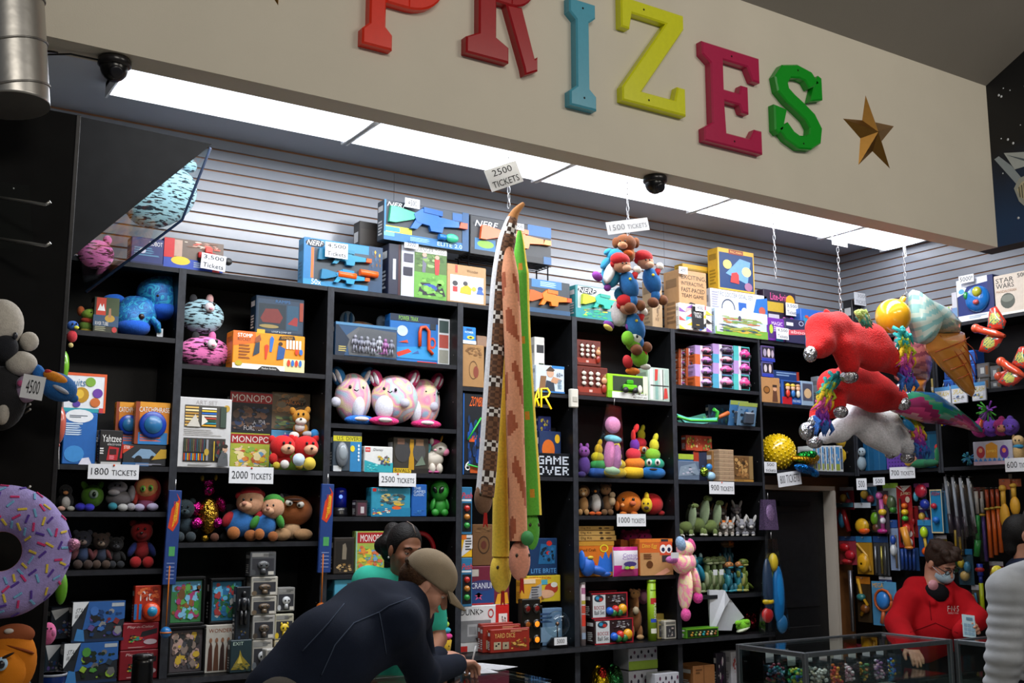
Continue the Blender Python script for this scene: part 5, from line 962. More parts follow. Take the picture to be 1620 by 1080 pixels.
# shelf of the whales
z=Z[0][1]
def whale(lab,pts,eye,tail,fin,z,Y):
 P=lambda x,y,d=0:PY(x,y,Y)+Vector((0,d,0));b=P(pts[0][0],pts[0][1]);zl=min(P(x,y).z-r*.0041 for x,y,r in pts)
 base=Vector((b.x,Y,zl));o=Vector((0,0,z-zl+.002));t=thing('whale_plush',lab,'plush toy',base+o,group='blue glitter whale plush')
 Q=lambda x,y,d=0:P(x,y,d)-base
 pr=[('c',Q(*pts[i][:2]),Q(*pts[i+1][:2]),pts[i][2]*.0041,pts[i+1][2]*.0041)for i in range(len(pts)-1)]
 sdf_obj('body',pr,.012,'0f6fb4','glitter_blue',t,.05)
 x,y,r=pts[0]
 MB().ell(Q(x,y+r*.5,-.03),(r*.0039,r*.0036,r*.0021),'1257c0').build('belly',t,'plush')
 for tx,ty,a in tail:MB().ell(Q(tx,ty),(.06,.022,.028),'1a62c8',M=rotm(0,math.radians(a),0)).build('tail_fin',t,'plush')
 MB().ell(Q(eye[0],eye[1],-r*.0039),(.017,.012,.017),'2a1410').build('eye',t,'plastic')
 if fin:MB().tube([Q(x,y,-.06)for x,y in fin],[.035,.04,.028],'1565c0',flat=.5).build('flipper',t,'glitter_blue');MB().box(*(Q(fin[-1][0]-4,fin[-1][1]+6,-.07)),*(Q(fin[-1][0]+6,fin[-1][1]-6,-.065)),'c8ccd0').build('sewn_label',t,'paper')
whale('lower glitter blue whale plush at the shelf edge',[(208,503,25),(222,490,20),(205,478,11)],(217,501),((180,469,-8),(223,473,12)),[(234,502),(244,512),(247,525)],z,YP+.02)
whale('upper glitter blue whale plush lying over the lower one',[(254,475,25),(247,462,24),(264,443,14)],(243,467),((279,438,20),(254,440,-25)),None,z+.12,YP+.05)
plush('small green dinosaur head toy beside the river tube box',[('body',135,512,10,9,'5a7a2a',6),('head',144,493,15,9,'86a83a',8,None,-10),('jaw',138,503,10,5,'a83a24',8),('crest',128,488,6,8,'b85a2c',4),('foot',136,519,9,4,'8a7a2a',8)]+eyes(147,490,2,1.2,18),Y=YP,z=Z[0][1])
plush('small blue and red hanging plush at the pillar edge',[('head',115,515,9,8,'2a5aa8',0),('body',114,532,8,10,'b02a34',0),('beak',121,518,4,3,'c8c83a',6),('foot',112,546,4,4,'b8a86a',2)]+eyes(118,512,3,1.5,8),Y=5.9)
for lab,x,y,rx,ry,c in(('green foil balloon edge behind the pillar',100,580,9,26,'6aa82a'),('orange and purple balloon edge behind the pillar',93,672,11,30,'b85a4a')):
 plush(lab,[('balloon',x,y,rx,ry,c,0,'balloon'),('knot',x,y+ry+2,2,3,c,0,'balloon')],Y=5.7,name='balloon',cat='balloon',extra=lambda t,q,px,x=x,y=y,ry=ry:MB().tube([q(x,y+ry),q(x,y+ry+40)],.002,'c8c8c8',seg=5).build('string',t,'rubber'))
z=Z[0][3]
plush('black and white bird plush on the upper dark row',[('body',104,792,12,14,'1a1a1e',0),('head',104,776,10,10,'141418',2),('belly',104,794,7,10,'a8a4a0',6),('beak',104,779,4,3,'b87a4a',10),('foot',97,804,6,4,'b89080',8),('foot',112,804,6,4,'a8a8a0',8)]+eyes(104,774,4,1.5,9),Y=YP,z=z)
plush('round green plush with big eyes and blue feet',[('body',146,786,17,18,'4a7a1e',0),('ear',134,770,5,8,'4a7a1e',0,None,-30),('ear',158,770,5,8,'4a7a1e',0,None,30),('eye_white',148,783,7,7,'9ab0a0',13),('eye',149,783,3,4,'18281a',19,'plastic'),('foot',127,803,8,6,'2a28a8',10),('foot',141,804,8,6,'2c2aac',12)],Y=YP,z=z)
plush('grey and white shaggy plush with teal feet',[('body',188,790,20,13,'6a666a',0),('head',186,772,15,10,'85818a',4),('muzzle',180,780,9,5,'a09ca0',12),('arm',208,782,6,13,'8a868c',4),('foot',178,802,7,6,'2a7a8a',14),('foot',194,804,8,6,'a8a8a8',14),('foot',207,803,7,6,'9a98a0',14)]+eyes(186,769,4,1.5,14),Y=YP,z=z)
plush('orange-faced doll plush with red hair and green eyes',[('body',241,794,13,12,'7a3a5a',0),('hair',243,772,21,23,'a82a24',-3),('head',243,769,17,17,'c8854e',4),('leg',231,800,8,6,'a8a0c0',12),('leg',252,799,9,6,'b0a8c8',12),('arm',224,784,5,12,'a83028',2),('eye_white',237,770,4,5,'6aa83a',17),('eye_white',249,769,4,5,'6aa83a',17),('eye',237,770,2,3,'101a10',20,'plastic'),('eye',249,769,2,3,'101a10',20,'plastic')],Y=YP,z=z)
z=Z[0][4]
def doll(lab,x,w,yt,zz,cs,Y=YP,grp=None,dots=True):
 h=70/30*w*.5;k=w/30;yb=yt+70*k;hd,bd,ar,lg,mz=cs
 return plush(lab,[('body',x,yt+42*k,11*k,14*k,bd,0),('head',x,yt+16*k,15*k,15*k,hd,4),('ear',x-12*k,yt+4*k,5*k,5*k,hd,2),('ear',x+12*k,yt+4*k,5*k,5*k,hd,2),('muzzle',x,yt+21*k,7*k,5*k,mz,14*k),('arm',x-14*k,yt+42*k,5*k,11*k,ar,4,None,25),('arm',x+14*k,yt+42*k,5*k,11*k,ar,4,None,-25),('leg',x-9*k,yt+60*k,8*k,8*k,lg,14*k),('leg',x+9*k,yt+60*k,8*k,8*k,lg,14*k),('nose',x,yt+18*k,2.2*k,1.6*k,'141010',20*k,'plastic')]+eyes(x,yt+12*k,5*k,1.6*k,17*k),Y=Y,z=zz,group=grp)
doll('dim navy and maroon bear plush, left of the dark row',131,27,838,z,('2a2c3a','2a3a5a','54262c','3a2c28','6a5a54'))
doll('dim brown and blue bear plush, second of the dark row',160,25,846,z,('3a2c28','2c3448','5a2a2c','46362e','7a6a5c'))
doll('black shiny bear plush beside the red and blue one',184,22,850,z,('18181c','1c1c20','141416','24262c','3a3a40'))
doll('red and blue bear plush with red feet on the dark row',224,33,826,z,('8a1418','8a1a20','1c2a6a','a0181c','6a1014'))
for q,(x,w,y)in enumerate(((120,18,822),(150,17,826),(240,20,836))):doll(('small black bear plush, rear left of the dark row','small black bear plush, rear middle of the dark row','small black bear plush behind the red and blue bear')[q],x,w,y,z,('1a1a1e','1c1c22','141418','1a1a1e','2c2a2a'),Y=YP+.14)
# second bay: zebra squish pair
z=Z[1][1]
def zeb(lab,x,y,rx,ry,m,face,z,extra_ears=()):
 plush(lab,[('body',x,y,rx,ry,'ffffff',0,m),('face_patch',x+12,y-ry*.52,8,8,'d8d0d4',rx*.62),('ear',x+12,y-ry+1,6,9,face,4),('ear',x-14,y-ry+1,6,9,'2a2a2e',4),('nose',x+14,y-ry*.45,3,2,'d890a0',rx*.78)]+eyes(x+10,y-ry*.62,9,2.6,rx*.70,dyv=-2),Y=YP+.03,z=z,flat=.7,group='zebra-striped cushion plush pair')
zeb('round pink zebra-striped cushion plush on the shelf',324,553,40,26,'zebra_pink','d870a8',z)
zeb('round blue-grey zebra-striped cushion plush on the pink one',320,498,34,28,'zebra_blue','c89a98',z+.205)
# second bay, plush seated before the board games (plain bears in the same colours)
z=Z[1][2]
kn=[('body',447,734,13,11,'b8181c',0),('head',447,713,20,18,'c81a1c',4),('muzzle',455,717,11,8,'d8a080',18),('nose',457,715,2.4,2,'1a1010',27,'plastic'),('ear',430,702,6,7,'c81a1c',0),('ear',462,699,6,7,'c81a1c',0),('arm',432,732,7,9,'c0201c',8),('mitten',450,741,7,7,'d4d0cc',18),('foot',437,743,6,6,'b8a02a',14)]+eyes(454,707,5,2.2,20)
plush('red plush bear with white mitten, left of the seated pair',kn,Y=YF+.08,z=z,group='red plush bears before the board games')
plush('red plush bear with two round tags, right of the seated pair',[(p[0],p[1]+42,p[2]+6)+tuple(p[3:])for p in kn],Y=YF+.07,z=z,group='red plush bears before the board games',
 extra=lambda t,q,px:[MB().lathe([(.038,0),(.038,.003)],c,q(x,y,30),M=rotm(math.pi/2),seg=18).build('hang_tag',t,'paper')for x,y,c in((478,739,'b8c8d8'),(495,745,'c8b03a'))])
plush('orange and white fox plush sitting on top of the red bears',[('body',486,684,12,12,'c88428',0),('head',487,665,14,12,'c88a2c',4),('ear',474,656,5,7,'c08428',2,None,-20),('ear',497,655,5,7,'c08428',2,None,20),('muzzle',487,672,9,6,'d8d4cc',13),('chest',485,681,8,7,'d8d4d0',9),('leg',476,694,8,6,'d4d0cc',12),('leg',498,692,9,5,'a8a8ac',12),('shoe',508,692,7,8,'2a7ab8',14),('nose',487,668,2,1.6,'1a1010',19,'plastic')]+eyes(487,660,4,1.8,15),Y=YP+.0,z=z+.185)
z=Z[1][3]
doll('dark teal long-bodied plush at the left end, black feet',293,30,782,z,('1c2a30','20303a','18242a','2a343a','2a3a40'))
plush('gold and magenta sequin dragon plush',[('body',329,812,17,30,'a8822c',0,'foil'),('head',330,769,10,10,'b01a78',2,'foil'),('crest',330,757,9,7,'c82a90',0,'foil'),('wing',310,800,9,12,'a01a6c',0,'foil',20),('wing',350,792,8,14,'a01a6c',0,'foil',-20),('leg',311,823,10,9,'a01c70',12,'foil'),('leg',344,822,9,9,'a01c70',12,'foil'),('foot',324,848,6,5,'b8902c',10,'foil'),('foot',340,846,7,7,'5a3424',10),('horn',320,750,3,5,'b8922c',0),('horn',342,749,3,5,'b8922c',0),('nose',331,772,3,2,'2a1020',12)]+eyes(330,766,4,1.6,12),Y=YP,z=z)
doll('black bear plush with grey cape behind the gold dragon',364,26,778,z,('1a1c22','24262e','2c2e38','1a1c20','3a3a40'),Y=YP+.12)
MR=lambda x,y,hat:[('body',x-14,y+40,24,22,'2a6ab0',0),('head',x+4,y+8,22,20,'c09070',6),('ear',x-13,y-3,7,7,hat,2),('ear',x+20,y-5,7,7,hat,2),('crown',x+5,y-7,18,11,hat,5),('muzzle',x-4,y+13,10,7,'c89a7a',22),('arm',x+18,y+32,8,14,hat,10,None,-20),('arm',x-32,y+34,8,13,hat,6,None,30),('shoe',x-23,y+56,10,10,'9a5a28',24),('shoe',x+4,y+60,10,9,'8a5024',22),('nose',x-6,y+9,4,3.4,'b8806a',31)]+eyes(x-1,y+3,6,2,26)
plush('large red and blue plush bear with tan muzzle',MR(392,797,'a01c24'),Y=YP,z=z)
plush('green and blue plush bear leaning on the brown round plush',[(p[0],p[1]*.8+86,p[2]*.86+116,p[3]*.8,p[4]*.86)+tuple(p[5:])for p in MR(428,797,'3a8a34')],Y=YP-.04,z=z)
plush('big round brown mushroom-shaped plush at the right end',[('cap',472,808,30,24,'8a4a1e',0),('body',470,838,14,14,'b89470',4),('foot',455,845,14,10,'a8835c',16),('foot',488,845,15,9,'a07a54',16),('eye_white',466,795,6,5,'c8c4bc',23),('eye_white',484,798,6,5,'c8c4bc',23),('eye',468,796,2,2.5,'141010',29,'plastic'),('eye',482,799,2,2.5,'141010',29,'plastic'),('brow',475,790,12,2,'3a1c10',24)],Y=YP+.02,z=z)
plush('plush with red cap peeking behind the brown mushroom plush',[('body',478,800,16,26,'2a2a30',0),('head',478,775,15,12,'8a5a3c',2),('cap',479,768,17,11,'a01c20',2),('brim',473,776,12,4,'8a181c',12)]+eyes(474,780,4,1.6,14),Y=YP+.16,z=z)
plush('dim black and white plush in the back behind the green bear',[('body',448,812,18,30,'1c1c22',0),('head',446,782,14,13,'24242c',2),('stripe',442,778,4,9,'7a7a84',9)]+eyes(448,780,5,1.4,12),Y=YP+.18,z=z)
# third bay: three rainbow squish plush
def squish(lab,x,y,rx,ry,ear,foot,z,fx,ft,m='tie_dye',Y=YP+.03):
 e=[('body',x,y,rx,ry,'ffffff',0,m),('belly_patch',x+fx[0],y+14,rx*.38,ry*.5,'cfd0dc',rx*.62),('hand',x+fx[1],y+6,8,8,'b8b8c8',rx*.78),('foot',x+ft,y+ry-5,25,8,foot,rx*.7,'fur'),('toe_pad',x+ft+2,y+ry-7,12,4,'d8c8c8',rx*1.0)]
 for s in(-1,1):e+=[('ear',x+s*rx*.78,y-ry*.86,11,17,ear,0,None,s*24),('ear_stripe',x+s*rx*.78,y-ry*.86,4,12,'d8d4dc',9,None,s*24),('ear_stripe',x+s*(rx*.78+7),y-ry*.84,2.6,8,'d8d4dc',8,None,s*24)]
 e+=eyes(x+fx[2],y-ry*.42,10,2.6,rx*.72,dyv=1)
 def smile(t,q,px):MB().tube([q(x+fx[2]-4,y-ry*.34,rx*.79),q(x+fx[2],y-ry*.28,rx*.80),q(x+fx[2]+4,y-ry*.34,rx*.79)],.004,'14141a',seg=5).build('smile',t,'plush')
 plush(lab,e,Y=Y,z=z,flat=.72,extra=smile,group='rainbow cushion plush trio')
z=Z[2][2]
squish('rainbow cushion plush with blue ears and blue feet',558,632,29,40,'2a78b8','1c6ac8',z,(8,-27,6),12)
squish('rainbow cushion plush with pink ears, middle of the trio',625,631,41,42,'c83a72','e0307a',z,(-18,18,-8),-18,Y=YP)
squish('rainbow cushion plush with pink ears, right of the trio',688,636,27,40,'c02c68','e0307a',z,(-14,16,14),4,Y=YP+.05)
plush('shell-pink mermaid cushion plush behind the figure box',[('body',570,528,42,34,'ffffff',0,'mermaid'),('ear',548,492,12,14,'9ab0c4',0,None,15),('ear',603,498,10,13,'9ab0c4',0,None,-10),('ear_stripe',545,490,3,10,'2a5a80',10),('ear_stripe',554,490,3,10,'2a5a80',10)],Y=YP+.16,z=Z[2][1],flat=.5)
z=Z[2][3]
plush('white unicorn figure with pink mane and gold horn',[('body',704,724,19,15,'d8d0c4',0),('leg',692,740,6,9,'d4ccc0',8),('leg',704,740,6,9,'d4ccc0',10),('leg',716,740,6,9,'d8d0c4',8),('head',716,707,14,12,'dcd6cc',6),('muzzle',726,712,7,7,'d880a0',10),('mane',708,697,12,7,'c83080',4,None,10),('mane_lock',697,707,5,10,'5ab0c0',4,None,20),('tail',685,718,5,9,'c03a80',0),('ear',703,694,4,6,'e0d8d0',8),('horn',719,690,2.6,7,'d89a2c',4,None,20),('hoof',704,746,14,2.5,'c05090',8),('eye',718,706,3,1.2,'2a1c1c',17),('cheek',709,709,3,2,'e0a0b0',17)],Y=YP,z=z,name='unicorn_figure',cat='figure',dm='rubber')
z=Z[2][4]
t=thing('beacon_lamp','blue rotating beacon lamp with black base','lamp',PY(537,817,YP)*1,group=None);t.location.z=z+.0005
MB().lathe([(.052,0),(.052,.018),(.046,.032),(.046,.055)],'16161a').build('base',t,'plastic');MB().lathe([(.042,.055),(.042,.15),(.036,.17),(.012,.178)],'1420a0').build('dome',t,'glow_dim' if 'glow_dim' in MATS else 'balloon');MB().ell((-.012,-.04,.12),(.012,.008,.012),'6a90ff').build('bulb',t,'glow')
al=[('body',697,800,11,15,'2a8a2c',0),('head',697,775,15,17,'2f962f',4),('leg',690,810,6,6,'2a8a2c',8),('leg',705,810,6,6,'2a8a2c',8),('arm',686,797,4,10,'2a8a2c',5,None,15),('arm',708,797,4,10,'2a8a2c',5,None,-15),('eye',700,774,4,6,'0c140c',16,'plastic',30),('eye',690,774,3,6,'0c140c',15,'plastic',-30)]
plush('green alien figure with black oval eyes, front',al,Y=YP-.02,z=z,name='alien_figure',cat='figure',dm='rubber')
plush('second green alien figure mostly hidden behind the first',[(p[0],p[1]-12,p[2]+1)+tuple(p[3:])for p in al],Y=YP+.12,z=z,name='alien_figure',cat='figure',dm='rubber')
# red hoop, rainbow swirl cup
c=PY(662,865,YP+.02);t=thing('toy_hoop','red ring toy behind the girl, standing on edge','ring',Vector((c.x,c.y,Z[2][5]+.002)))
MB().tube([(.11*math.cos(a*math.pi/14),0,.128+.11*math.sin(a*math.pi/14))for a in range(28)],.016,'a01420',seg=8,closed=True).build('ring',t,'plastic');MB().bev(-.03,-.02,.0,.03,.02,.02,.004,'8a1018').build('foot',t,'plastic')
z=Z[2][6]
t=thing('swirl_cup','yellow smiling cup topped with rainbow swirl plush','plush toy',PY(699,1030,YF+.0));t.location.z=z+.0005
MB().lathe([(.048,0),(.062,.10),(.058,.105)],'c8a01c',seg=20).build('cup',t,'plush')
for i,(c_,r)in enumerate((('c82a80',.066),('2a9ab0',.056),('9ac03a',.046),('c8c03a',.034))):MB().ell((0,0,.125+.036*i),(r,r,.026),c_).build('swirl_ring',t,'plush')
MB().ell((.004,0,.265),(.016,.016,.03),'b8b03a').build('swirl_tip',t,'plush')
for s in(-1,1):MB().ell((s*.018,-.058,.07),(.004,.003,.005),'201810',seg=8,rings=5).build('eye',t,'plastic')
# fourth bay: traffic light, plasma globe
z=Z[3][3];c=PY(844,1027,YF+.0);w=.145;h=.325
t=thing('traffic_light_lamp','black toy traffic light with glowing amber lamps','lamp',Vector((c.x,YF+.05,z+.001)))
MB().bev(-w/2,-.03,0,w/2,.03,h,.006,'18140f').build('case',t,'plastic')
for i,(cc,m)in enumerate((('d87a1c','glow'),('d8781c','glow'),('6a1410','balloon'))):
 zz=.062+.1*i;
 for s in(-.036,.036):
  MB().lathe([(.03,0),(.032,.006),(.03,.012)],'0c0a08',(s,-.03,zz),M=rotm(math.pi/2),seg=18).build('lamp_rim',t,'plastic');MB().ell((s,-.034,zz),(.026,.012,.026),cc if s>0 or i==2 else '8a4a14').build('lens',t,m if s>0 or i==1 and s>0 else 'balloon')
t=thing('plasma_globe','clear plasma globe on black base with electrode','lamp',PY(882,1027,YF+.06));t.location.z=z+.0005
MB().lathe([(.075,0),(.075,.02),(.05,.05),(.045,.06)],'141416').build('base',t,'plastic');MB().ell((0,0,.15),.088,'dfe8f0',seg=24,rings=16).build('globe',t,'glass');MB().ell((0,0,.15),.014,'8a6a58').build('electrode',t,'metal');MB().tube([(0,0,.06),(0,0,.145)],.005,'5a5a60').build('stem',t,'metal')
# fifth bay
z=Z[4][2]
def swirl(lab,x,yb,w,cols,Y,zz,face=True):
 k=w/36;n=len(cols);P_=[]
 for i,c in enumerate(cols):P_.append(('swirl_ring',x+(1 if i%2 else-1)*k,yb-(9+13*i)*k,(19-4.0*i)*k,9.5*k,c,0))
 P_.append(('swirl_tip',x+3*k,yb-(7+13*n)*k,4*k,7*k,cols[-1],0,None,20))
 if face:P_+=[('eye_white',x-6*k,yb-24*k,4*k,5*k,'d8d8d0',15*k),('eye_white',x+6*k,yb-24*k,4*k,5*k,'d8d8d0',15*k),('eye',x-6*k,yb-24*k,1.8*k,2.5*k,'101010',19*k,'plastic'),('eye',x+6*k,yb-24*k,1.8*k,2.5*k,'101010',19*k,'plastic'),('smile',x,yb-14*k,6*k,1.6*k,'3a2010',17*k)]
 plush(lab,P_,Y=Y,z=zz,group='rainbow swirl plush on the middle shelf')
RB=['2a50c0','28a048','c8c028','d82a30','d8c830']
swirl('blue to yellow swirl plush at the left, behind the bagged toy',946,757,34,['2a5aa8','3aa050','c8b81c','d0a81c'],YP+.02,z,False)
swirl('yellow swirl plush with green face beside the bagged toy',974,757,36,['d0b01c','d8b820','c8a81c','d8c030'],YP-.03,z)
swirl('red and yellow rainbow swirl plush in the middle',1003,757,40,['d8b01c','d8761c','c82a3a','6a2a9a','d82a2a'],YP+.0,z,False)
swirl('blue, green and yellow swirl plush with grin, right end',1036,757,40,['1c6ab0','1c9a7a','7ab02a','c8c028'],YP-.03,z)
swirl('yellow-topped rainbow swirl plush stacked behind',1018,720,34,['2a9a48','d8641c','d82a3a','c8c028'],YP+.13,z+.12)
plush('small purple plush at the left end of the swirl shelf',[('body',924,738,10,16,'5a3a8a',0),('head',924,716,9,9,'8a4a9a',2),('ear',919,707,3,5,'8a4a9a',0),('ear',929,707,3,5,'8a4a9a',0),('foot',920,752,7,5,'3a2a6a',8)]+eyes(924,714,3,1.4,9),Y=YP,z=z)
z=Z[4][3]
plush('small lion plush at the left end',[('body',923,798,8,13,'a87c4a',0),('mane',923,777,10,10,'7a5028',0),('head',923,778,7,7,'b88c58',6),('leg',918,810,4,5,'b88c58',6),('leg',928,810,4,5,'b88c58',6),('muzzle',923,781,3,2.5,'d8c0a0',12)]+eyes(923,776,3,1,12),Y=YP,z=z)
plush('small black and white penguin plush',[('body',942,796,9,15,'c8c4c0',0),('back',943,793,10,16,'1a1a1e',-4),('head',942,774,7,7,'16161a',2),('beak',942,777,2.4,2,'c87a24',9),('flipper',933,795,3,11,'1a1a1e',4,None,15),('flipper',951,795,3,11,'1a1a1e',4,None,-15),('foot',937,812,5,3,'c8561c',8),('foot',947,812,5,3,'c8561c',8)],Y=YP,z=z)
plush('small spotted leopard plush holding its cub',[('body',961,796,10,14,'7a5838',0),('head',958,773,9,9,'8a6440',4),('ear',952,766,3,3,'5a3c24',2),('ear',965,766,3,3,'5a3c24',2),('cub',968,792,6,8,'b09878',8),('cub_head',969,782,5,5,'b8a080',10),('leg',956,810,5,5,'6a4a2c',8),('leg',966,810,5,5,'6a4a2c',8)]+eyes(958,772,3,1,12),Y=YP,z=z)
plush('round orange bird plush with pink beak',[('body',994,797,20,18,'d8741c',0),('beak',1001,798,5,4,'c8643a',18),('cheek',985,801,3,3,'e89a5a',17),('wing',976,802,4,8,'c8681c',4),('foot',986,814,6,3,'c86a1c',10),('foot',1003,814,6,3,'c86a1c',10)]+eyes(994,792,8,2.4,16),Y=YP,z=z)
plush('round red plush with a yellow flame face',[('body',1031,797,18,17,'b8181c',0),('flame',1023,798,9,12,'d8b81c',12),('flame_tip',1023,785,4,7,'d8b81c',13),('foot',1046,811,6,4,'a0141a',4),('smile',1023,803,4,2.6,'3a2410',20)]+eyes(1022,796,3.5,1.4,20),Y=YP,z=z)
z=Z[4][4]
plush('blue hand-shaped foam toy in front of the orange kit box',[('palm',927,896,12,15,'1a5ab8',0),('finger',918,886,5,15,'1c60c0',1),('thumb',943,902,14,7,'1a58b4',2,None,15),('cuff',955,908,10,4,'1650a4',2),('trim',932,882,5,3,'b89a1c',6)],Y=YF+.0,z=z,dm='rubber',name='foam_hand',cat='toy')
x0,w,h,_=fit(973,1012,865,z,-.01)
t=thing('candy_bag','white and pink cotton candy bag with purple lettering','bag',x0+Vector((0,.02,.001)))
b=MB();n=9
prof=[(i/(n-1),(.012+.03*math.sin(math.pi*min(1,i/(n-1)*1.05)))if 0<i<n-1 else .003)for i in range(n)]
vs=[];
for v,d in prof:
 for j in range(9):u=j/8;vs.append(((u-.5)*w*(1-.04*math.sin(math.pi*v)),-d*math.sin(math.pi*(u*.9+.05)),v*h))
b.add(vs,[(i*9+j,i*9+j+1,(i+1)*9+j+1,(i+1)*9+j)for i in range(n-1)for j in range(8)],'d0ccd4',True)
for k_,i in enumerate(b.f):
 if k_<18:b.c[k_]=C('c02080')
 elif k_>55:b.c[k_]=C('b82a78')
b.build('bag',t,'balloon');MB().box(-w/2,.001,0,w/2,.004,h,'c8c4cc').build('bag_back',t,'balloon')
p=MB();draw(p,[('t',.22,.66,.8,.78,'Cotton','6a2a9a',.03),('t',.2,.54,.84,.66,'Candy','6a2a9a',.03),('e',.52,.42,.26,.09,'3a2a6a'),('e',.4,.3,.1,.05,'8ac03a'),('e',.6,.3,.1,.05,'e0c03a')],w,h,y=-.046);p.build('lettering',t,'paper')
for q,(x,y)in enumerate(((994,846),(1018,843),(1042,848))):plush(('left','middle','right')[q]+' magenta plush lump behind the candy bag',[('body',x,y,15,11,'9a1858',0),('ear',x-8,y-9,4,4,'a01c60',0),('ear',x+8,y-9,4,4,'a01c60',0)]+eyes(x,y-2,4,1.2,11),Y=YP+.14,z=z+.21,group='magenta plush stored high behind the kit boxes')
z=Z[4][5]
def tube_toy(lab,x,yt,r,z,Y,cols,rings):
 c=PY(x,1015,Y);h=(PY(x,yt,Y).z-z)*.96;R=r*.0042;t=thing('toy_tube',lab,'tube',Vector((c.x,Y,z+.001)))
 MB().lathe([(R,0),(R,h)],cols[0],seg=18).build('tube',t,'card');MB().lathe([(R*1.06,h-.02),(R*1.06,h)],cols[1],seg=18).build('end_cap',t,'plastic')
 p=MB()
 for(v0,v1,c_)in rings:
  P_=[(R*1.012*math.sin(a),-R*1.012*math.cos(a))for a in[(-1+.25*q)*.9 for q in range(9)]]
  p.add([(x_,y_,v0*h)for x_,y_ in P_]+[(x_,y_,v1*h)for x_,y_ in P_],[(q,q+1,q+10,q+9)for q in range(8)],c_)
 p.build('wrap_print',t,'card');return t,R,h
tube_toy('white and pink toy tube at the left end of the low shelf',922,915,5,z,YF+.03,('b8a8ac','a8a4a8'),[(.5,.62,'b84a3a'),(.3,.48,'c83a2a'),(.64,.7,'a89a3a'),(.1,.2,'8a9ab0'),(.8,.9,'a86a8a')])
t,R,h=tube_toy('tall lime green toy tube with red and blue print',1032,913,7.5,z,YF+.02,('8ab01c','7aa01c'),[(.6,.7,'b82a2a'),(.3,.36,'2a4ab0'),(.12,.2,'d8d8c8'),(.82,.84,'5a7a14')])
p=MB();g,fs=glyphs('PUNCH');p.add([(.004+.02*y-.01,-R*1.03,h*(.62-.26*x))for x,y in g],fs,'e8e8e0');p.build('lettering',t,'paper')
plush('tall brown spotted giraffe plush beside the bocce sets',[('body',1004,985,11,20,'7a4a24',0),('neck',1003,960,6,22,'8a5a30',0),('head',1005,946,8,7,'96683a',4),('ear',998,940,3,3,'7a5030',2),('ear',1011,940,3,3,'7a5030',2),('leg',999,1005,5,11,'8a5c34',4),('leg',1012,1005,5,11,'8a5c34',6),('foot',1013,1014,6,4,'b89468',10),('tag',1006,972,5,6,'a89a80',12,'paper')]+eyes(1006,944,3,1,9),Y=YP,z=z)
plush('small pink swirl lollipop plush behind the green tube',[('body',1020,985,8,30,'3a2a34',0),('disc',1019,953,11,12,'8a4a6a',2),('disc_ring',1019,953,6,7,'b87a94',9)],Y=YP+.08,z=z)
# sixth bay: toy swords, blister packs, plush dinosaurs
z=Z[5][2]
t=thing('toy_sword','green and white foam cutlass lying along the shelf edge','toy sword',PY(1110,662,YF+.03));t.location.z=z+.002;q=lambda x,y:(lambda v:Vector((v.x,0,v.z-PY(1110,671,YF+.03).z)))(PY(x,y,YF+.03)-Vector((t.location.x,0,0)))
MB().prism([(q(x,y).x,q(x,y).z)for x,y in((1068,655),(1085,661),(1110,663),(1134,661),(1134,668),(1110,671),(1082,669))],-.012,.012,'6ac8c0').build('blade',t,'rubber')
MB().tube([q(x,y)+Vector((0,-.014,0))for x,y in((1070,660),(1090,666),(1132,667))],.008,'4ab83a',seg=6).build('blade_edge',t,'rubber');MB().tube([q(1133,668),q(1135,652),q(1129,648)],.014,'3aa83a').build('guard',t,'rubber');MB().tube([q(1136,661),q(1152,654)],[.014,.018],'b05a24').build('handle',t,'rubber')
t=thing('toy_sword','second green foam sword behind the front cutlass','toy sword',PY(1095,655,YF+.12));t.location.z=z+.002
MB().prism([(-.16,.02),(.12,.09),(.14,.06),(.1,.0),(-.14,.0)],-.012,.012,'3a7a6a').build('blade',t,'rubber');MB().tube([(.1,0,.06),(.17,0,.03)],.016,'2a8a3a').build('handle',t,'rubber')
for i,(xl,xr,yt,off)in enumerate(((1152,1180,634,.06),(1166,1195,637,.0))):
 x=K(('blue blister pack leaning at the back of the sword shelf','clear and blue blister pack in front on the sword shelf')[i],xl,xr,yt,z,('3a6a9a','5a7a98')[i],[('r',0,.84,1,1,'8a9a4a'),('n',.1,.1,.9,.8,['24303c','2a5a8a','7a8a98','1c2430'],12,i)],d=.012,off=off,lean=.18)
 MB().bev(-.25*x[1],-.03,.1*x[2],.3*x[1],-.001,.6*x[2],.01,'39424e').build('blister',x[0],'balloon')
for q in range(3):K(('left','middle','right')[q]+' dark tub pack behind the foam swords',1122+12*q,1135+12*q,640,z,'24384c',[('n',.1,.1,.9,.9,['2a5a7a','3a6a4a','1c2834'],8,q)],d=.04,off=.16,group='dark tub packs behind the foam swords')
z=Z[5][3]
K('grey and white toy pack on the grey dice tray',1073,1107,729,z,'5a6a80',[('p',[(0,.2),(1,.3),(.8,.9),(.1,.7)],'7a8a9a'),('n',.1,.25,.85,.75,['aab','4a5a6a','8a98a8'],10,4)],d=.05,off=.0)
plush('green and blue ball toys before the blister boxes',[('ball',1114,745,7,8,'8aa83a',4,'foil'),('ball',1125,752,7,7,'8ab0c8',6,'plastic'),('ball',1122,737,5,5,'2a7ac0',2,'plastic')],Y=YF+.06,z=z,name='novelty_balls',cat='toy',dm='plastic')
z=Z[5][4]
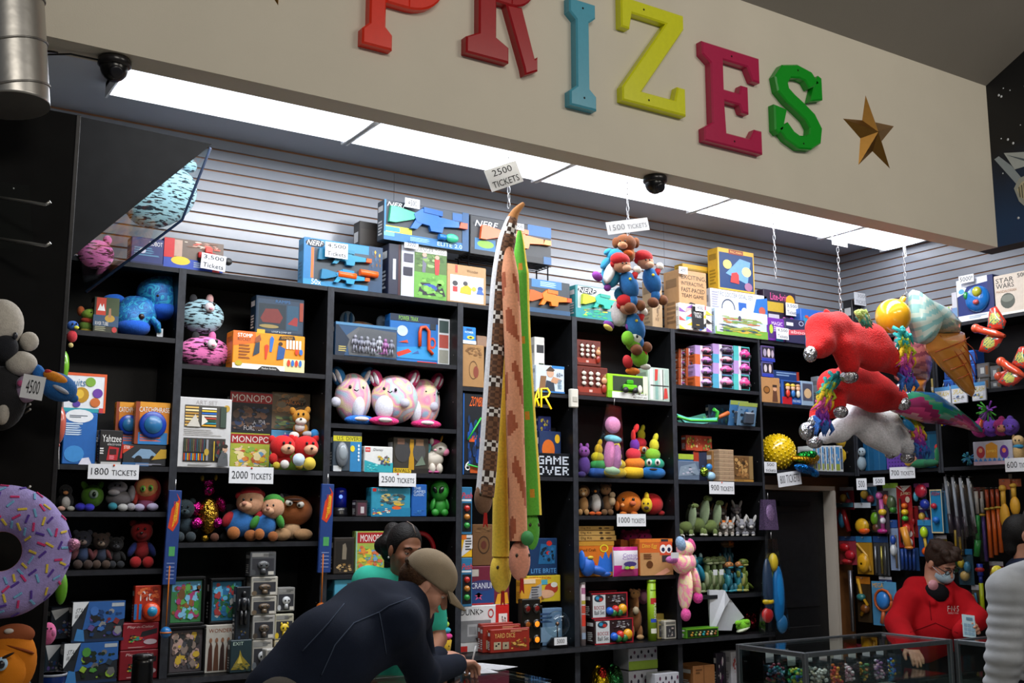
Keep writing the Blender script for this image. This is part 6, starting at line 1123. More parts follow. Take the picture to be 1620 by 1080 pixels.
def riser(x0,x1,z,hh,off,lab):
 a,c=xz(x0,z,YF+off),xz(x1,z,YF+off);t=thing('display_riser',lab,'stand',((a+c)/2,YF+off,z+.001));MB().bev(-(c-a)/2,0,hh-.015,(c-a)/2,.14,hh,.002,'121214').build('top',t,'laminate')
 for s in(-1,1):MB().box(s*((c-a)/2-.01)-.008,0,0,s*((c-a)/2-.01)+.008,.14,hh-.0155,'0e0e10').build('leg',t,'laminate')
riser(1092,1176,z,.11,.19,'low black riser under the rear plush dinosaurs')
def brachio(lab,x,yb,k,Y,zz,c='5a6a34',b='7a8a6a',d=1):
 return plush(lab,[('body',x,yb-20*k,19*k,14*k,c,0),('neck',x+d*14*k,yb-45*k,6*k,26*k,b,6,None,d*8),('head',x+d*20*k,yb-70*k,9*k,6*k,c,8),('leg',x-12*k,yb-7*k,5*k,8*k,c,8),('leg',x+10*k,yb-7*k,5*k,8*k,c,10),('leg',x-6*k,yb-7*k,5*k,8*k,c,-8),('leg',x+14*k,yb-7*k,5*k,8*k,c,-6),('tail',x-d*18*k,yb-14*k,12*k,5*k,c,-2,None,-d*20),('toes',x-10*k,yb-2*k,5*k,2.4*k,'b0b0a0',14),('toes',x+10*k,yb-2*k,5*k,2.4*k,'b0b0a0',14)]+eyes(x+d*20*k,yb-71*k,4*k,1*k,8+5*k),Y=Y,z=zz,group='long-necked green plush dinosaurs')
brachio('long-necked green plush dinosaur, left end of the row',1086,848,.68,YP-.02,z)
brachio('long-necked green plush dinosaur, second in the front row',1103,848,.84,YP+.0,z)
brachio('long-necked green plush dinosaur, third in the front row',1124,848,.74,YP-.03,z)
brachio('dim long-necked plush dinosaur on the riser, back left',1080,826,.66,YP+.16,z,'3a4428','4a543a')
def tric(lab,x,yb,k,Y,zz,c='7c7c82',h='aaa8a4',frill='85858c'):
 return plush(lab,[('body',x,yb-15*k,14*k,13*k,c,0),('head',x+2*k,yb-27*k,11*k,10*k,c,8),('frill',x,yb-32*k,14*k,11*k,frill,2),('leg',x-8*k,yb-5*k,5*k,6*k,c,10),('leg',x+8*k,yb-5*k,5*k,6*k,c,10),('horn',x-7*k,yb-44*k,2.4*k,11*k,h,10,None,-22),('horn',x+11*k,yb-43*k,2.4*k,11*k,h,10,None,24),('beak',x+3*k,yb-22*k,5*k,4*k,'a4a29e',17),('toes',x-8*k,yb-1.5*k,5*k,2*k,'b0aea8',15),('toes',x+8*k,yb-1.5*k,5*k,2*k,'b0aea8',15)]+eyes(x+2*k,yb-28*k,5*k,1.2*k,8+8*k),Y=Y,z=zz,group='grey horned plush dinosaurs')
for i,x in enumerate((1172,1188,1203-2)):tric('grey horned plush dinosaur, %s of the front row'%('left','middle','right end')[i],x,848,.62,YP-.03,z)
for i,(x,f)in enumerate(((1148,'c8681c'),(1158,'c8681c'))):tric('grey plush dinosaur with orange frill, %s one'%('left','right')[i],x-4,848,.58,YP-.01+.02*i,z,'a49c94',frill=f)
for i,x in enumerate((1166,1181,1197)):tric('grey horned plush dinosaur, %s on the riser'%('left','middle','right')[i],x,820,.62,YP+.12,z+.11)
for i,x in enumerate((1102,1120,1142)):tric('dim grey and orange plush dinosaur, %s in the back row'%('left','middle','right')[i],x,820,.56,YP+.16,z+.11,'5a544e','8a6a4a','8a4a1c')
z=Z[5][5]
def trex(lab,x,yb,k,Y,zz,c,b,head,grp):
 return plush(lab,[('body',x,yb-22*k,9*k,17*k,c,0),('belly',x-1,yb-22*k,5*k,12*k,b,5*k),('neck',x,yb-42*k,5*k,12*k,c,2),('head',x+2*k,yb-54*k,9*k,6*k,head,5),('jaw',x+5*k,yb-49*k,6*k,2.6*k,b,7),('arm',x-7*k,yb-32*k,2.4*k,6*k,c,8),('arm',x+7*k,yb-32*k,2.4*k,6*k,c,8),('leg',x-6*k,yb-8*k,5*k,9*k,c,4),('leg',x+6*k,yb-8*k,5*k,9*k,c,4),('foot',x-6*k,yb-2*k,6*k,2.4*k,b,9),('foot',x+6*k,yb-2*k,6*k,2.4*k,b,9),('tail',x+10*k,yb-12*k,12*k,4*k,c,-8,None,30)]+eyes(x+2*k,yb-56*k,4*k,1*k,10),Y=Y,z=zz,group=grp,dm='rubber',name='dinosaur_figure',cat='dinosaur')
riser(1112,1174,z,.13,.19,'low black riser under the rear dinosaur figures')
for i,x in enumerate((1179,1190,1203)):trex('green upright dinosaur figure, %s at the right end'%('left','middle','right')[i],x-3,940,.86,YP-.03+.01*i,z,'5a6a24','8a8a4a','54621f','green upright dinosaur figures')
for i,x in enumerate((1152,1168)):trex('teal dinosaur figure with tan head, %s front'%('left','right')[i],x,940,.8,YP-.02,z,'1c5a6a','2a7a88','a06a3a','teal dinosaur figures')
for i,x in enumerate((1145,1163,1178)):trex('teal and orange dinosaur figure, %s on the riser'%('left','middle','right')[i],x,905,.9,YP+.12,z+.13,'1c4a58','7a5a3a',('6a5030','c0661c','4a5a24')[i],'teal dinosaur figures')
for i,x in enumerate((1118,1128,1138)):
 t=trex('pale green long-necked dinosaur figure, %s, with tags'%('left','middle','right')[i],x,940,.95,YP+.01*i,z,'5a6c42','8a9470','66764a','pale green dinosaur figures')
 if i<2:MB().box(-.02,-.10,.14,.02,-.097,.18,'c8ccd0').build('hang_tag',t,'paper')
for i,(x,y)in enumerate(((1099,940),(1108,924))):plush('teal winged dragon figure, %s'%('nearer the shelf edge','behind the nearer one')[i],[('body',x,y-24,7,20,'1c6a80',0),('head',x-2,y-50,8,6,'24788c',4),('wing',x+8,y-34,7,15,'1a7a94',-3,None,-25),('wing',x-9,y-32,6,14,'1a7a94',-3,None,25),('leg',x-4,y-6,4,7,'1c6478',4),('leg',x+5,y-6,4,7,'1c6478',4),('crest',x,y-57,3,5,'a8c8cc',3)],Y=YP-.03+.1*i,z=z,dm='rubber',name='dragon_figure',cat='dragon',group='teal winged dragon figures')
z=Z[5][6]
t=thing('paper_cone','white wrapped paper cone leaning on the low shelf','package',PY(1140,1010,YF+.02));t.location.z=z+.03;q=lambda x,y,d=0:(lambda v:Vector((v.x-t.location.x,d,v.z-PY(1140,1012,YF+.02).z)))(PY(x,y,YF+.02))
MB().prism([(q(*p_).x,q(*p_).z)for p_ in((1122,947),(1145,947),(1178,990),(1160,1001),(1158,1011),(1126,1011))],0,.02,'b4b8c0').build('wrap',t,'paper')
MB().add([q(1123,947,-.001),q(1143,947,-.03),q(1152,962,-.02),q(1140,975,-.045),q(1128,1011,-.02),q(1123,1011,-.001)],[(0,1,2,3,4,5)],'c4c8d0').build('fold',t,'paper')
plush('bright green furry paw toy beside the paper cone',[('pad',1176,999,12,9,'6ab01c',0,'fur',-15),('fringe',1176,1005,12,3,'c8d0b8',3,'fur',-15),('toe',1168,995,5,4,'74bc20',6,'fur'),('toe',1182,993,5,4,'74bc20',6,'fur')],Y=YF+.0,z=z,name='paw_toy',cat='toy')
for q,(x,y)in enumerate(((1180,985),(1192,990),(1202,994))):plush('dark red foil-wrapped toy, %s of three by the doorway'%('left','middle','right')[q],[('body',x,y,8,12,'5a1018',0,'foil'),('knob',x+3,y-12,4,4,'6a1c24',2,'foil')],Y=YF+.12,z=z,group='dark red foil toys by the doorway',name='foil_toy',cat='toy')
# over the doorway: spiky ball, folded foils, yellow cushion
z=Z[6][2]
c=PY(1231,708,YF+.12);R=.142;t=thing('spiky_ball','large yellow bumpy ball on the shelf over the doorway','ball',(c.x,YF+.13,z+.01))
MB().ell((0,0,R),R,'d0ac10',seg=32,rings=20).build('ball',t,'balloon');b=MB()
for i in range(220):
 y_=1-2*(i+.5)/220;r_=math.sqrt(1-y_*y_);a=i*2.39996;v=Vector((r_*math.cos(a),r_*math.sin(a),y_));b.ell(Vector((0,0,R))+v*R,.0085,'d8b81c',seg=6,rings=4)
tag(b.build('bump',t,'balloon'),kind='stuff')
for lab,parts,off in(('green folded foil toy on the yellow and blue foils',[('fold',1277,721,19,8,'1c8a34',8,'foil'),('fold_flap',1284,717,10,5,'2aa848',12,'foil')],z+.075),('yellow folded foil toy between green and blue foils',[('fold',1272,732,24,7,'c8921c',10,'foil',4),('fold_flap',1288,729,10,7,'d8a828',12,'foil',-15)],z+.035),('blue folded foil toy drooping over the shelf edge',[('fold',1274,742,20,7,'1c70c0',20,'foil',12),('fold_flap',1288,748,9,6,'2480d0',24,'foil',20)],None)):
 plush(lab,parts,Y=YF+.05,z=off,name='foil_pack',cat='toy',group='folded foil toys in a heap')
plush('yellow smiling cushion at the end of the sports boxes',[('body',1340,719,13,27,'c8a41c',0),('lobe',1333,692,12,16,'b8941c',-2),('eye',1340,714,1.6,2.4,'201808',11),('smile',1346,724,4,1.4,'3a2410',11)],Y=YF+.12,z=z)
# ================================================================ hanging things
def chain(lab,px,yt,yb,Y,X=None):
 P=(lambda x,y:PY(x,y,Y));a,b_=P(px,yt),P(px,yb);a.x=b_.x=(a.x+b_.x)/2
 t=thing('hanging_chain',lab,'chain',(a.x,Y,a.z));n=max(4,int((a.z-b_.z)/.036));m=None
 for i in range(n):
  if m is None:
   m=MB().tube([(.008*math.cos(q*math.pi/5),0,.021*math.sin(q*math.pi/5))for q in range(10)],.0026,'a8aab0',seg=5,closed=True).build('link',t,'metal');o=m
  else:o=m.copy();COL.objects.link(o)
  o.location=(0,0,-(i+.5)*(a.z-b_.z)/n);o.rotation_euler=(0,0,(i%2)*math.pi/2+.4)
 MB().tube([(0,0,0),(0,0,ZC-a.z)],.0015,'a8aab0',seg=5).build('wire',t,'metal')
 return t
chain('chain holding the snakes and the 2500 sign',805,238,330,4.62)
chain('chain holding the 1500 sign and plush cluster',993,280,372,4.92)
chain('bare chain hanging above the black craft box',1225,330,440,5.0)
chain('chain of the red plush, left of the yellow balloon',1327,352,505,4.95)
chain('chain of the balloons at the right',1431,376,470,4.9)
card(['2500','TICKETS'],776,831,258,298,'2500 TICKETS sign hanging above the snakes',4.58,sk=-.44)
card([('1500','TICKETS',.36)],961,1029,346,369,'1500 TICKETS sign above the plush cluster',4.88,sk=-.24,ink='8c8f98',col='e6e8ec')
card(['1500'],1316,1341,375,390,'small card clipped on the chain left of the balloons',4.92,ink='777')
card(['1200'],1425,1440,384,408,'small tilted card on the balloon chain',4.87,ink='777',yaw=.5,sk=-.3)
# long snake plush: patterned tubes
def snake(lab,pts,r,colf,head,hcol,Y,tongue=True,tagc=None):
 P=[PY(x,y,Y)+Vector((0,d,0))for x,y,d in pts];base=P[-1].copy();t=thing('snake_plush',lab,'plush toy',base,group='long snake plush hanging together')
 L=[0]
 for i in range(1,len(P)):L.append(L[-1]+(P[i]-P[i-1]).length)
 N,S=150,24;pos=[]
 for i in range(N+1):
  s=L[-1]*i/N;k=max(j for j in range(len(L)-1)if L[j]<=s+1e-9);f=(s-L[k])/(L[k+1]-L[k])
  g=lambda j:P[max(0,min(len(P)-1,j))]
  a,b_,c,d=g(k-1),g(k),g(k+1),g(k+2)
  pos.append(b_+(c-a)*(.5*f)+(a*2-b_*5+c*4-d)*(.5*f*f)+(b_*3-a-c*3+d)*(.5*f**3)-base)
 rad=[r*min(1,.22+i/N*5)for i in range(N+1)]
 b=MB();b.tube(pos,rad,'fff',seg=S)
 vs=[]
 for i,p in enumerate(pos):
  d=(pos[min(i+1,N)]-pos[max(i-1,0)]).normalized();y=Vector((0,-1,0));y=(y-d*y.dot(d)).normalized();x=d.cross(y)
  vs+=[p+y*(rad[i]*math.cos(2*math.pi*j/S))+x*(rad[i]*math.sin(2*math.pi*j/S))for j in range(S)]
 b=MB();
 for i in range(N):
  for j in range(S):b.f.append((i*S+j,i*S+(j+1)%S,(i+1)*S+(j+1)%S,(i+1)*S+j));b.c.append(C(colf(L[-1]*i/N,(j+.5)/S*2*math.pi)));b.s.append(True)
 b.v=[tuple(v)for v in vs];b.build('body',t,'plush')
 hx,hy,hrx,hry=head;c=PY(hx,hy,Y)+Vector((0,pts[-1][2],0))-base;px=.0032
 MB().ell(c,(hrx*px,hrx*px*.7,hry*px),hcol,seg=20,rings=14).build('head',t,'plush')
 for s in(-1,1):MB().ell(c+Vector((s*hrx*px*.6,-hrx*px*.5,hry*px*.25)),(.008,.006,.01),'3a3020',seg=8,rings=6).build('eye',t,'plastic')
 if tongue:MB().prism([(-.008,0),(.008,0),(.012,-.07),(0,-.05),(-.012,-.07)],-.003,.003,'b8201c').build('tongue',t,'plush',loc=c+Vector((0,-.02,-hry*px*.9)))
 if tagc:MB().lathe([(.036,0),(.036,.003)],tagc,c+Vector((.01,-hrx*px*.9,hry*px*1.1)),M=rotm(math.pi/2),seg=18).build('hang_tag',t,'paper')
 return t
def python_(s,a):
 if 1.9<a<4.2:return 'e4e4e8'
 i,j=int(s/.022),int(a/(2*math.pi)*24/2)
 if int(s/.026)%6<2:return 'ece8e4' if(i+j)%2 else '3a2a22'
 return '7e5840' if(int(s/.0155)+j)%2 else '583c2c'
snake('brown and white checked snake plush, leftmost, white belly edge',[(828,322,0),(813,340,0),(803,375,0),(795,440,.02),(788,540,.02),(780,660,.02),(774,745,.02),(770,785,.02)],.046,lambda s,a:'a06a34' if s<.12 else python_(s,a+.75),(768,788,15,24),'7a5a44',4.55)
PZL=lambda c1,c2:(lambda s,a:c2 if(math.sin(s*26+1.6*math.sin(a*2))+.8*math.sin(s*11+a*3))>.55 else c1)
snake('plain yellow snake plush with a broad rounded head',[(806,370,.05),(803,460,.05),(801,580,.04),(797,700,.02),(793,800,0),(792,880,0)],.043,lambda s,a:'f2cc40',(792,905,18,31),'f4d24c',4.62)
snake('pink snake plush with brown jigsaw patches, in front',[(808,360,.05),(810,440,.02),(812,560,0),(815,680,0),(818,780,0),(820,855,0)],.045,PZL('eaa27c','b05c3c'),(822,886,18,30),'e49a80',4.50,tagc='3a8a4a')
snake('green and yellow snake plush, rightmost',[(822,365,0),(826,420,.02),(832,520,.04),(839,640,.04),(846,740,.04),(848,815,.03)],.046,lambda s,a:('c8902c' if abs(((s*2.6)%1)-.5)<.05 and .2<a<.9 else '5cb43a')if a<2.5 or a>6.0 else 'f0d038',(847,838,13,31),'58b03c',4.63,tongue=False)
snake('dim red and black snake plush hidden behind the others',[(818,372,.1),(822,500,.1),(826,640,.1),(831,760,.1)],.04,lambda s,a:('a82418','1c1410','c8881c')[int(s/.05)%3],(831,775,11,20),'3a2018',4.72,tongue=False)
# plush cluster on the chain: plain dolls and bears in the photograph's colours
YC=4.95
plush('brown monkey plush at the top of the hanging cluster',[('body',993,402,12,14,'9a5a24',0),('head',990,384,17,14,'7a4420',4),('ear',974,384,6,9,'7a4420',2),('ear',1006,384,6,9,'7a4420',2),('muzzle',985,388,8,6,'c89068',14),('scarf',994,400,8,5,'d8641c',12)]+eyes(985,381,4,1.4,17),Y=YC+.04)
plush('sky blue bird plush with white belly and purple feet, upper left',[('body',968,432,17,26,'2a90b8',0,None,20),('belly',964,432,9,19,'d0d0d4',12,None,20),('head',974,405,15,12,'2a90b8',4),('crest',962,398,8,5,'2a90b8',2,None,-30),('wing',957,416,6,12,'2480a8',2,None,35),('foot',945,437,9,7,'8a3aa0',8,None,30),('foot',961,455,6,6,'7a3494',8)],Y=YC+.02)
def capbear(lab,x,y,s,flip=1,Y=YC-.06):
 f=flip;plush(lab,[('body',x+12*f*s,y+34*s,15*s,24*s,'1f66a8',0,None,-25*f),('head',x,y+2,15*s,13*s,'c0886c',4),('crown',x-2*f*s,y-6*s,16*s,12*s,'b0141c',5),('muzzle',x+8*f*s,y+7*s,8*s,6*s,'d0a084',12),('ear',x-13*f*s,y,5*s,6*s,'b0141c',2),('arm',x+20*f*s,y+20*s,6*s,11*s,'b0181c',8,None,30),('mitten',x+25*f*s,y+10*s,7*s,7*s,'d8d0c8',10),('leg',x+18*f*s,y+58*s,8*s,11*s,'1f66a8',2),('shoe',x+14*f*s,y+70*s,10*s,9*s,'6a3a1c',8),('shoe',x+30*f*s,y+66*s,9*s,9*s,'70401f',4),('patch',x+14*f*s,y+24*s,2.4,2.4,'d8c030',14)]+eyes(x+5*f,y-1,3,1.4,16),Y=Y,group='red and blue plush bears hanging in a cluster')
capbear('red and blue hanging plush bear, upper left of three',983,417,1.0)
capbear('red and blue hanging plush bear facing right, upper right of three',1020,412,.95,1,YC+.06)
capbear('red and blue hanging plush bear, lowest of three',993,483,1.0,1,YC-.02)
plush('white and blue plush with purple shoes behind the lowest bear',[('body',980,495,14,22,'c8c4c4',0),('head',986,466,15,14,'1c78a8',4),('shoe',963,514,9,6,'7a3a9a',8,None,25),('shoe',995,516,6,7,'7a3a9a',10),('sole',962,518,8,4,'d8c860',11,None,25)],Y=YC+.03)
plush('lime green long-nosed plush with orange shoes at the bottom',[('body',1012,565,14,16,'6cae24',0,None,-20),('head',1004,546,14,11,'6cae24',4),('cheek',1007,535,9,11,'d0d4c8',8),('snout',993,535,10,12,'74b82a',8),('saddle',1019,558,5,8,'b8242c',6,None,-20),('arm',1004,554,5,8,'6cae24',10),('shoe',1001,587,12,6,'d8741c',6),('shoe',1021,580,9,5,'d0d0c8',4),('tag',993,572,8,11,'b01c24',8,'paper',-20),('eye',1008,532,2,3,'101810',18,'plastic')],Y=YC)
# big unicorn plush on the chain, three of them
def unicorn(lab,prims,col,extras,Y,hang=(0,0)):
 k=.0043;P=lambda x,y,d=0:PY(x,y,Y)+Vector((0,d*k,0));b=P(prims[0][0],prims[0][1]+30);t=thing('unicorn_plush',lab,'plush toy',b)
 Q=lambda x,y,d=0:P(x,y,d)-b
 sdf_obj('body',[('c',Q(a[0],a[1],a[2]),Q(a[4],a[5],a[6]),a[3]*.84*k,a[7]*.84*k)for a in prims],.011,col,'fur',t,.07)
 rd=random.Random(5)
 for e in extras:
  if e[0]=='hoof':MB().ell(Q(e[1],e[2],e[5]if len(e)>5 else-10),(e[3]*k,e[3]*k,e[4]*k),'b8bac0',seg=16,rings=10).build('hoof',t,'foil')
  if e[0]=='hair':
   pts,w,cols=e[1],e[2],e[3];n=len(pts)
   for i,c in enumerate(cols):
    b_=MB();
    for s in range(20):
     f=(i+rd.uniform(-.3,1.3))/len(cols)*(n-1);j=max(0,min(n-2,int(f)));g=f-j;x=pts[j][0]+(pts[j+1][0]-pts[j][0])*g;y=pts[j][1]+(pts[j+1][1]-pts[j][1])*g
     ox,oy=rd.uniform(-w,w),rd.uniform(-w*.4,w*.4);dx=(pts[j+1][0]-pts[j][0]);dy=(pts[j+1][1]-pts[j][1]);l=math.hypot(dx,dy)+1e-6;dx,dy=dx/l,dy/l
     p0=Q(x+ox,y+oy,rd.uniform(-w,w*.3)-26);b_.tube([p0,Q(x+ox+dx*8+rd.uniform(-3,3),y+oy+dy*8,rd.uniform(-w,0)-27),Q(x+ox*1.3+dx*17+rd.uniform(-5,5),y+oy+dy*17,rd.uniform(-w,0)-26)],[.014,.012,.003],c,seg=5)
    b_.build('hair_lock',t,'fur')
  if e[0]=='ear':MB().ell(Q(e[1],e[2],0),(.03,.02,.05),col,M=rotm(0,math.radians(e[3]),0)).build('ear',t,'fur')
 return t
RBW=['28a8a8','a8b82c','d8b01c','c84a90','7a2a98','2a60b0']
unicorn('upper red unicorn plush with rainbow tail and silver hooves',[(1300,520,0,22,1375,540,0,30),(1375,540,0,30,1392,562,0,27),(1300,520,0,22,1290,545,-10,21),(1290,545,-10,21,1276,556,-18,15),(1320,550,-14,20,1330,580,-16,18),(1385,560,-10,24,1412,585,-16,17),(1300,520,0,22,1325,510,0,20),(1340,555,-10,24,1372,566,-10,26)],'c80d10',
 [('hoof',1264,563,10,12,-22),('hoof',1412,592,12,13,-24),('hoof',1330,598,14,10,-16),('hair',[(1398,526),(1406,550),(1408,578),(1410,604)],9,RBW),('hair',[(1336,496),(1342,508)],6,['a8b860','c8c8a0','4aa08a']),('ear',1310,500,-30)],4.76)
unicorn('middle red unicorn plush with rainbow mane hanging at left',[(1320,610,0,27,1385,622,0,33),(1320,610,0,27,1305,635,-16,20),(1305,635,-16,20,1302,650,-24,15),(1385,622,0,33,1410,632,-10,22),(1300,655,5,18,1292,668,0,14),(1340,590,0,18,1370,592,0,20)],'c40d10',
 [('hoof',1302,654,12,10,-34),('hoof',1411,640,12,11,-22),('hoof',1286,668,13,11,-6),('hoof',1275,682,12,14,-2),('hair',[(1296,596),(1284,620),(1278,645),(1278,672)],9,RBW),('hoof',1418,615,8,10,-8)],4.95)
unicorn('white unicorn plush with silver hooves, lowest of three',[(1355,660,0,28,1400,672,0,28),(1355,660,0,28,1322,682,-8,18),(1322,682,-8,18,1300,692,-8,13),(1400,672,0,28,1428,700,-8,19),(1428,700,-8,19,1432,712,-10,15),(1370,690,-10,20,1405,712,-10,15)],'ccccd2',
 [('hoof',1426,725,12,9,-12),('hoof',1281,700,13,10,-10),('hoof',1402,720,9,6,-8),('hair',[(1404,645),(1420,668),(1430,690),(1434,708)],7,RBW)],5.14)
# balloons
def puff(t,name,poly,cen,Y,dep,colf,m='balloon',base=None,X=None):
 P=(lambda x,y:PY(x,y,Y))if X is None else(lambda x,y:PX(x,y,X));n=len(poly);b=MB();K_=11;nrm=Vector((0,-1,0))if X is None else Vector((-1,0,0))
 vs=[];
 for s in(-1,1):
  for i in range(K_):
   f=1-i/K_;
   for x,y in poly:vs.append(P(cen[0]+(x-cen[0])*f,cen[1]+(y-cen[1])*f)-base+nrm*(-s*dep*math.sqrt(max(0,1-f*f))))
  vs.append(P(*cen)-base+nrm*(-s*dep))
 for s in(0,1):
  o=s*(K_*n+1)
  for i in range(K_):
   for j in range(n):
    k=(j+1)%n;a,c=o+i*n+j,o+i*n+k
    q=(a,c,o+(i+1)*n+k,o+(i+1)*n+j)if i<K_-1 else(a,c,o+K_*n)
    b.f.append(q if s==0 else q[::-1]);f=1-(i+.5)/K_;b.c.append(C(colf(cen[0]+((poly[j][0]+poly[k][0])/2-cen[0])*f,cen[1]+((poly[j][1]+poly[k][1])/2-cen[1])*f)));b.s.append(True)
 b.v=[tuple(v)for v in vs];return b.build(name,t,m)
def dens(poly,m=7):
 r=[]
 for i in range(len(poly)):
  a,c=poly[i],poly[(i+1)%len(poly)];r+=[(a[0]+(c[0]-a[0])*j/m,a[1]+(c[1]-a[1])*j/m)for j in range(m)]
 return r
plush('round glossy yellow balloon with knotted neck, right side',[('balloon',1413,500,28,28,'d8a01c',0,'balloon'),('neck',1428,474,5,7,'c8901c',4,'balloon',30),('knot',1430,468,3,3,'3a3028',4,'rubber')],Y=4.88,flat=1,name='balloon',cat='balloon')
def foil(lab,parts,Y,lines=()):
 b0=PY(parts[0][2][0],max(y for p in parts for _,y in p[1]),Y);t=thing('foil_balloon',lab,'balloon',b0)
 for nm,poly,cen,dep,cf in parts:puff(t,nm,dens(poly),cen,Y,dep,cf,base=b0)
 for(x0,y0,x1,y1,c,d)in lines:
  MB().tube([PY(x0+(x1-x0)*i/6,y0+(y1-y0)*i/6,Y)-b0-Vector((0,d*(.55+.45*math.sin(math.pi*i/6)),0))for i in range(7)],.0035,c,seg=5).build('printed_line',t,'balloon')
 return t
foil('ice cream cone foil balloon with mint swirl top',[('cream',[(1443,458),(1460,470),(1495,488),(1517,512),(1515,528),(1490,528),(1468,518),(1465,545),(1452,543),(1443,510)],(1472,505),.11,lambda x,y:'a8b8b0' if math.sin(x*.22+y*.35)>-.1 else '7aa8a8'),
 ('cone',[(1462,528),(1490,526),(1520,524),(1528,560),(1538,628),(1530,622),(1500,590),(1466,552)],(1506,560),.085,lambda x,y:'c8863a')],4.82,
 [(1478+9*i,532+1*i,1534+i,610-16*i+8,'a8481c',.088)for i in range(4)]+[(1524-1*i,535+18*i,1470+12*i,558+14*i,'a8481c',.088)for i in range(4)])
foil('pink cupcake foil balloon behind the ice cream cone',[('cream',[(1420,530),(1445,512),(1462,530),(1472,580),(1466,605),(1420,602),(1410,560)],(1442,562),.09,lambda x,y:'b86a68' if math.sin(y*.4+math.sin(x*.2))>-.2 else '8a4450'),('cone',[(1428,598),(1464,598),(1458,626),(1436,626)],(1446,610),.06,lambda x,y:'c87a24')],5.25)
Yb=4.95;b0=PY(1480,660,Yb);t=thing('foil_balloon','rainbow wave-striped tapering foil balloon pointing right','balloon',b0)
pts=[(1412,642),(1440,640),(1470,645),(1500,655),(1525,667),(1545,677),(1554,683)];b=MB();P_=[PY(x,y,Yb)-b0 for x,y in pts];rr=[.04,.1,.115,.08,.05,.03,.012]
fine,fr=[],[]
for i in range(len(P_)-1):
 for j in range(6):fine.append(P_[i].lerp(P_[i+1],j/6));fr.append(rr[i]+(rr[i+1]-rr[i])*j/6)
b.tube(fine,fr,'fff',seg=24);k=0
cs=['8a2a5a','c8407a','e0a0a8','d88a1c','d8b82c','3a9a3c','1c6aa0','1c6aa0','2a8a6a']
for i in range(len(fine)-1):
 for j in range(24):b.c[i*24+j]=C(cs[int(((j/24*9)+.9*math.sin(i*.35))%9)])
b.build('body',t,'balloon');MB().ell(PY(1438,672,Yb)-b0,(.07,.02,.03),'1c78b0',M=rotm(0,.5,0)).build('fin',t,'balloon');MB().ell(PY(1552,672,Yb)-b0,(.02,.012,.045),'c8581c',M=rotm(0,.3,0)).build('tail_fin',t,'balloon')
def butterfly(lab,x,y,s,X,a=0):
 b0=PX(x,y,X);t=thing('foil_butterfly',lab,'balloon',b0,group='red butterfly foil balloons')
 ca,sa=math.cos(a),math.sin(a);R=lambda q:[(x+(u*ca-v*sa)*s,y+(u*sa+v*ca)*s)for u,v in q]
 for pl,c in(([(0,-4),(4,-34),(14,-38),(30,-14),(26,-2),(10,0)],(14,-18)),([(0,8),(12,6),(26,12),(18,26),(2,36),(-14,34),(-8,16)],(6,20))):
  puff(t,'wing',dens(R(pl),3),R([c])[0],X,.03,lambda u,v:('b8b860' if math.hypot(u-R([c])[0][0],v-R([c])[0][1])<9*s else 'c83a2a')if(int(u)+int(v))%5 else '2a6a6a',base=b0,X=X)
 q=[PX(*p,X)-b0+Vector((-.03,0,0))for p in R([(-14,-2),(0,2),(18,6),(32,10)])];MB().tube(q,[.03,.028,.024,.012],'c8482c').build('body',t,'balloon');MB().ell(q[0],.034,'d8583a').build('head',t,'balloon')
butterfly('red butterfly foil balloon, upper left of three',1562,522,1.0,XS-.25)
butterfly('red butterfly foil balloon at the right edge, middle height',1600,578,.95,XS-.2,.3)
butterfly('lowest red butterfly foil balloon, by the clear boxes',1592,592,.6,XS-.1,-.6)
# bag hung from the shelf, hanging packs on posts
def hangbag(lab,xl,xr,yt,yb,Y,col,toys,m='film',name='toy_bag',sk=0,taper=.5):
 a,c=PY(xl,yb,Y),PY(xr,yb,Y);h=PY((xl+xr)/2,yt,Y).z-a.z;w=c.x-a.x;t=thing(name,lab,'bag',((a.x+c.x)/2,Y,a.z),rot=(0,sk,0))
 for nm,u,v,ru,rv,cc,mm in toys:MB().ell((u*w,0,v*h),(ru*w,min(ru*w,.03),rv*h),cc).build(nm,t,mm)
 b=MB();b.add([(-w/2,-.034,0),(w/2,-.034,0),(w/2*taper,-.012,h),(-w/2*taper,-.012,h),(-w/2,.034,0),(w/2,.034,0),(w/2*taper,.012,h),(-w/2*taper,.012,h)],[(0,1,2,3),(5,4,7,6),(0,3,7,4),(1,5,6,2),(0,4,5,1)],col);b.build('bag_film',t,m)
 MB().tube([(0,0,h),(0,0,h+.05)],.0025,'a8a8a8',seg=5).build('hook',t,'metal');return t
hangbag('clear bag with pink and blue toy hung below the pirate shelf',944,984,640,752,YF-.1,'c8d4dc',[('toy',.0,.72,.3,.12,'c880a8','plush'),('toy',.05,.52,.34,.06,'6ab0c0','plush'),('toy',-.05,.3,.2,.22,'c87aa8','plush'),('toy',.22,.26,.18,.2,'b070a0','plush'),('toy',.1,.08,.3,.06,'a8c8a0','plush')],sk=.1)
hangbag('purple glittering sequin pouch hung on the post by the doorway',1206,1227,790,838,YF-.05,'5c4a6c',[('sequin_fill',0,.45,.48,.46,'8a7098','sequin')],m='sequin',taper=.96)
hangbag('tall tapering blue toy pack hung by the doorway',1205,1246,852,1004,YF-.10,'a8b4c0',[('toy',-.2,.5,.18,.3,'24344a','plastic'),('toy',.2,.4,.22,.32,'1c70b0','plastic'),('toy',.05,.75,.16,.1,'b8a02a','plastic'),('toy',-.25,.2,.2,.08,'b82a2a','plastic'),('toy',-.2,.34,.2,.04,'d0b020','plastic'),('toy',.3,.1,.2,.1,'2a6a9a','plastic')],taper=.35)
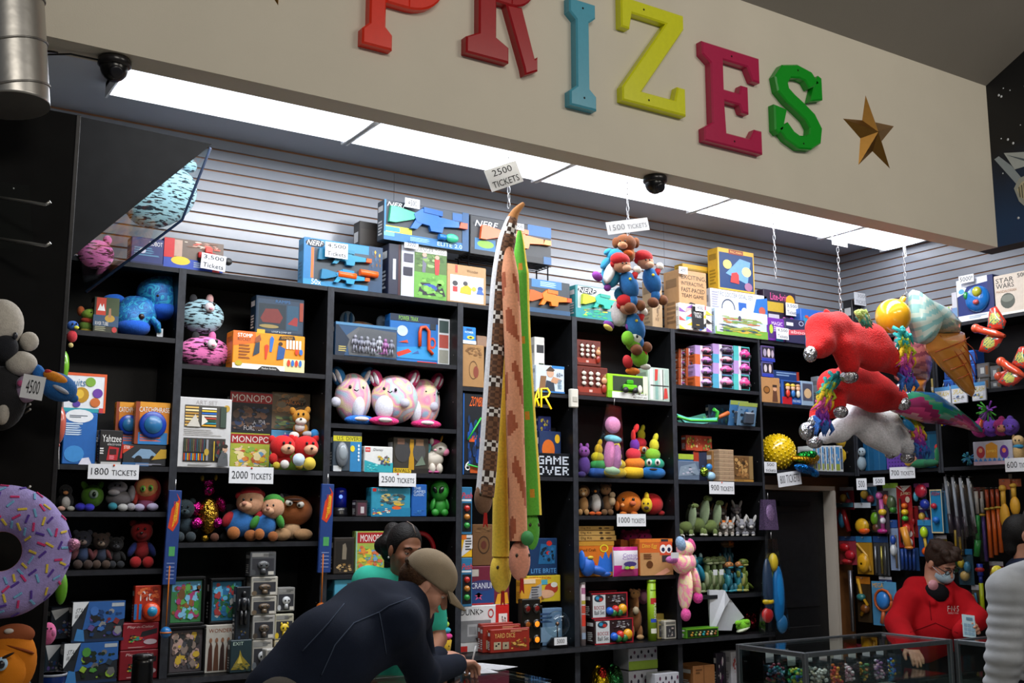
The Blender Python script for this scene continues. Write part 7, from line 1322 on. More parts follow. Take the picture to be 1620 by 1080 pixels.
for q,(xl,xr,yt,yb)in enumerate(((257,280,775,925),(503,525,765,906))):
 Y=YF-.04;a,c=PY(xl,yb,Y),PY(xr-2,yb,Y);w,h=c.x-a.x,PY(xl,yt,Y).z-a.z
 t=thing('hanging_track_pack',('long blue hanging track pack with flame logo, on the left post','long blue hanging track pack with flame logo, on the right post')[q],'toy pack',((a.x+c.x)/2,Y,a.z),rot=(0,.02,0))
 MB().bev(-w/2,0,0,w/2,.02,h,.003,'1c3a78').build('pack',t,'card');p=MB();W=w
 p.add([(w*x_,-.0008,h*z_)for x_,z_ in((-.4,.60),(.0,.56),(.36,.66),(.42,.9),(.1,.97),(.3,.9),(.05,.86),(-.2,.8))],[tuple(range(8))],'c83a1c');p.add([(w*x_,-.0012,h*z_)for x_,z_ in((-.1,.6),(.24,.68),(.3,.86),(.1,.88))],[(0,1,2,3)],'d8a81c')
 g,fs=glyphs('HOT WHEELS');p.add([(w*(-.06+.26*y_),-.0016,h*(.64+.24*x_))for x_,y_ in g],fs,'c82418');p.add([(w*x_,-.0008,h*z_)for x_,z_ in((-.2,.3),(.25,.3),(.25,.4),(-.2,.4))],[(0,1,2,3)],'4a9a5a')
 for i in range(5):p.add([(-w*.3,-.0008,h*(.06+.04*i)),(w*.3,-.0008,h*(.06+.04*i)),(w*.3,-.0008,h*(.07+.04*i)),(-w*.3,-.0008,h*(.07+.04*i))],[(0,1,2,3)],'7a8ab8')
 p.build('printed_front',t,'card');MB().tube([(0,.01,h),(0,.01,h+.06)],.003,'b8b8b8',seg=5).build('hook',t,'metal')
 t=thing('cord_toy',('orange cord with blue and orange spinner hanging at the left post','orange cord toy hanging below the right track pack')[q],'toy',PY(xl+5,yb+75 if q==0 else yb+55,YF-.06));hh=PY(xl+5,yb-30,YF-.06).z-t.location.z
 MB().tube([(0,0,0),(.004,0,hh)],.0035,'b8641c',seg=6).build('cord',t,'cloth');MB().ell((0,0,0),(.03,.03,.03),('1c68a8','b05a1c')[q]).build('spinner',t,'plastic');MB().lathe([(.031,-.004),(.031,.004)],'c86a1c',seg=14).build('spinner_band',t,'plastic')
plush('pink and yellow long-legged furry plush hung on the post',[('body',1082,890,19,18,'ffffff',0,'pastel'),('head',1084,868,14,13,'d8709a',4,'pastel'),('hood',1077,860,8,12,'8aa8c8',8,'fur',-20),('ear',1094,862,6,11,'d0508c',4,'fur',-20),('arm',1063,885,10,6,'b868a8',4,'fur'),('leg',1084,930,8,34,'ffffff',0,'pastel',4),('leg',1098,918,8,26,'ffffff',2,'pastel',-14),('foot',1085,972,8,10,'d8509a',3,'fur'),('foot',1104,945,8,9,'d8409a',5,'fur')],Y=YF-.08,dm='fur',extra=lambda t,q,px:(MB().box(q(1052,905).x,-.07,q(0,908).z,q(1064,905).x,-.068,q(0,895).z,'c8c8cc').build('hang_tag',t,'paper'),MB().tube([q(1084,856),q(1082,846)],.003,'b8b8b8',seg=5).build('hook',t,'metal')))
# ---- side wall shelves
z=2.09;z2=2.655
for i,(xl,xr,yt,c)in enumerate(((1367,1384,688,'14466a'),(1383,1402,692,'184e76'),(1460,1486,682,'14506e'))):
 x=K(('left tall blue storage bin','second tall blue storage bin','blue storage bin by the right post')[i],xl,xr,yt,z,c,[('r',.46,0,.5,1,'3a6a8a'),('r',0,.92,1,1,'0e3650')],side=1,d=.16,off=.06,name='storage_bin',cat='bin',m='plastic')
x=K('purple perforated basket of balls',1403,1452,713,z,'5a3a90',[('e',.1+.1*i,.2+.2*j,.02,.035,'2a1a50')for i in range(9)for j in range(4)],side=1,d=.14,off=.0,name='basket',cat='basket',m='plastic')
plush('red and blue ball in the purple basket',[('ball',1448,702,12,12,'8a2a28',0,'rubber'),('band',1448,702,5,12.3,'1c3a7a',1,'rubber')],X=XS+.07,z=z+.115,name='ball',cat='ball')
plush('small pale robot plush beside the blue bins',[('body',1363,728,7,12,'7a8a94',0),('head',1363,710,6,7,'8a9aa4',2)]+eyes(1362,709,2.4,1,8),X=XS+.03,z=z)
plush('parrot plush lying with green wing on the shelf edge',[('body',1456,735,17,7,'1c6a44',6),('head',1443,730,8,8,'c88a6a',10),('beak',1437,733,6,6,'c8a02a',12),('wing',1472,734,12,6,'14583a',8),('tail',1484,722,5,13,'1a6a40',2)],X=XS+.02,z=z)
plush('small doll figure with pink face leaning at the post',[('body',1484,722,6,10,'b8482a',0),('head',1484,707,6,6,'c8907a',2),('cap',1482,700,4,5,'b82a24',2)],X=XS+.04,z=z,name='doll',cat='doll')
for q,(x,y)in enumerate(((1532,712),(1490,662),(1563,648))):
 t=plush(('spiky teal rubber ball on the shelf by the toy tray','spiky blue and yellow ball hung at the left of the packs','spiky purple and green ball hung below the cone balloon')[q],[('core',x,y,4,4,('1c5a6a','243a9a','6a2a9a')[q],0,'rubber')],X=XS-(.0 if q==0 else .1),name='spiky_ball',cat='toy',z=None if q else z+.04)
 rd=random.Random(q)
 for i in range(26):
  v=Vector((rd.gauss(0,1),rd.gauss(0,1),rd.gauss(0,1))).normalized();MB().tube([v*.012+Vector((0,0,.018)),v*(.085 if q==2 else .055)+Vector((0,0,.018))],[.005,.007],(('1c6a7a','1c5a8a'),('c8c02a','2a3ab0','2a8a3a'),('8a3ab0','3a9a2a','2a4ac0','c8c83a'))[q][i%2],seg=5).build('spike',t,'rubber')
x=K('open display tray printed with round purple faces',1541,1603,697,z,'a8a8b8',[('r',0,.0,1,.16,'b8a0b0'),('e',.2,.55,.11,.26,'a8303a'),('p',[(.32,.3),(.62,.28),(.64,.8),(.5,.95),(.34,.85)],'c88a2a'),('t',.36,.5,.6,.62,'JUMBO','f0d060'),('e',.8,.52,.11,.28,'5a2a8a'),('e',.2,.62,.05,.1,'d89a70'),('e',.8,.58,.05,.1,'d87a50')]+[('p',[(.02+.12*i,.16),(.07+.12*i,.3),(.12+.12*i,.16)],'3a7ac0')for i in range(8)],side=1,d=.22,off=-.02,name='display_tray')
for q,(X_,y,c)in enumerate(((1552,690,'b0287a'),(1568,680,'6a3aa8'),(1585,684,'a0286c'),(1598,676,'5a3a9c'))):plush('fuzzy %s round plush in the display tray'%('magenta','violet','raspberry','indigo')[q],[('body',X_,y,14,14,c,0,'fur'),('tuft',X_,y-12,5,6,c,0,'fur'),('face',X_,y+2,7,6,'b87a60' if q==2 else c,10)]+eyes(X_,y-1,4,1.4,14),X=XS+.06,z=z+.21,dm='fur')
plush('tan and blue puppy plush at the right edge',[('body',1612,702,10,18,'b89a68',0),('head',1610,684,9,9,'c0a474',4),('scarf',1610,693,8,4,'2a7aa0',6),('ear',1603,680,3,6,'8a6a40',2)]+eyes(1608,683,3,1.2,12),X=XS+.03,z=z)
for i in range(3):
 zz=z2
 for j in range(4-(i>0)):
  x=K('small blue figure box, row %s, %s stack'%(('one','two','three','four')[j]+' from bottom',('left','middle','right')[i]),1494+17*i,1509+17*i,(600,580,558,540)[j]-2*i,zz+.0005,'1c4a98',[('e',.5,.45,.3,.32,'14285a'),('p',[(.3,.3),(.5,.75),(.7,.3)],'5a8ad0'),('r',0,.88,1,1,'2a6ac0')],side=1,d=.12,off=.03+.01*i,group='stacked small blue figure boxes');zz=x[3]
for q,(xl,xr,yt)in enumerate(((1546,1566,578),(1567,1584,582))):
 zz=z2
 for j in range(2):zz=K('grey clear-front bolt toy box, %s of %s pair'%(('lower','upper')[j],('left','right')[q]),xl,xr,yt+20-24*j,zz+.0005,'4a4846',[('r',.1,.1,.9,.9,'5a5c60'),('r',.3,.3,.6,.7,'a8acac'),('r',.7,.2,.9,.8,'6a4a2c')],side=1,d=.1,off=.04,group='grey clear-front toy boxes')[3]
for q,(xl,xr)in enumerate(((1480,1504),(1506,1530),(1538,1560))):
 x=K('white and yellow splash toy pack, %s of three hung below the shelf'%('left','middle','right')[q],xl,xr,612-4*q,PX((xl+xr)/2,642-4*q,XS-.03).z,'c8ccd4',[('r',0,.8,1,1,'4a8ac0'),('t',.1,.5,.9,.74,'SPLASH','c8b01c',.08),('n',.1,.1,.9,.45,['c8b838','3a5a8a','e0e0e0','888'],10,q)],side=1,d=.02,off=-.03,group='white and yellow splash toy packs',name='toy_pack')
 MB().tube([(0,.01,x[2]),(0,.03,x[2]+.04)],.003,'a8a8a8',seg=5).build('hook',x[0],'metal')
K('yellow and white striped box behind the cupcake balloon',1474,1484,598,z2,'c8b060',[('r',0,.3,1,.5,'d8d8d0')],side=1,d=.1,off=.05)
card([('700','TICKETS',.32)],1407,1448,737,758,'700 TICKETS sign on the side shelf edge',side=XS-.03)
card([('600','TICKETS',.34)],1589,1640,722,747,'600 TICKETS sign at the right edge',side=XS-.03)
card(['500'],1355,1371,755,776,'first small card below the side shelf',side=XS,yaw=.1);card(['500'],1381,1400,754,768,'second small card below the side shelf',side=XS)
# ---- packs hanging on the hook board
HX=7.50
def pack(lab,xl,xr,yt,yb,hdr,back,solids,X=HX,film=True,group=None,cat='toy pack'):
 a,c=PX(xl,yb,X),PX(xr,yb,X);w=a.y-c.y;h=PX((xl+xr)/2,yt,X).z-PX((xl+xr)/2,yb,X).z
 t=thing('hanging_pack',lab,cat,(X,(a.y+c.y)/2,PX((xl+xr)/2,yb,X).z),-math.pi/2,group)
 if hdr:MB().bev(-w/2,-.004,h*.84,w/2,0,h,.001,hdr).build('header_card',t,'card')
 if back:MB().bev(-w/2,0,0,w/2,.004,h*(.84 if hdr else 1),.001,back).build('backing_card',t,'card')
 for s in solids:
  if s[0]=='e':MB().ell((s[1]*w,-.02,s[2]*h),(s[3]*w,min(.03,s[3]*w),s[4]*h),s[5],seg=10,rings=7).build('toy',t,s[6]if len(s)>6 else 'plastic')
  if s[0]=='l':MB().tube([(x*w,-.015,y*h)for x,y in s[1]],s[2],s[3],seg=7).build('toy',t,s[4]if len(s)>4 else 'plastic')
  if s[0]=='d':p=MB();draw(p,s[1],w,h,y=-.004);p.build('printed_front',t,'card')
 if film:b=MB();b.add([(-w/2,-.045,.01),(w/2,-.045,.01),(w/2,-.03,h*.84),(-w/2,-.03,h*.84)],[(0,1,2,3)],'c8d0d8');b.build('film',t,'film')
 MB().tube([(0,.03,h*.97),(0,-.03,h*.97)],.003,'a8a8a8',seg=5).build('hook',t,'metal');return t
FX=HX-.03
pack('red cone-shaped toy pair pack, far left of the hook board',1318,1352,795,840,'3a6a7a',None,[('l',[(-.35,0),(-.1,.75)],.02,'a81c20'),('l',[(.3,0),(.05,.75)],.022,'8a1418'),('e',0,.4,.14,.3,'2a6a8a')],X=FX)
pack('net bag of orange and yellow balls',1354,1380,795,846,'b8c0c8',None,[('e',0,.28,.42,.24,'c89a20'),('e',.1,.14,.34,.12,'d8561c'),('e',-.2,.3,.14,.1,'8a6a10')],X=FX)
pack('green and brown frog toy pack',1380,1396,806,842,None,'1c2418',[('e',0,.6,.4,.3,'5a8a1c'),('e',.1,.2,.35,.2,'5a3420')])
pack('pink and yellow spotted giraffe toy pack',1389,1408,776,844,None,'3a3038',[('e',-.1,.88,.24,.09,'b85a9a'),('l',[(0,.8),(.05,.1)],.018,'c0589a'),('e',.1,.5,.3,.08,'d8b02a'),('e',0,.06,.4,.06,'b02a7a'),('e',.1,.3,.2,.08,'d8d0d8')],X=FX)
pack('green and grey creature toy pack',1399,1423,764,812,'8ab03a','a8b0a8',[('e',.1,.35,.3,.25,'4a5a3a'),('e',-.2,.45,.2,.2,'b8502a'),('e',.2,.12,.2,.12,'3a7a2a')])
pack('tall red paint-and-figure card pack',1423,1447,768,868,None,'98181e',[('d',[('p',[(0,1),(.5,.9),(1,1)],'c8c0b8'),('p',[(.1,1),(.5,.92),(.3,1)],'98181e'),('t',.3,.84,.95,.9,'JUMBO','d8c8a0'),('e',.75,.78,.15,.05,'d8c0a8'),('e',.8,.24,.15,.05,'d0c8c0')]),('l',[(-.25,.1),(-.22,.8)],.008,'3a2a1c'),('e',.1,.68,.18,.045,'d8641c'),('e',.1,.58,.2,.05,'d8b01c'),('e',.1,.48,.18,.045,'3aa83a'),('e',.15,.32,.25,.08,'c0281c'),('e',.2,.1,.3,.08,'c8c0b8')],X=FX)
pack('second red card pack behind the tall red pack',1443,1455,800,850,None,'7a1418',[('e',0,.5,.2,.1,'9a1c20')])
pack('red flower and blue ribbon novelty pack',1448,1472,764,806,'6a2a5a',None,[('e',.05,.7,.4,.26,'a81c34'),('e',.25,.2,.3,.2,'1c3090'),('e',-.3,.5,.15,.2,'4a98b0')],X=FX)
pack('blue rectangular fishing toy box on a hook, front of its row',1475,1494,774,843,None,'1c78a8',[('d',[('r',0,0,1,.03,'c8b890'),('r',0,.97,1,1,'c8b890'),('r',0,0,.06,1,'c8b890'),('r',.94,0,1,1,'c8b890'),('t',.15,.86,.8,.94,'FISH','b82a2a',.05)]),('e',-.1,.62,.22,.07,'b02438'),('e',.0,.3,.25,.08,'1c68c0')],X=FX,film=False)
pack('blue rectangular fishing toy box behind the front one',1493,1503,776,843,None,'2a6a90',[('d',[('r',0,0,.12,1,'c8b890'),('r',.88,0,1,1,'c8b890')])],film=False)
for i in range(4):pack('long clear bag with striped baton, %s of four'%('first','second','third','fourth')[i],1499+12*i,1513+12*i,748+i,858-6*abs(i-1.5),None,None,[('l',[(-.2,.95),(.1+.06*i,.08)],.012,'a4a6ac'),('l',[(.0,.36),(.1+.06*i,.06)],.016,'3a3034'),('e',.1,.7,.3,.22,'8a8e94','film')],X=FX-.01*i,group='long clear bags with striped batons')
pack('green toy sword with striped handle',1546,1558,770,882,'5a2a24',None,[('l',[(.1,.94),(.1,.62)],.014,'b0a8a0'),('l',[(.1,.6),(-.1,.25)],.016,'1c8a3a'),('l',[(-.1,.25),(-.4,.02)],.022,'1c8a34')],X=FX)
pack('purple toy sword with white striped handle',1557,1567,770,890,'5a3a24',None,[('l',[(0,.94),(0,.66)],.015,'c8c0b8'),('e',0,.63,.5,.02,'c89a2a'),('l',[(0,.62),(.1,.02)],.014,'5a3a8a')])
for i in range(3):pack('orange toy sword with red striped handle, %s of three'%('left','middle','right')[i],1566+8*i,1575+8*i,768,884-4*i,None,None,[('l',[(0,.95),(0,.7)],.014,'a8482a'),('e',0,.68,.6,.02,'b89a3a'),('l',[(0,.67),(0,.02)],.016,'c85a1c')],X=FX-.008*i,film=False,group='orange toy swords')
for i in range(2):pack('yellow rubber chicken, %s'%('front one','rear one at the right edge')[i],1588+15*i,1606+15*i,757,864-30*i,'a85a3a',None,[('l',[(-.1,.86),(-.15,.6)],.018,'d8a83a','rubber'),('e',-.1,.86,.3,.05,'d8a83a','rubber'),('e',-.05,.44,.42,.2,'d8a02c','rubber'),('l',[(-.15,.26),(-.2,.02)],.01,'c8862a','rubber'),('l',[(.1,.26),(.15,.02)],.01,'c8862a','rubber'),('e',-.3,.85,.12,.02,'c8442a','rubber')],X=FX-.02*(1-i),film=False,group='yellow rubber chickens')
pack('red clown nose toy pack, lower left of the board',1329,1356,848,893,'2a4a7a','a83a4a',[('e',-.1,.6,.3,.16,'b01c24'),('e',.2,.34,.3,.18,'b82030'),('e',.0,.12,.3,.1,'c83038')])
pack('yellow animal mask pack with black print',1357,1382,848,908,'2a6a9a','a87a1c',[('e',0,.3,.4,.26,'c8921c'),('e',0,.28,.2,.13,'2a1c10'),('e',.0,.26,.08,.05,'c85a1c'),('l',[(-.4,.8),(.2,.5),(.4,.1)],.01,'d8a850')],X=FX)
pack('silver and yellow party horn pack',1384,1408,848,910,'1c3a6a','3a3c40',[('l',[(-.3,.75),(-.3,.05)],.012,'8a8c90','metal'),('l',[(.1,.75),(.1,.05)],.012,'a89a50','metal'),('l',[(.35,.75),(.35,.05)],.01,'6a6c70','metal')])
pack('white and blue figure card pack beside the red card',1410,1424,822,902,'2a4a8a','8a9ab8',[('e',.1,.4,.35,.12,'c0c4c8'),('e',.1,.6,.3,.1,'24489a'),('l',[(.3,.7),(.3,.05)],.008,'7a6a54')])
pack('blue baton bundle card pack',1425,1455,866,902,None,'14305a',[('l',[(-.3+.2*i,.95),(-.3+.2*i,.05)],.012,'1c3f88')for i in range(4)],X=FX)
pack('orange traffic cone whistle pack',1428,1444,832,868,None,None,[('l',[(-.2,.95),(.25,.05)],.03,'c8842a'),('e',.3,.06,.4,.08,'b8702a')],X=FX-.04,film=False)
pack('lime and orange rocket dart pack',1455,1478,822,880,'2a78a8','1c4a80',[('e',0,.66,.24,.16,'a8c81c'),('l',[(0,.5),(.1,.1)],.012,'c8a02a'),('e',.1,.14,.3,.12,'d8561c')],X=FX)
pack('yellow snake toy in a tall pack, left of the red hoodie',1358,1380,912,984,'a8661c','3a2a18',[('l',[(-.3,.95),(-.1,.6),(.3,.4),(-.2,.15)],.014,'c8921c'),('e',-.1,.55,.3,.08,'2a6a6a'),('e',.15,.3,.3,.1,'6a3a14')])
pack('orange racket toy with blue water ball on a blue card',1382,1421,920,990,None,'4a88b0',[('l',[(.34*math.cos(q*.524),.58+.24*math.sin(q*.524))for q in range(13)],.011,'c8581c'),('e',0,.58,.26,.2,'2a70b8'),('e',.1,.62,.1,.07,'3a9a5a'),('e',-.04,.68,.07,.05,'b83a4a'),('l',[(0,.32),(-.1,.06)],.016,'c8581c'),('d',[('t',.06,.86,.5,.96,'MEGA','d8a01c')])],X=FX)
pack('clear silver tube toy hung low beside the uprights',1347,1356,900,1000,None,None,[('l',[(0,.98),(0,.02)],.018,'8a8c94','metal')],film=False)
pack('yellow and blue bubble wand pack right of the staff member',1518,1542,868,925,'1c6a9a','2a4a5a',[('e',-.2,.6,.2,.14,'b8a02a'),('e',.2,.5,.2,.16,'3a7a9a'),('e',0,.25,.3,.14,'b89a5a')])
pack('yellow and black pencil bundle pack above the bubble wand',1512,1530,836,880,None,'2a2018',[('l',[(-.3+.2*i,.95),(-.3+.2*i,.05)],.01,('b8921c','3a3424')[i%2])for i in range(4)])
pack('blue pump toy with red grip and lime tube',1552,1566,890,975,None,None,[('l',[(-.1,.98),(-.1,.76)],.022,'1c34a0'),('e',-.1,.87,.5,.05,'a81c24'),('l',[(-.1,.62),(-.1,.02)],.016,'b8c81c'),('l',[(-.1,.76),(-.1,.62)],.014,'1c3090')],film=False,X=FX-.02)
for xl,xr,yt,yb,c,l in((1330,1352,770,806,'8a2a3a','maroon backed figure pack at the top left of the hook board'),(1362,1388,764,800,'2a5a7a','teal card pack above the net bag of balls'),(1455,1476,800,834,'3a1c5a','violet novelty pack under the red flower pack'),(1478,1500,846,884,'6a5a1c','mustard card pack under the fishing toy boxes'),(1500,1516,866,905,'1c4a2a','dark green card pack right of the brown hair'),(1568,1590,888,930,'7a2a1c','brick red pack under the orange toy swords'),(1392,1412,912,940,'2a3a6a','indigo card pack above the racket toy'),(1540,1552,925,975,'5a4a2c','tan stick pack beside the lime pump tube')):
 pack(l,xl,xr,yt,yb,'b8b8c0',c,[('e',-.15,.5,.22,.2,'c8a03a'),('e',.2,.3,.2,.18,'a83a4a'),('l',[(.1,.75),(.25,.45)],.008,'4a8ab0')],X=HX+.02)
def bx(t,nm,x0,y0,z0,x1,y1,z1,c,m='card',b=.003):return MB().bev(x0,y0,z0,x1,y1,z1,b,c).build(nm,t,m)
z=.452
for i,(xl,xr,yt,zz)in enumerate(((1012,1058,1040,z),(1012,1058,1024,None),(1034,1072,1060,None))):
 if i==0:zt=.85-.2
 a=xz(xl,.62 if i<2 else .5,YF+.02);c=xz(xr,.62 if i<2 else .5,YF+.02);z0=(z,.64,z)[i];h=(.18,.15,.17)[i];off=(.12,.12,0)[i]
 o=MB().bev(a,YF+.02+off-.02*(i==2),z0+.0015,c,YF+.2+off-.1*(i==2),z0+h,.003,'b8bac4').build('candy_box');tag(o,('white candy carton with dark beans, lower in the base shelf','white candy carton with dark beans, upper in the base shelf','white candy carton with lime stripe, front of the base shelf')[i],'box')
 p=MB();fr=lambda v,a=a,c=c,y=YF+.02+off-.02*(i==2),z0=z0:Vector(((a+c)/2+v.x,y+v.y,z0+v.z));draw(p,[('r',0,.0,1,.4,'8aa83a')]+[('e',.08+.12*k,.6+.2*(k%2),.035,.08,('2a1a2a','5a2a4a','24203a')[k%3])for k in range(8)],c-a,h,fr=fr);p.build('printed_front',o)
for q,(x,c)in enumerate(((948,'c8a81c'),(970,'2a6a3a'))):plush(('shiny yellow and red bag','shiny dark green bag')[q]+' slumped in the base shelf',[('bag',x,1066,16,26,c,0,'foil'),('fold',x+4,1052,8,12,'a82a24' if q==0 else '1c3a1c',8,'foil'),('knot',x-2,1042,5,6,c,0,'foil')],Y=YF+.14,z=z,name='gift_bag',cat='bag')
K('plain brown carton standing in the base shelf by the case',1098,1132,1052,z,'8a5c36',[('r',.46,0,.5,1,'6a4426'),('l',.1,.7,.4,.9,2,'5a3a20')],d=.2,off=.02)
K('white product carton right of the brown one, base shelf',1158,1176,1030,z,'9a9aa0',[('n',.1,.3,.9,.9,['3a3a44','5a4a6a','8a3a3a'],10,3)],d=.12,off=.04)
for q in range(2):K('dark flat pack leaning beside the brown carton, %s'%('left','right')[q],1134+12*q,1148+12*q,1032,z,'24202c',[('n',.1,.1,.9,.9,['5a2a5a','3a3a4a','c8c0c8','222'],9,q)],d=.03,off=.1,rz=.1)
CZ=1.0
# left counter: glass top on a dark cabinet
t=thing('glass_counter','low glass-topped counter the man leans on','counter',(2.0,4.35,0));L=.83
bx(t,'cabinet',-2,-.26,.05,L-.01,.25,.86,'0e0e10','laminate');bx(t,'glass_top',-2,-.28,CZ-.012,L,.27,CZ,'9ab0b4','glass',.002)
for y in(-.28,.26):bx(t,'rail',-2,y,CZ-.03,L,y+.015,CZ-.013,'6a6c70','metal')
bx(t,'rail',L-.015,-.265,CZ-.03,L,.26,CZ-.013,'6a6c70','metal');bx(t,'display_floor',-1.98,-.25,.862,L-.02,.24,.87,'1a1a1c','laminate')
for q,(x,y,r)in enumerate(((728,1050,.5),(752,1060,-.2),(775,1054,.35))):
 p=PZ(x,y,CZ+.0015+.001*q);o=MB().box(-.075,-.11,0,.075,.11,.0006,'c4c6cc').build('paper_sheet',m='paper',loc=p,rz=r);tag(o,'white paper form on the counter, %s'%('under the pen hand','in front of the wrist','rightmost, with ruled lines')[q],'paper')
 b=MB();[b.box(-.06,-.09+.03*i,.0007,.05,-.087+.03*i,.0009,'6a6c78')for i in range(7)];tag(b.build('ruled_line',o,'paper'),kind='stuff')
def case(lab,x0,y0,x1,y1,rails):
 t=thing('display_case',lab,'display case',((x0+x1)/2,(y0+y1)/2,0));w,d=(x1-x0)/2,(y1-y0)/2;s=.013
 bx(t,'cabinet',-w,-d,0,w,d,.42,'1c1c1e','laminate')
 for sx in(-1,1):
  for sy in(-1,1):bx(t,'post',sx*(w-s)-s,sy*(d-s)-s,.42,sx*(w-s)+s,sy*(d-s)+s,CZ,'7c8288','metal')
 for q in(-1,1):
  bx(t,'rail',-w+2*s,q*(d-s)-s,CZ-2*s,w-2*s,q*(d-s)+s,CZ,'7c8288','metal');bx(t,'rail',q*(w-s)-s,-d+2*s,CZ-2*s,q*(w-s)+s,d-2*s,CZ,'7c8288','metal')
  MB().box(-w+2*s,q*(d-.01)-.002,.43,w-2*s,q*(d-.01)+.002,CZ-2*s,'a8b8bc').build('glass_pane',t,'glass')
  MB().box(q*(w-.01)-.002,-d+2*s,.43,q*(w-.01)+.002,d-2*s,CZ-2*s,'a8b8bc').build('glass_pane',t,'glass')
 MB().box(-w+2*s,-d+2*s,CZ-.012,w-2*s,d-2*s,CZ-.006,'a8b8bc').build('glass_top',t,'glass');MB().box(-w+.03,-d+.03,.800,w-.03,d-.03,.807,'7a9a98').build('shelf',t,'glass');return t
case('glass candy display case with metal frame, lower right',4.50,4.14,5.745,4.655,0)
case('second glass case turning toward the viewer at the right',5.75,3.0,6.3,4.14,0)
# candy bins
bins=[(1210,'5ac0a8 3a6ac0 d8e04a 4ab040','yellow, green and blue ball candy'),(1245,'2a8a8a 8a3a4a 4a6a8a','teal wrapped candy'),(1262,'a03a4a d8d0d0 3a8a9a','red and white wrapped candy'),(1290,'d8d4c8 e0dcd4 c8b8a0','white square candy'),(1318,'d8401c e8a01c c82a1c d8701c','red and orange candy'),(1347,'d8b0b8 e8d8d8 c88a98','pale pink candy'),(1376,'3a7a3a d8a82c 2a4a2a c8702a','green and gold candy'),(1405,'d0a0b0 8a5a8a d8d0d8','lilac candy'),(1432,'2a5ac0 d8b82c 2a8ab0','blue and yellow candy')]
for i,(x,cols,nm)in enumerate(bins):
 yb=(4.28,4.44,4.44)[i]if i<3 else 4.225;X=(4.60,4.60,4.72)[i]if i<3 else 4.60+.118*(i-2.4);t=thing('candy_bin','clear bin of %s on the case shelf'%nm,'bin',(X,yb,.8085));q=.053
 for a in((-q,-q,q,-q+.003),(-q,q-.003,q,q),(-q,-q+.0032,-q+.003,q-.0032),(q-.003,-q+.0032,q,q-.0032)):MB().box(a[0],a[1],0,a[2],a[3],.13,'b8c8cc').build('bin_wall',t,'film')
 b=MB();rd=random.Random(i);cl=cols.split()
 for k in range(70):b.ell((rd.uniform(-.042,.042),rd.uniform(-.042,.042),.012+.0013*k*rd.uniform(.5,1.1)),(.011,.011,.009),rd.choice(cl),seg=7,rings=5)
 tag(b.build('candy',t,'balloon'),kind='stuff');MB().box(-.03,.05,.10,.03,.052,.165,'c8ccd4').build('price_tag',t,'paper')
for q,(x0,y0,w,d)in enumerate(((5.35,4.45,.52,.2),(5.95,4.02,.3,.2))):
 t=thing('grey_tub',('pale grey plastic tub inside the candy case','pale grey plastic tub in the corner case')[q],'tub',(x0,y0-.05,.4215));w/=2;d/=2;h=.30
 for a in((-w,-d,w,-d+.006),(-w,d-.006,w,d),(-w,-d+.0061,-w+.006,d-.0061),(w-.006,-d+.0061,w,d-.0061)):MB().box(a[0],a[1],0,a[2],a[3],h,'8a9490').build('wall',t,'plastic')
 hh=h;MB().tube([(-w,-d,hh),(w,-d,hh),(w,d,hh),(-w,d,hh)],.008,'98a29c',seg=6,closed=True).build('rim',t,'plastic');MB().box(-w,-d,0,w,d,.004,'6a7470').build('bottom',t,'plastic')
dc=PD(1,872,3.42);t=thing('donut_plush','giant donut plush with lilac icing and sprinkles, lower left','plush toy',dc);R0,r0=.130,.07
zax=(CAM-dc).normalized();xax=Vector((0,0,1)).cross(zax).normalized();yax=zax.cross(xax);t.rotation_euler=Matrix((xax,yax,zax)).transposed().to_euler()
MB().tube([(R0*math.cos(a*math.pi/24),R0*math.sin(a*math.pi/24),0)for a in range(48)],r0,'c08850',seg=22,closed=True).build('dough',t,'plush')
def tor(a,p,e=.004):return Vector(((R0+(r0+e)*math.cos(p))*math.cos(a),(R0+(r0+e)*math.cos(p))*math.sin(a),(r0+e)*math.sin(p)))
b=MB();n=72;pr=[.16+(math.pi-.5)*i/10 for i in range(11)]
vs=[tor(2*math.pi*i/n,p+(.13*math.sin(i*1.05)if k==0 else 0))for i in range(n)for k,p in enumerate(pr)]
b.add(vs,[(i*11+k,(i+1)%n*11+k,(i+1)%n*11+k+1,i*11+k+1)for i in range(n)for k in range(10)],'a394d2',True);b.build('icing',t,'plush')
rd=random.Random(3);sm={}
for i in range(120):
 a,p=(i*2.39996)%(2*math.pi),.38+(i%6)*.36+rd.uniform(-.1,.1);v=tor(a,p,.005);nn=(v-Vector((R0*math.cos(a),R0*math.sin(a),0))).normalized();c=('d83a7a','e8cc4a','5a3aa0','7ab8e0')[i%4]
 if c not in sm:o=sm[c]=MB().bev(-.0135,-.0035,-.001,.0135,.0035,.002,.001,c).build('sprinkle',t,'plush')
 else:o=sm[c].copy();COL.objects.link(o)
 o.location=v;o.rotation_euler=(nn.to_track_quat('Z','Y').to_matrix()@rotm(0,0,rd.uniform(0,3))).to_euler()
MB().ell(tor(.09,.3,.01),(.022,.02,.03),'b87a98').build('tag_knob',t,'sequin')
YB=3.9
plush('white and black panda plush hanging on the pillar',[('head',2,512,34,40,'c8c2b8',0),('body',0,630,40,52,'16161a',-4),('muzzle',46,540,15,16,'c4beb4',2),('eye_patch',8,550,20,22,'1a1c24',16),('eye',24,531,4,6,'34363e',26,'plastic'),('arm',34,575,24,20,'c0bab0',14),('foot',4,655,10,17,'b8b2a8',26),('ear',-18,476,14,14,'1a1a1e',0)],Y=YB)
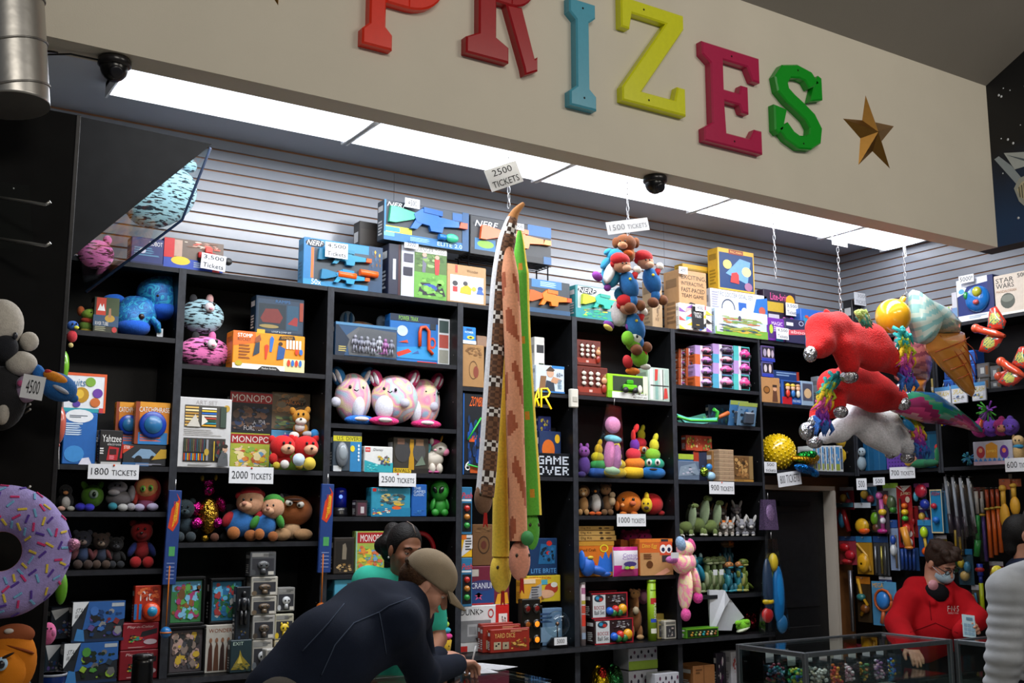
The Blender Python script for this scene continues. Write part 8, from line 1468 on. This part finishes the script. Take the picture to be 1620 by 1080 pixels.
plush('blue candy-bag shaped plush with orange print, left edge',[('body',92,612,30,22,'1c62a8',4,None,22),('print',88,598,20,9,'d8861c',16,None,22),('twist',62,592,10,16,'1f6cc0',6,None,-20),('twist',116,630,8,7,'1c62a8',4),('print',96,616,14,4,'b8c0d0',22,None,26),('print',78,590,8,5,'b82a2a',19,None,30)],Y=YB-.02)
plush('pale lilac round plush half hidden behind the 4500 card',[('body',42,615,19,22,'a08aa8',8),('cheek',32,606,5,5,'b04a7a',24)],Y=YB-.02)
card(['4500'],33,66,590,634,'curled white 4500 card on the pillar plush',YB-.16,sk=.12)
plush('green ball with yellow letters behind the donut',[('ball',97,930,9,25,'6ab02a',0,'rubber'),('print',100,928,4,9,'1c2a14',6,'rubber')],Y=4.3,name='ball',cat='ball')
plush('pink pig-like plush peeking from behind the pillar',[('body',76,1002,12,17,'c05a88',0),('snout',84,1000,4,6,'c86a98',6)]+eyes(78,994,3,1.4,9),Y=5.6,flat=.6)
t=plush('orange backpack with patterned flap and face, bottom left corner',[('body',14,1046,40,52,'c8741c',0),('pocket',4,1062,34,36,'d07a1c',20),('flap',22,1004,30,17,'8a4a2c',8),('eye_white',2,1050,9,10,'a8c8e0',52),('eye',2,1051,5,6,'1c1c24',60,'plastic'),('brow',10,1038,12,2,'2a1c14',52,None,-25),('zip',30,1026,24,3,'7a3a14',24,None,20),('patch',14,998,7,4,'c8c0b8',24),('patch',32,1006,6,4,'c8b8a8',22)],Y=3.7,name='backpack',cat='backpack',dm='cloth')
MB().tube([(.02,0,.25),(.03,0,.36),(.06,.03,.44)],.006,'1a1a1a',seg=6).build('strap',t,'cloth')
for q,(y0,y1)in enumerate(((288,397),(0,0))):
 if q:break
 t=thing('sign_holder','clear acrylic sheet holder with two rods, upper left','holder',PD(25,397,3.6));b0=t.location;P=lambda x,y,d=3.6:PD(x,y,d)-b0
 A,B_,C_,D_=P(-20,284),P(47,293),P(53,398),P(-20,390);g=Vector((.002,.004,0));b=MB();b.add([A,B_,C_,D_,A+g,B_+g,C_+g,D_+g],[(0,1,2,3),(7,6,5,4),(0,4,5,1),(1,5,6,2),(2,6,7,3)],'b8c0c4');b.build('acrylic_sheet',t,'glass')
 for y in(316,381):MB().tube([P(-20,y-6),P(48,y+4),P(72,y+8),P(80,y+3)],.006,'a8a8a6',seg=8).build('rod',t,'metal')
for q,y in enumerate((645,775)):
 t=thing('peg_hook',('chrome peg hook above the donut plush','chrome peg hook touching the donut top')[q],'hook',PD(10,y,3.75));b0=t.location
 for s in(0,8):MB().tube([PD(-10,y-3+s,3.75)-b0,PD(40,y+s,3.72)-b0,PD(48,y-6+s,3.7)-b0],.004,'a8a8a6',seg=6).build('prong',t,'metal')
t=thing('bottle','black cylindrical bottle at the bottom edge','bottle',PD(222,1120,3.9));MB().lathe([(.033,0),(.036,.01),(.036,.13),(.034,.145),(.0345,.148),(.0345,.165)],'0d0d0f').build('body',t,'plastic');MB().lathe([(.035,.165),(.035,.178),(.02,.182)],'16161a').build('cap',t,'plastic')
t=thing('blue_tub','blue and white rimmed round tub at bottom left','tub',PD(81,1100,4.2));MB().lathe([(.04,0),(.048,.07),(.05,.08)],'1c3a8a').build('tub',t,'plastic');MB().lathe([(.051,.072),(.052,.08),(.046,.08)],'b8c0d0').build('rim',t,'plastic')
# ================================================================ people
class Head:
 def __init__(s,C_,f,u,k=1):s.C=Vector(C_);s.f=f.normalized();s.u=(u-s.f*u.dot(s.f)).normalized();s.r=s.f.cross(s.u);s.k=k;s.M=Matrix((s.f,s.r,s.u)).transposed()
 def P(s,a,b,c):return s.C+(s.f*a+s.r*b+s.u*c)*s.k
 def e(s,a,b,c,r,k=.012):return('e',s.P(a,b,c),tuple(x*s.k for x in r),s.M,k)
 def prims(s):return[s.e(-.012,0,.02,(.098,.076,.103)),s.e(.03,0,-.06,(.062,.054,.062),.03),('c',s.P(.09,0,.004),s.P(.112,0,-.034),.009*s.k,.014*s.k,.012),s.e(.075,0,.024,(.022,.05,.011)),s.e(.058,.034,-.03,(.03,)*3,.02),s.e(.058,-.034,-.03,(.03,)*3,.02),s.e(.076,0,-.1,(.022,.026,.02),.02),
 s.e(.091,0,-.058,(.011,.024,.006),.004),s.e(.089,0,-.07,(.011,.022,.007),.004),('-e',s.P(.092,.032,.003),(.016*s.k,)*3,None,.012),('-e',s.P(.092,-.032,.003),(.016*s.k,)*3,None,.012),s.e(-.005,.08,-.012,(.02,.009,.033),.006),s.e(-.005,-.08,-.012,(.02,.009,.033),.006)]
 def face(s,t,sk='c08a72',iris='2a1c14',brow='1c1410',lip='a8655a'):
  for q in(-1,1):
   MB().ell(s.P(.075,q*.032,.001),.0125*s.k,'b8b0aa',seg=12,rings=8).ell(s.P(.0825,q*.032,-.001),.0068*s.k,iris,seg=8,rings=6).build('eye',t,'skin');MB().ell(s.P(.0745,q*.032,.0075),(.0145*s.k,)*3,sk,seg=12,rings=8).build('eyelid',t,'skin');MB().tube([s.P(.09,q*.014,.022),s.P(.094,q*.03,.029),s.P(.08,q*.052,.022)],[.004*s.k,.005*s.k,.003*s.k],brow,seg=6).build('eyebrow',t,'hair')
  MB().tube([s.P(.098,-.02,-.064),s.P(.104,0,-.063),s.P(.098,.02,-.064)],[.002,.005,.002],lip,seg=6).build('lips',t,'skin')
def hand(W,d,n,curl=.5,k=1,th=1,spread=.02):
 d=d.normalized();n=(n-d*n.dot(d)).normalized();s=d.cross(n);M=Matrix((d,s,n)).transposed();W=Vector(W)
 pr=[('e',W+d*.048*k,(.05*k,.041*k,.017*k),M,.015)]
 for i,l in enumerate((.066,.076,.070,.052)):
  o=(i-1.5);p0=W+d*.08*k+s*o*spread*k;d1=(d*math.cos(curl)+n*math.sin(curl)+s*o*.06).normalized();d2=(d*math.cos(curl*2.3)+n*math.sin(curl*2.3)).normalized();p1=p0+d1*l*.55*k;pr+=[('c',p0,p1,.0105*k,.0095*k,.006),('c',p1,p1+d2*l*.5*k,.0095*k,.008*k,.005)]
 b0=W+d*.025*k-s*th*.034*k;b1=b0+(d*.9-s*th*.6+n*.5).normalized()*.04*k;return pr+[('c',b0,b1,.014*k,.012*k,.012),('c',b1,b1+(d+n*.5).normalized()*.032*k,.0115*k,.009*k,.006)]
def person(lab,base,body,cloth,ccol,skin,vox=.0075,extra=None,mcl='cloth',cname='jacket',legs=None):
 t=thing('person',lab,'person',base);o=Vector(base)
 def sh(p):return(p[0],p[1]-o,p[2]-o)+tuple(p[3:])if p[0]=='c' else(p[0],p[1]-o)+tuple(p[2:])
 sdf_obj('body',[sh(Q_)for Q_ in body],vox,skin,'skin',t,.025)
 sdf_obj(cname,[sh(Q_)for Q_ in cloth],.009,ccol,mcl,t,.05)
 if legs:sdf_obj('trousers',[sh(Q_)for Q_ in legs[0]],.012,legs[1],'cloth',t,.05)
 t2=bpy.data.objects.new('x',None);return t,o
def reb(objs,t,o):
 for q in objs:q.parent=t;q.location=-o
def kids(n0):return[q for q in list(COL.objects)[n0:]if q.parent is None]
def fat(ps,d):return[(p[0],p[1],p[2],p[3]+d,p[4]+d)+tuple(p[5:])if p[0]=='c' else(p[0],p[1],tuple(r+d for r in p[2]))+tuple(p[3:])for p in ps]
up=Vector((0,0,1));fwd=Vector((math.sin(PSI),math.cos(PSI),0));rgt=Vector((math.cos(PSI),-math.sin(PSI),0))
def hips(c,f,k=1):
 s=f.cross(up).normalized();r=[]
 for q in(-1,1):
  h=c+s*q*.09*k;kn=Vector((h.x,h.y,.48))+f*.02;an=Vector((h.x,h.y,.09))-f*.02;r+=[('c',h,kn,.095,.065,.04),('c',kn,an,.06,.042,.03),('c',an-up*.04,an+f*.15-up*.05,.045,.035,.03)]
 return r
S_=lambda px,py,D:PD(px,py,D)
# --- man leaning on the counter, cap, navy shirt
Hm=Head(S_(676,922,4.5),rgt*.80-up*.62+fwd*.12,rgt*.62+up*.78,1.0)
pel=S_(455,1108,4.02);ch=S_(590,985,4.33);sn_,sf_=S_(628,985,4.2),S_(652,972,4.62);el,wr=S_(668,1066,4.55),S_(722,1051,4.92);elf,wrf=S_(668,1052,4.85),S_(694,1038,5.02)
nk=S_(640,955,4.42);arms=[('c',sn_,el,.068,.05,.03),('c',el,wr,.05,.033,.03),('c',sf_,elf,.062,.048,.03),('c',elf,wrf,.046,.031,.03)]
torso=[('c',pel,S_(520,1036,4.1),.15,.15),('c',S_(520,1036,4.1),ch,.15,.155),('c',ch,nk,.145,.075),('c',sn_,sf_,.08,.075)]
legs=hips(pel,rgt)
n0=len(COL.objects)
dn=-up
body=Hm.prims()+[('c',nk,Hm.P(-.02,0,-.075),.062,.058,.03)]+torso+arms+legs+hand(wr,(S_(752,1047,5.02)-wr),dn+rgt*.3,.75,1.0,-1)+hand(wrf,(S_(735,1031,5.12)-wrf),dn,.45,1.0,1)
t,o=person('man in tan cap and navy shirt bending over the counter, writing',Vector((pel.x,pel.y,0)),body,fat(torso+arms,.014),'151c2c','c68f78',cname='shirt',legs=(fat(legs,.014),'4a4640'))
n0=len(COL.objects)
Hm.face(None,'c68f78')
a_=sdf_obj('hair',[Hm.e(-.03,0,.012,(.092,.083,.088)),('c',Hm.P(-.09,0,-.02),Hm.P(-.075,0,-.06),.03,.022),('-e',Hm.P(.085,0,-.02),(.085,.2,.085),Hm.M,.01),('-e',Hm.P(.01,0,-.11),(.06,.12,.07),Hm.M,.01)],.006,'4a3220','hair',None,.02)
sdf_obj('cap',[Hm.e(-.010,0,.038,(.114,.093,.096)),('-e',Hm.P(.0,0,-.075),(.2,.2,.1),Hm.M,.01)],.006,'8e7f6a','cloth',None,.01)
cf=lambda a,b,c:Hm.P(a,b,c);b=MB();vs=[]
for i in range(9):
 q=-1+.25*i;vs+=[cf(.075+.025*(1-q*q),q*.078,.034),cf(.115+.075*(1-q*q),q*.07,.004-.0+.006*(1-q*q))]
vs2=[v-Hm.u*.006 for v in vs];b.add(vs+vs2,[(2*i,2*i+1,2*i+3,2*i+2)for i in range(8)]+[(18+2*i,18+2*i+2,18+2*i+3,18+2*i+1)for i in range(8)]+[(2*i+1,18+2*i+1,18+2*i+3,2*i+3)for i in range(8)],'867761',True);b.build('cap_brim',None,'cloth')
MB().tube([cf(-.122,q*.05,.022)for q in(-1,0,1)],.008,'3a2c22',seg=6).build('cap_strap',None,'cloth');MB().ell(cf(-.012,0,.12),.009,'7a6c58').build('cap_button',None,'cloth')
MB().tube([wr+(S_(752,1047,5.02)-wr).normalized()*.10-up*.015,wr+(S_(752,1047,5.02)-wr).normalized()*.13+up*.07],.004,'b8b8bc',seg=6).build('pen',None,'plastic')
reb(kids(n0),t,o)
from mathutils.bvhtree import BVHTree
sh_=[c for c in t.children if c.name.startswith('shirt')][0];bv=BVHTree.FromPolygons([v.co+o for v in sh_.data.vertices],[tuple(p.vertices)for p in sh_.data.polygons])
def seam(pts,obj,col='3c4658',r=.0022):
 q=[]
 for i in range(len(pts)-1):
  for j in range(8):
   x=pts[i][0]+(pts[i+1][0]-pts[i][0])*j/8;y=pts[i][1]+(pts[i+1][1]-pts[i][1])*j/8;h=bv.ray_cast(CAM,ray(x,y).normalized())[0]
   if h:q.append(h-o-ray(x,y).normalized()*.002)
 if len(q)>2:MB().tube(q,r,col,seg=5).build('seam',obj,'cloth')
seam([(600,968),(560,985),(530,1020),(505,1075)],sh_);seam([(650,945),(615,958),(600,968),(606,1000),(612,1040)],sh_);seam([(478,1030),(520,985),(548,950)],sh_)
# --- girl behind the counter
Hg=Head(S_(641,869,5.55),rgt*.55-fwd*.78-up*.2,up+rgt*.08,.98)
gn=S_(634,909,5.62);pel=Vector((gn.x+.05,gn.y+.12,.93));sl,sr=gn-rgt*.165-up*.035,gn+rgt*.15-up*.045;el,er=sl-up*.27-rgt*.03,sr-up*.27+rgt*.04;wl,wr=S_(668,1037,5.30),S_(684,1033,5.28)
torso=[('c',pel,gn-up*.2,.13,.125),('c',gn-up*.2,gn-up*.07,.125,.08),('c',sl,sr,.058,.058)];sleeve=[('c',sl,sl.lerp(el,.7),.056,.048),('c',sr,sr.lerp(er,.7),.056,.048)];legs=hips(pel,-fwd)
body=Hg.prims()+[('c',gn-up*.04,Hg.P(-.02,0,-.08),.05,.05,.03)]+torso+sleeve+legs+[('c',sl,el,.05,.042),('c',el,wl,.042,.028),('c',sr,er,.05,.042),('c',er,wr,.042,.028)]+hand(wl,rgt*.9-fwd*.4,-up,.35,.9)+hand(wr,rgt-fwd*.2,-up,.3,.9)
t,o=person('young woman with dark tied-back hair and turquoise top behind the counter',Vector((pel.x,pel.y,0)),body,fat(torso+sleeve,.013),'38b098','8a5a42',cname='shirt',legs=(fat(legs,.013),'1c2230'))
n0=len(COL.objects);Hg.face(None,'8a5a42',brow='120c0a',lip='8a4a44')
sdf_obj('hair',[Hg.e(-.022,0,.03,(.103,.085,.105)),('-e',Hg.P(.11,0,-.035),(.085,.2,.115),Hg.M,.01),('-e',Hg.P(.0,0,-.115),(.1,.2,.075),Hg.M,.01)],.006,'0f0c0c','hair',None,.02)
bc=S_(618,862,5.66);rd=random.Random(1);b=MB()
sdf_obj('hair_bun',[('e',bc+Vector((rd.gauss(0,.03),rd.gauss(0,.03),rd.gauss(0,.03))),(.045,)*3)for i in range(14)],.008,'120d0c','hair',None,.02)
MB().tube([Hg.P(.075,0,.098),Hg.P(.03,0,.134),Hg.P(-.03,0,.138)],.003,'6a5a52',seg=5).build('hair_parting',None,'skin');MB().tube([gn+(rgt*math.cos(q)+fwd*math.sin(q))*.075-up*.035 for q in[i*.524 for i in range(12)]],.014,'121214',seg=6,closed=True).build('collar',None,'cloth')
MB().ell(Hg.P(.0,-.088,-.045),.006,'c8c8c8').build('earring',None,'metal');MB().ell(Hg.P(.0,.088,-.045),.006,'c8c8c8').build('earring',None,'metal')
reb(kids(n0),t,o)
# --- staff member in the red hoodie
D=7.45;Hs=Head(S_(1488,888,D),rgt*.42-fwd*.68-up*.6,up*.82+rgt*.12-fwd*.5,1.03)
gn=S_(1476,930,D+.02);pel=Vector((gn.x-.02,gn.y+.1,.92));sl,sr=gn-rgt*.17-up*.085,gn+rgt*.175-up*.09
el,er=S_(1420,985,D-.05),S_(1543,978,D-.1);wl,wr=S_(1440,1022,7.0),S_(1522,1000,7.12)
torso=[('c',pel,gn-up*.25,.16,.155),('c',gn-up*.25,gn-up*.09,.155,.09),('c',sl,sr,.06,.06)];arms=[('c',sl,el,.06,.052),('c',el,wl,.052,.04),('c',sr,er,.06,.052),('c',er,wr,.052,.04)];legs=hips(pel,-fwd)
body=Hs.prims()+[('c',gn-up*.03,Hs.P(-.02,0,-.08),.06,.06,.03)]+torso+arms+legs+hand(wl,S_(1452,1040,6.9)-wl,-up-fwd*.3,.3,1.05)+hand(wr,rgt*.5-fwd*.5+up*.3,-fwd-rgt*.3,.7,1.05)
t,o=person('staff member in red hoodie, glasses and blue face mask behind the case',Vector((pel.x,pel.y,0)),body,fat(torso+arms,.02)+[('c',gn+fwd*.06-rgt*.1+up*.0,gn+fwd*.06+rgt*.1+up*.0,.075,.075),('c',gn-rgt*.1+up*.01,gn-rgt*.05-fwd*.12-up*.09,.035,.022,.02),('c',gn+rgt*.1+up*.01,gn+rgt*.06-fwd*.12-up*.09,.035,.022,.02),('-e',gn-fwd*.09+up*.06,(.075,.09,.09),None,.02)],'a8101a','c08a72',cname='hoodie',legs=(fat(legs,.014),'16181e'))
n0=len(COL.objects);Hs.face(None,brow='2a1a12')
rd=random.Random(4);sdf_obj('hair',[Hs.e(-.02,0,.034,(.106,.084,.104))]+[Hs.e(.08*math.cos(q*.9)-.01,.062*math.sin(q*.9),.1+rd.uniform(-.01,.02),(.032,.026,.022))for q in range(9)]+[Hs.e(.075,q,.088,(.03,.022,.02))for q in(-.045,-.015,.02,.05)]+[('-e',Hs.P(.12,0,-.03),(.085,.2,.10),Hs.M,.008),('-e',Hs.P(.02,0,-.12),(.1,.2,.085),Hs.M,.01)],.006,'2e1e16','hair',None,.02)
sdf_obj('face_mask',[Hs.e(.05,0,-.058,(.076,.066,.058)),('-e',Hs.P(-.03,0,-.05),(.075,.2,.2),Hs.M,.005)],.006,'a8c4d4','paper',None,.02)
for q in(-1,1):
 MB().tube([Hs.P(.104+.0*i,q*.034+.026*math.cos(i*.524),.002+.019*math.sin(i*.524))for i in range(12)],.0032,'15151a',seg=5,closed=True).build('glasses_rim',None,'plastic');MB().tube([Hs.P(.1,q*.06,.006),Hs.P(.02,q*.083,.004)],.003,'15151a',seg=5).build('glasses_arm',None,'plastic');MB().tube([Hs.P(.09,q*.055,-.035),Hs.P(.0,q*.085,-.01)],.002,'c8d4dc',seg=5).build('mask_strap',None,'cloth')
MB().ell(gn-fwd*.05-up*.035,(.085,.085,.075),'121216').build('tee_shirt',None,'cloth');MB().lathe([(.033,0),(.033,.005)],'c88a96',seg=18,M=fwd.to_track_quat('-Z','Y').to_matrix()).build('badge',None,'plastic',loc=S_(1476,925,D-.22))
for c in kids(n0):
 if c.name.startswith('badge'):c.parent=t;c.location=S_(1476,925,D-.2)-o
 else:c.parent=t;c.location=-o
hd=[c for c in t.children if c.name.startswith('hoodie')][0];bv=BVHTree.FromPolygons([v.co+o for v in hd.data.vertices],[tuple(p.vertices)for p in hd.data.polygons])
def decal(txt,x0,y0,x1,y1,nm,col,m='paper'):
 g,fs=glyphs(txt);vs=[]
 for u,v in g:
  x,y=x0+(x1-x0)*u,y1+(y0-y1)*v;r_=ray(x,y).normalized();h=bv.ray_cast(CAM,r_)[0];vs.append((h or S_(x,y,D-.2))-r_*.004-o)
 MB().add(vs,fs,col).build(nm,hd,m)
decal('F·N·S',1499,958,1517,967,'chest_lettering','d8c8c8');decal('FAMILY FUN',1500,968,1516,971,'chest_lettering','c8a8a8')
seam([(1480,936),(1484,944),(1485,950)],hd,'9a9a9e',.004);seam([(1470,950),(1474,985)],hd,'7a0c14',.003);seam([(1440,1000),(1480,985),(1520,1003)],hd,'7a0c14',.003)
nc=S_(1533,990,7.0);t=thing('note_card','pale blue bingo-like card held by the staff member','card',nc,-PSI,rot=(-.3,.12,-PSI));MB().bev(-.04,0,-.07,.04,.003,.07,.001,'a8c4d0').build('card',t,'paper');p=MB();draw(p,[('r',.1+.28*i,.1+.18*j,.34+.28*i,.24+.18*j,'7a9ab0')for i in range(3)for j in range(3)]+[('r',.3,.76,.8,.88,'5a7a90')],.08,.14,fr=lambda v:v-Vector((0,0,.07)));p.build('printed_front',t,'paper')
# --- two customers at the right edge
def bystander(lab,head,D,f,ccol,hair,puffer,cname):
 H=Head(S_(*head,D),f,up);gn=H.C-up*.2-f*.02;s=f.cross(up).normalized();pel=Vector((gn.x,gn.y,.95));sa,sb=gn-s*.19-up*.05,gn+s*.19-up*.05
 torso=[('c',pel,gn-up*.2,.155,.17),('c',gn-up*.2,gn-up*.06,.17,.09),('c',sa,sb,.075,.075)];arms=[]
 for q in(sa,sb):e=q-up*.29+(q-gn)*.25;w=e-up*.22+f*.1;arms+=[('c',q,e,.066,.055),('c',e,w,.055,.042)]
 legs=hips(pel,f);hs=hand(w,f*.4-up,gn-w,.4)+hand(arms[1][2],f*.4-up,gn-arms[1][2],.4)
 cl=fat(torso+arms,.016)
 if puffer:
  cl=[]
  for i in range(13):z_=pel.z-.1+i*.052;rr=.2-.004*abs(i-6);cl.append(('e',Vector((gn.x,gn.y,z_)),(rr,rr*.85,.040),None,.022))
  for a in arms:
   n=int((a[2]-a[1]).length/.05)
   for i in range(n+1):p=a[1].lerp(a[2],i/n);r=a[3]+(a[4]-a[3])*i/n+.026;cl.append(('e',p,(r,r,.039),None,.022))
  cl+=[('c',sa,sb,.085,.085),('c',gn-f*.06-s*.08,gn-f*.06+s*.08,.07,.07)]
 t,o=person(lab,Vector((pel.x,pel.y,0)),H.prims()+[('c',gn-up*.04,H.P(-.02,0,-.08),.055,.055,.03)]+torso+arms+legs+hs,cl,ccol,'a8765e',cname=cname,legs=(fat(legs,.014),'1a1c24'))
 n0=len(COL.objects);H.face(None)
 sdf_obj('hair',[H.e(-.025,0,.03,(.112,.094,.112)),('c',H.P(-.08,0,-.02),H.P(-.08,0,-.09),.06,.05),('-e',H.P(.11,0,-.03),(.08,.2,.1),H.M,.01)],.007,hair,'hair',None,.02);reb(kids(n0),t,o);return t,o
t,o=bystander('person in navy jacket with yellow badge, right edge, behind the puffer jacket',(1620,846),7.5,-fwd*.3+rgt*.9,'141c30','0c0a0a',False,'jacket')
MB().lathe([(.036,0),(.036,.006)],'c8b83a',seg=18,M=fwd.to_track_quat('-Z','Y').to_matrix()).build('badge',t,'plastic',loc=S_(1577,903,7.2)-o)
bystander('person in pale grey quilted puffer jacket at the right edge',(1650,838),5.0,fwd*.9-rgt*.1,'a4a8ae','16120f',True,'puffer_jacket')
for _o in[q for q in bpy.data.objects if q.name.startswith('x')and q.type=='EMPTY' and not q.users_collection]:bpy.data.objects.remove(_o)
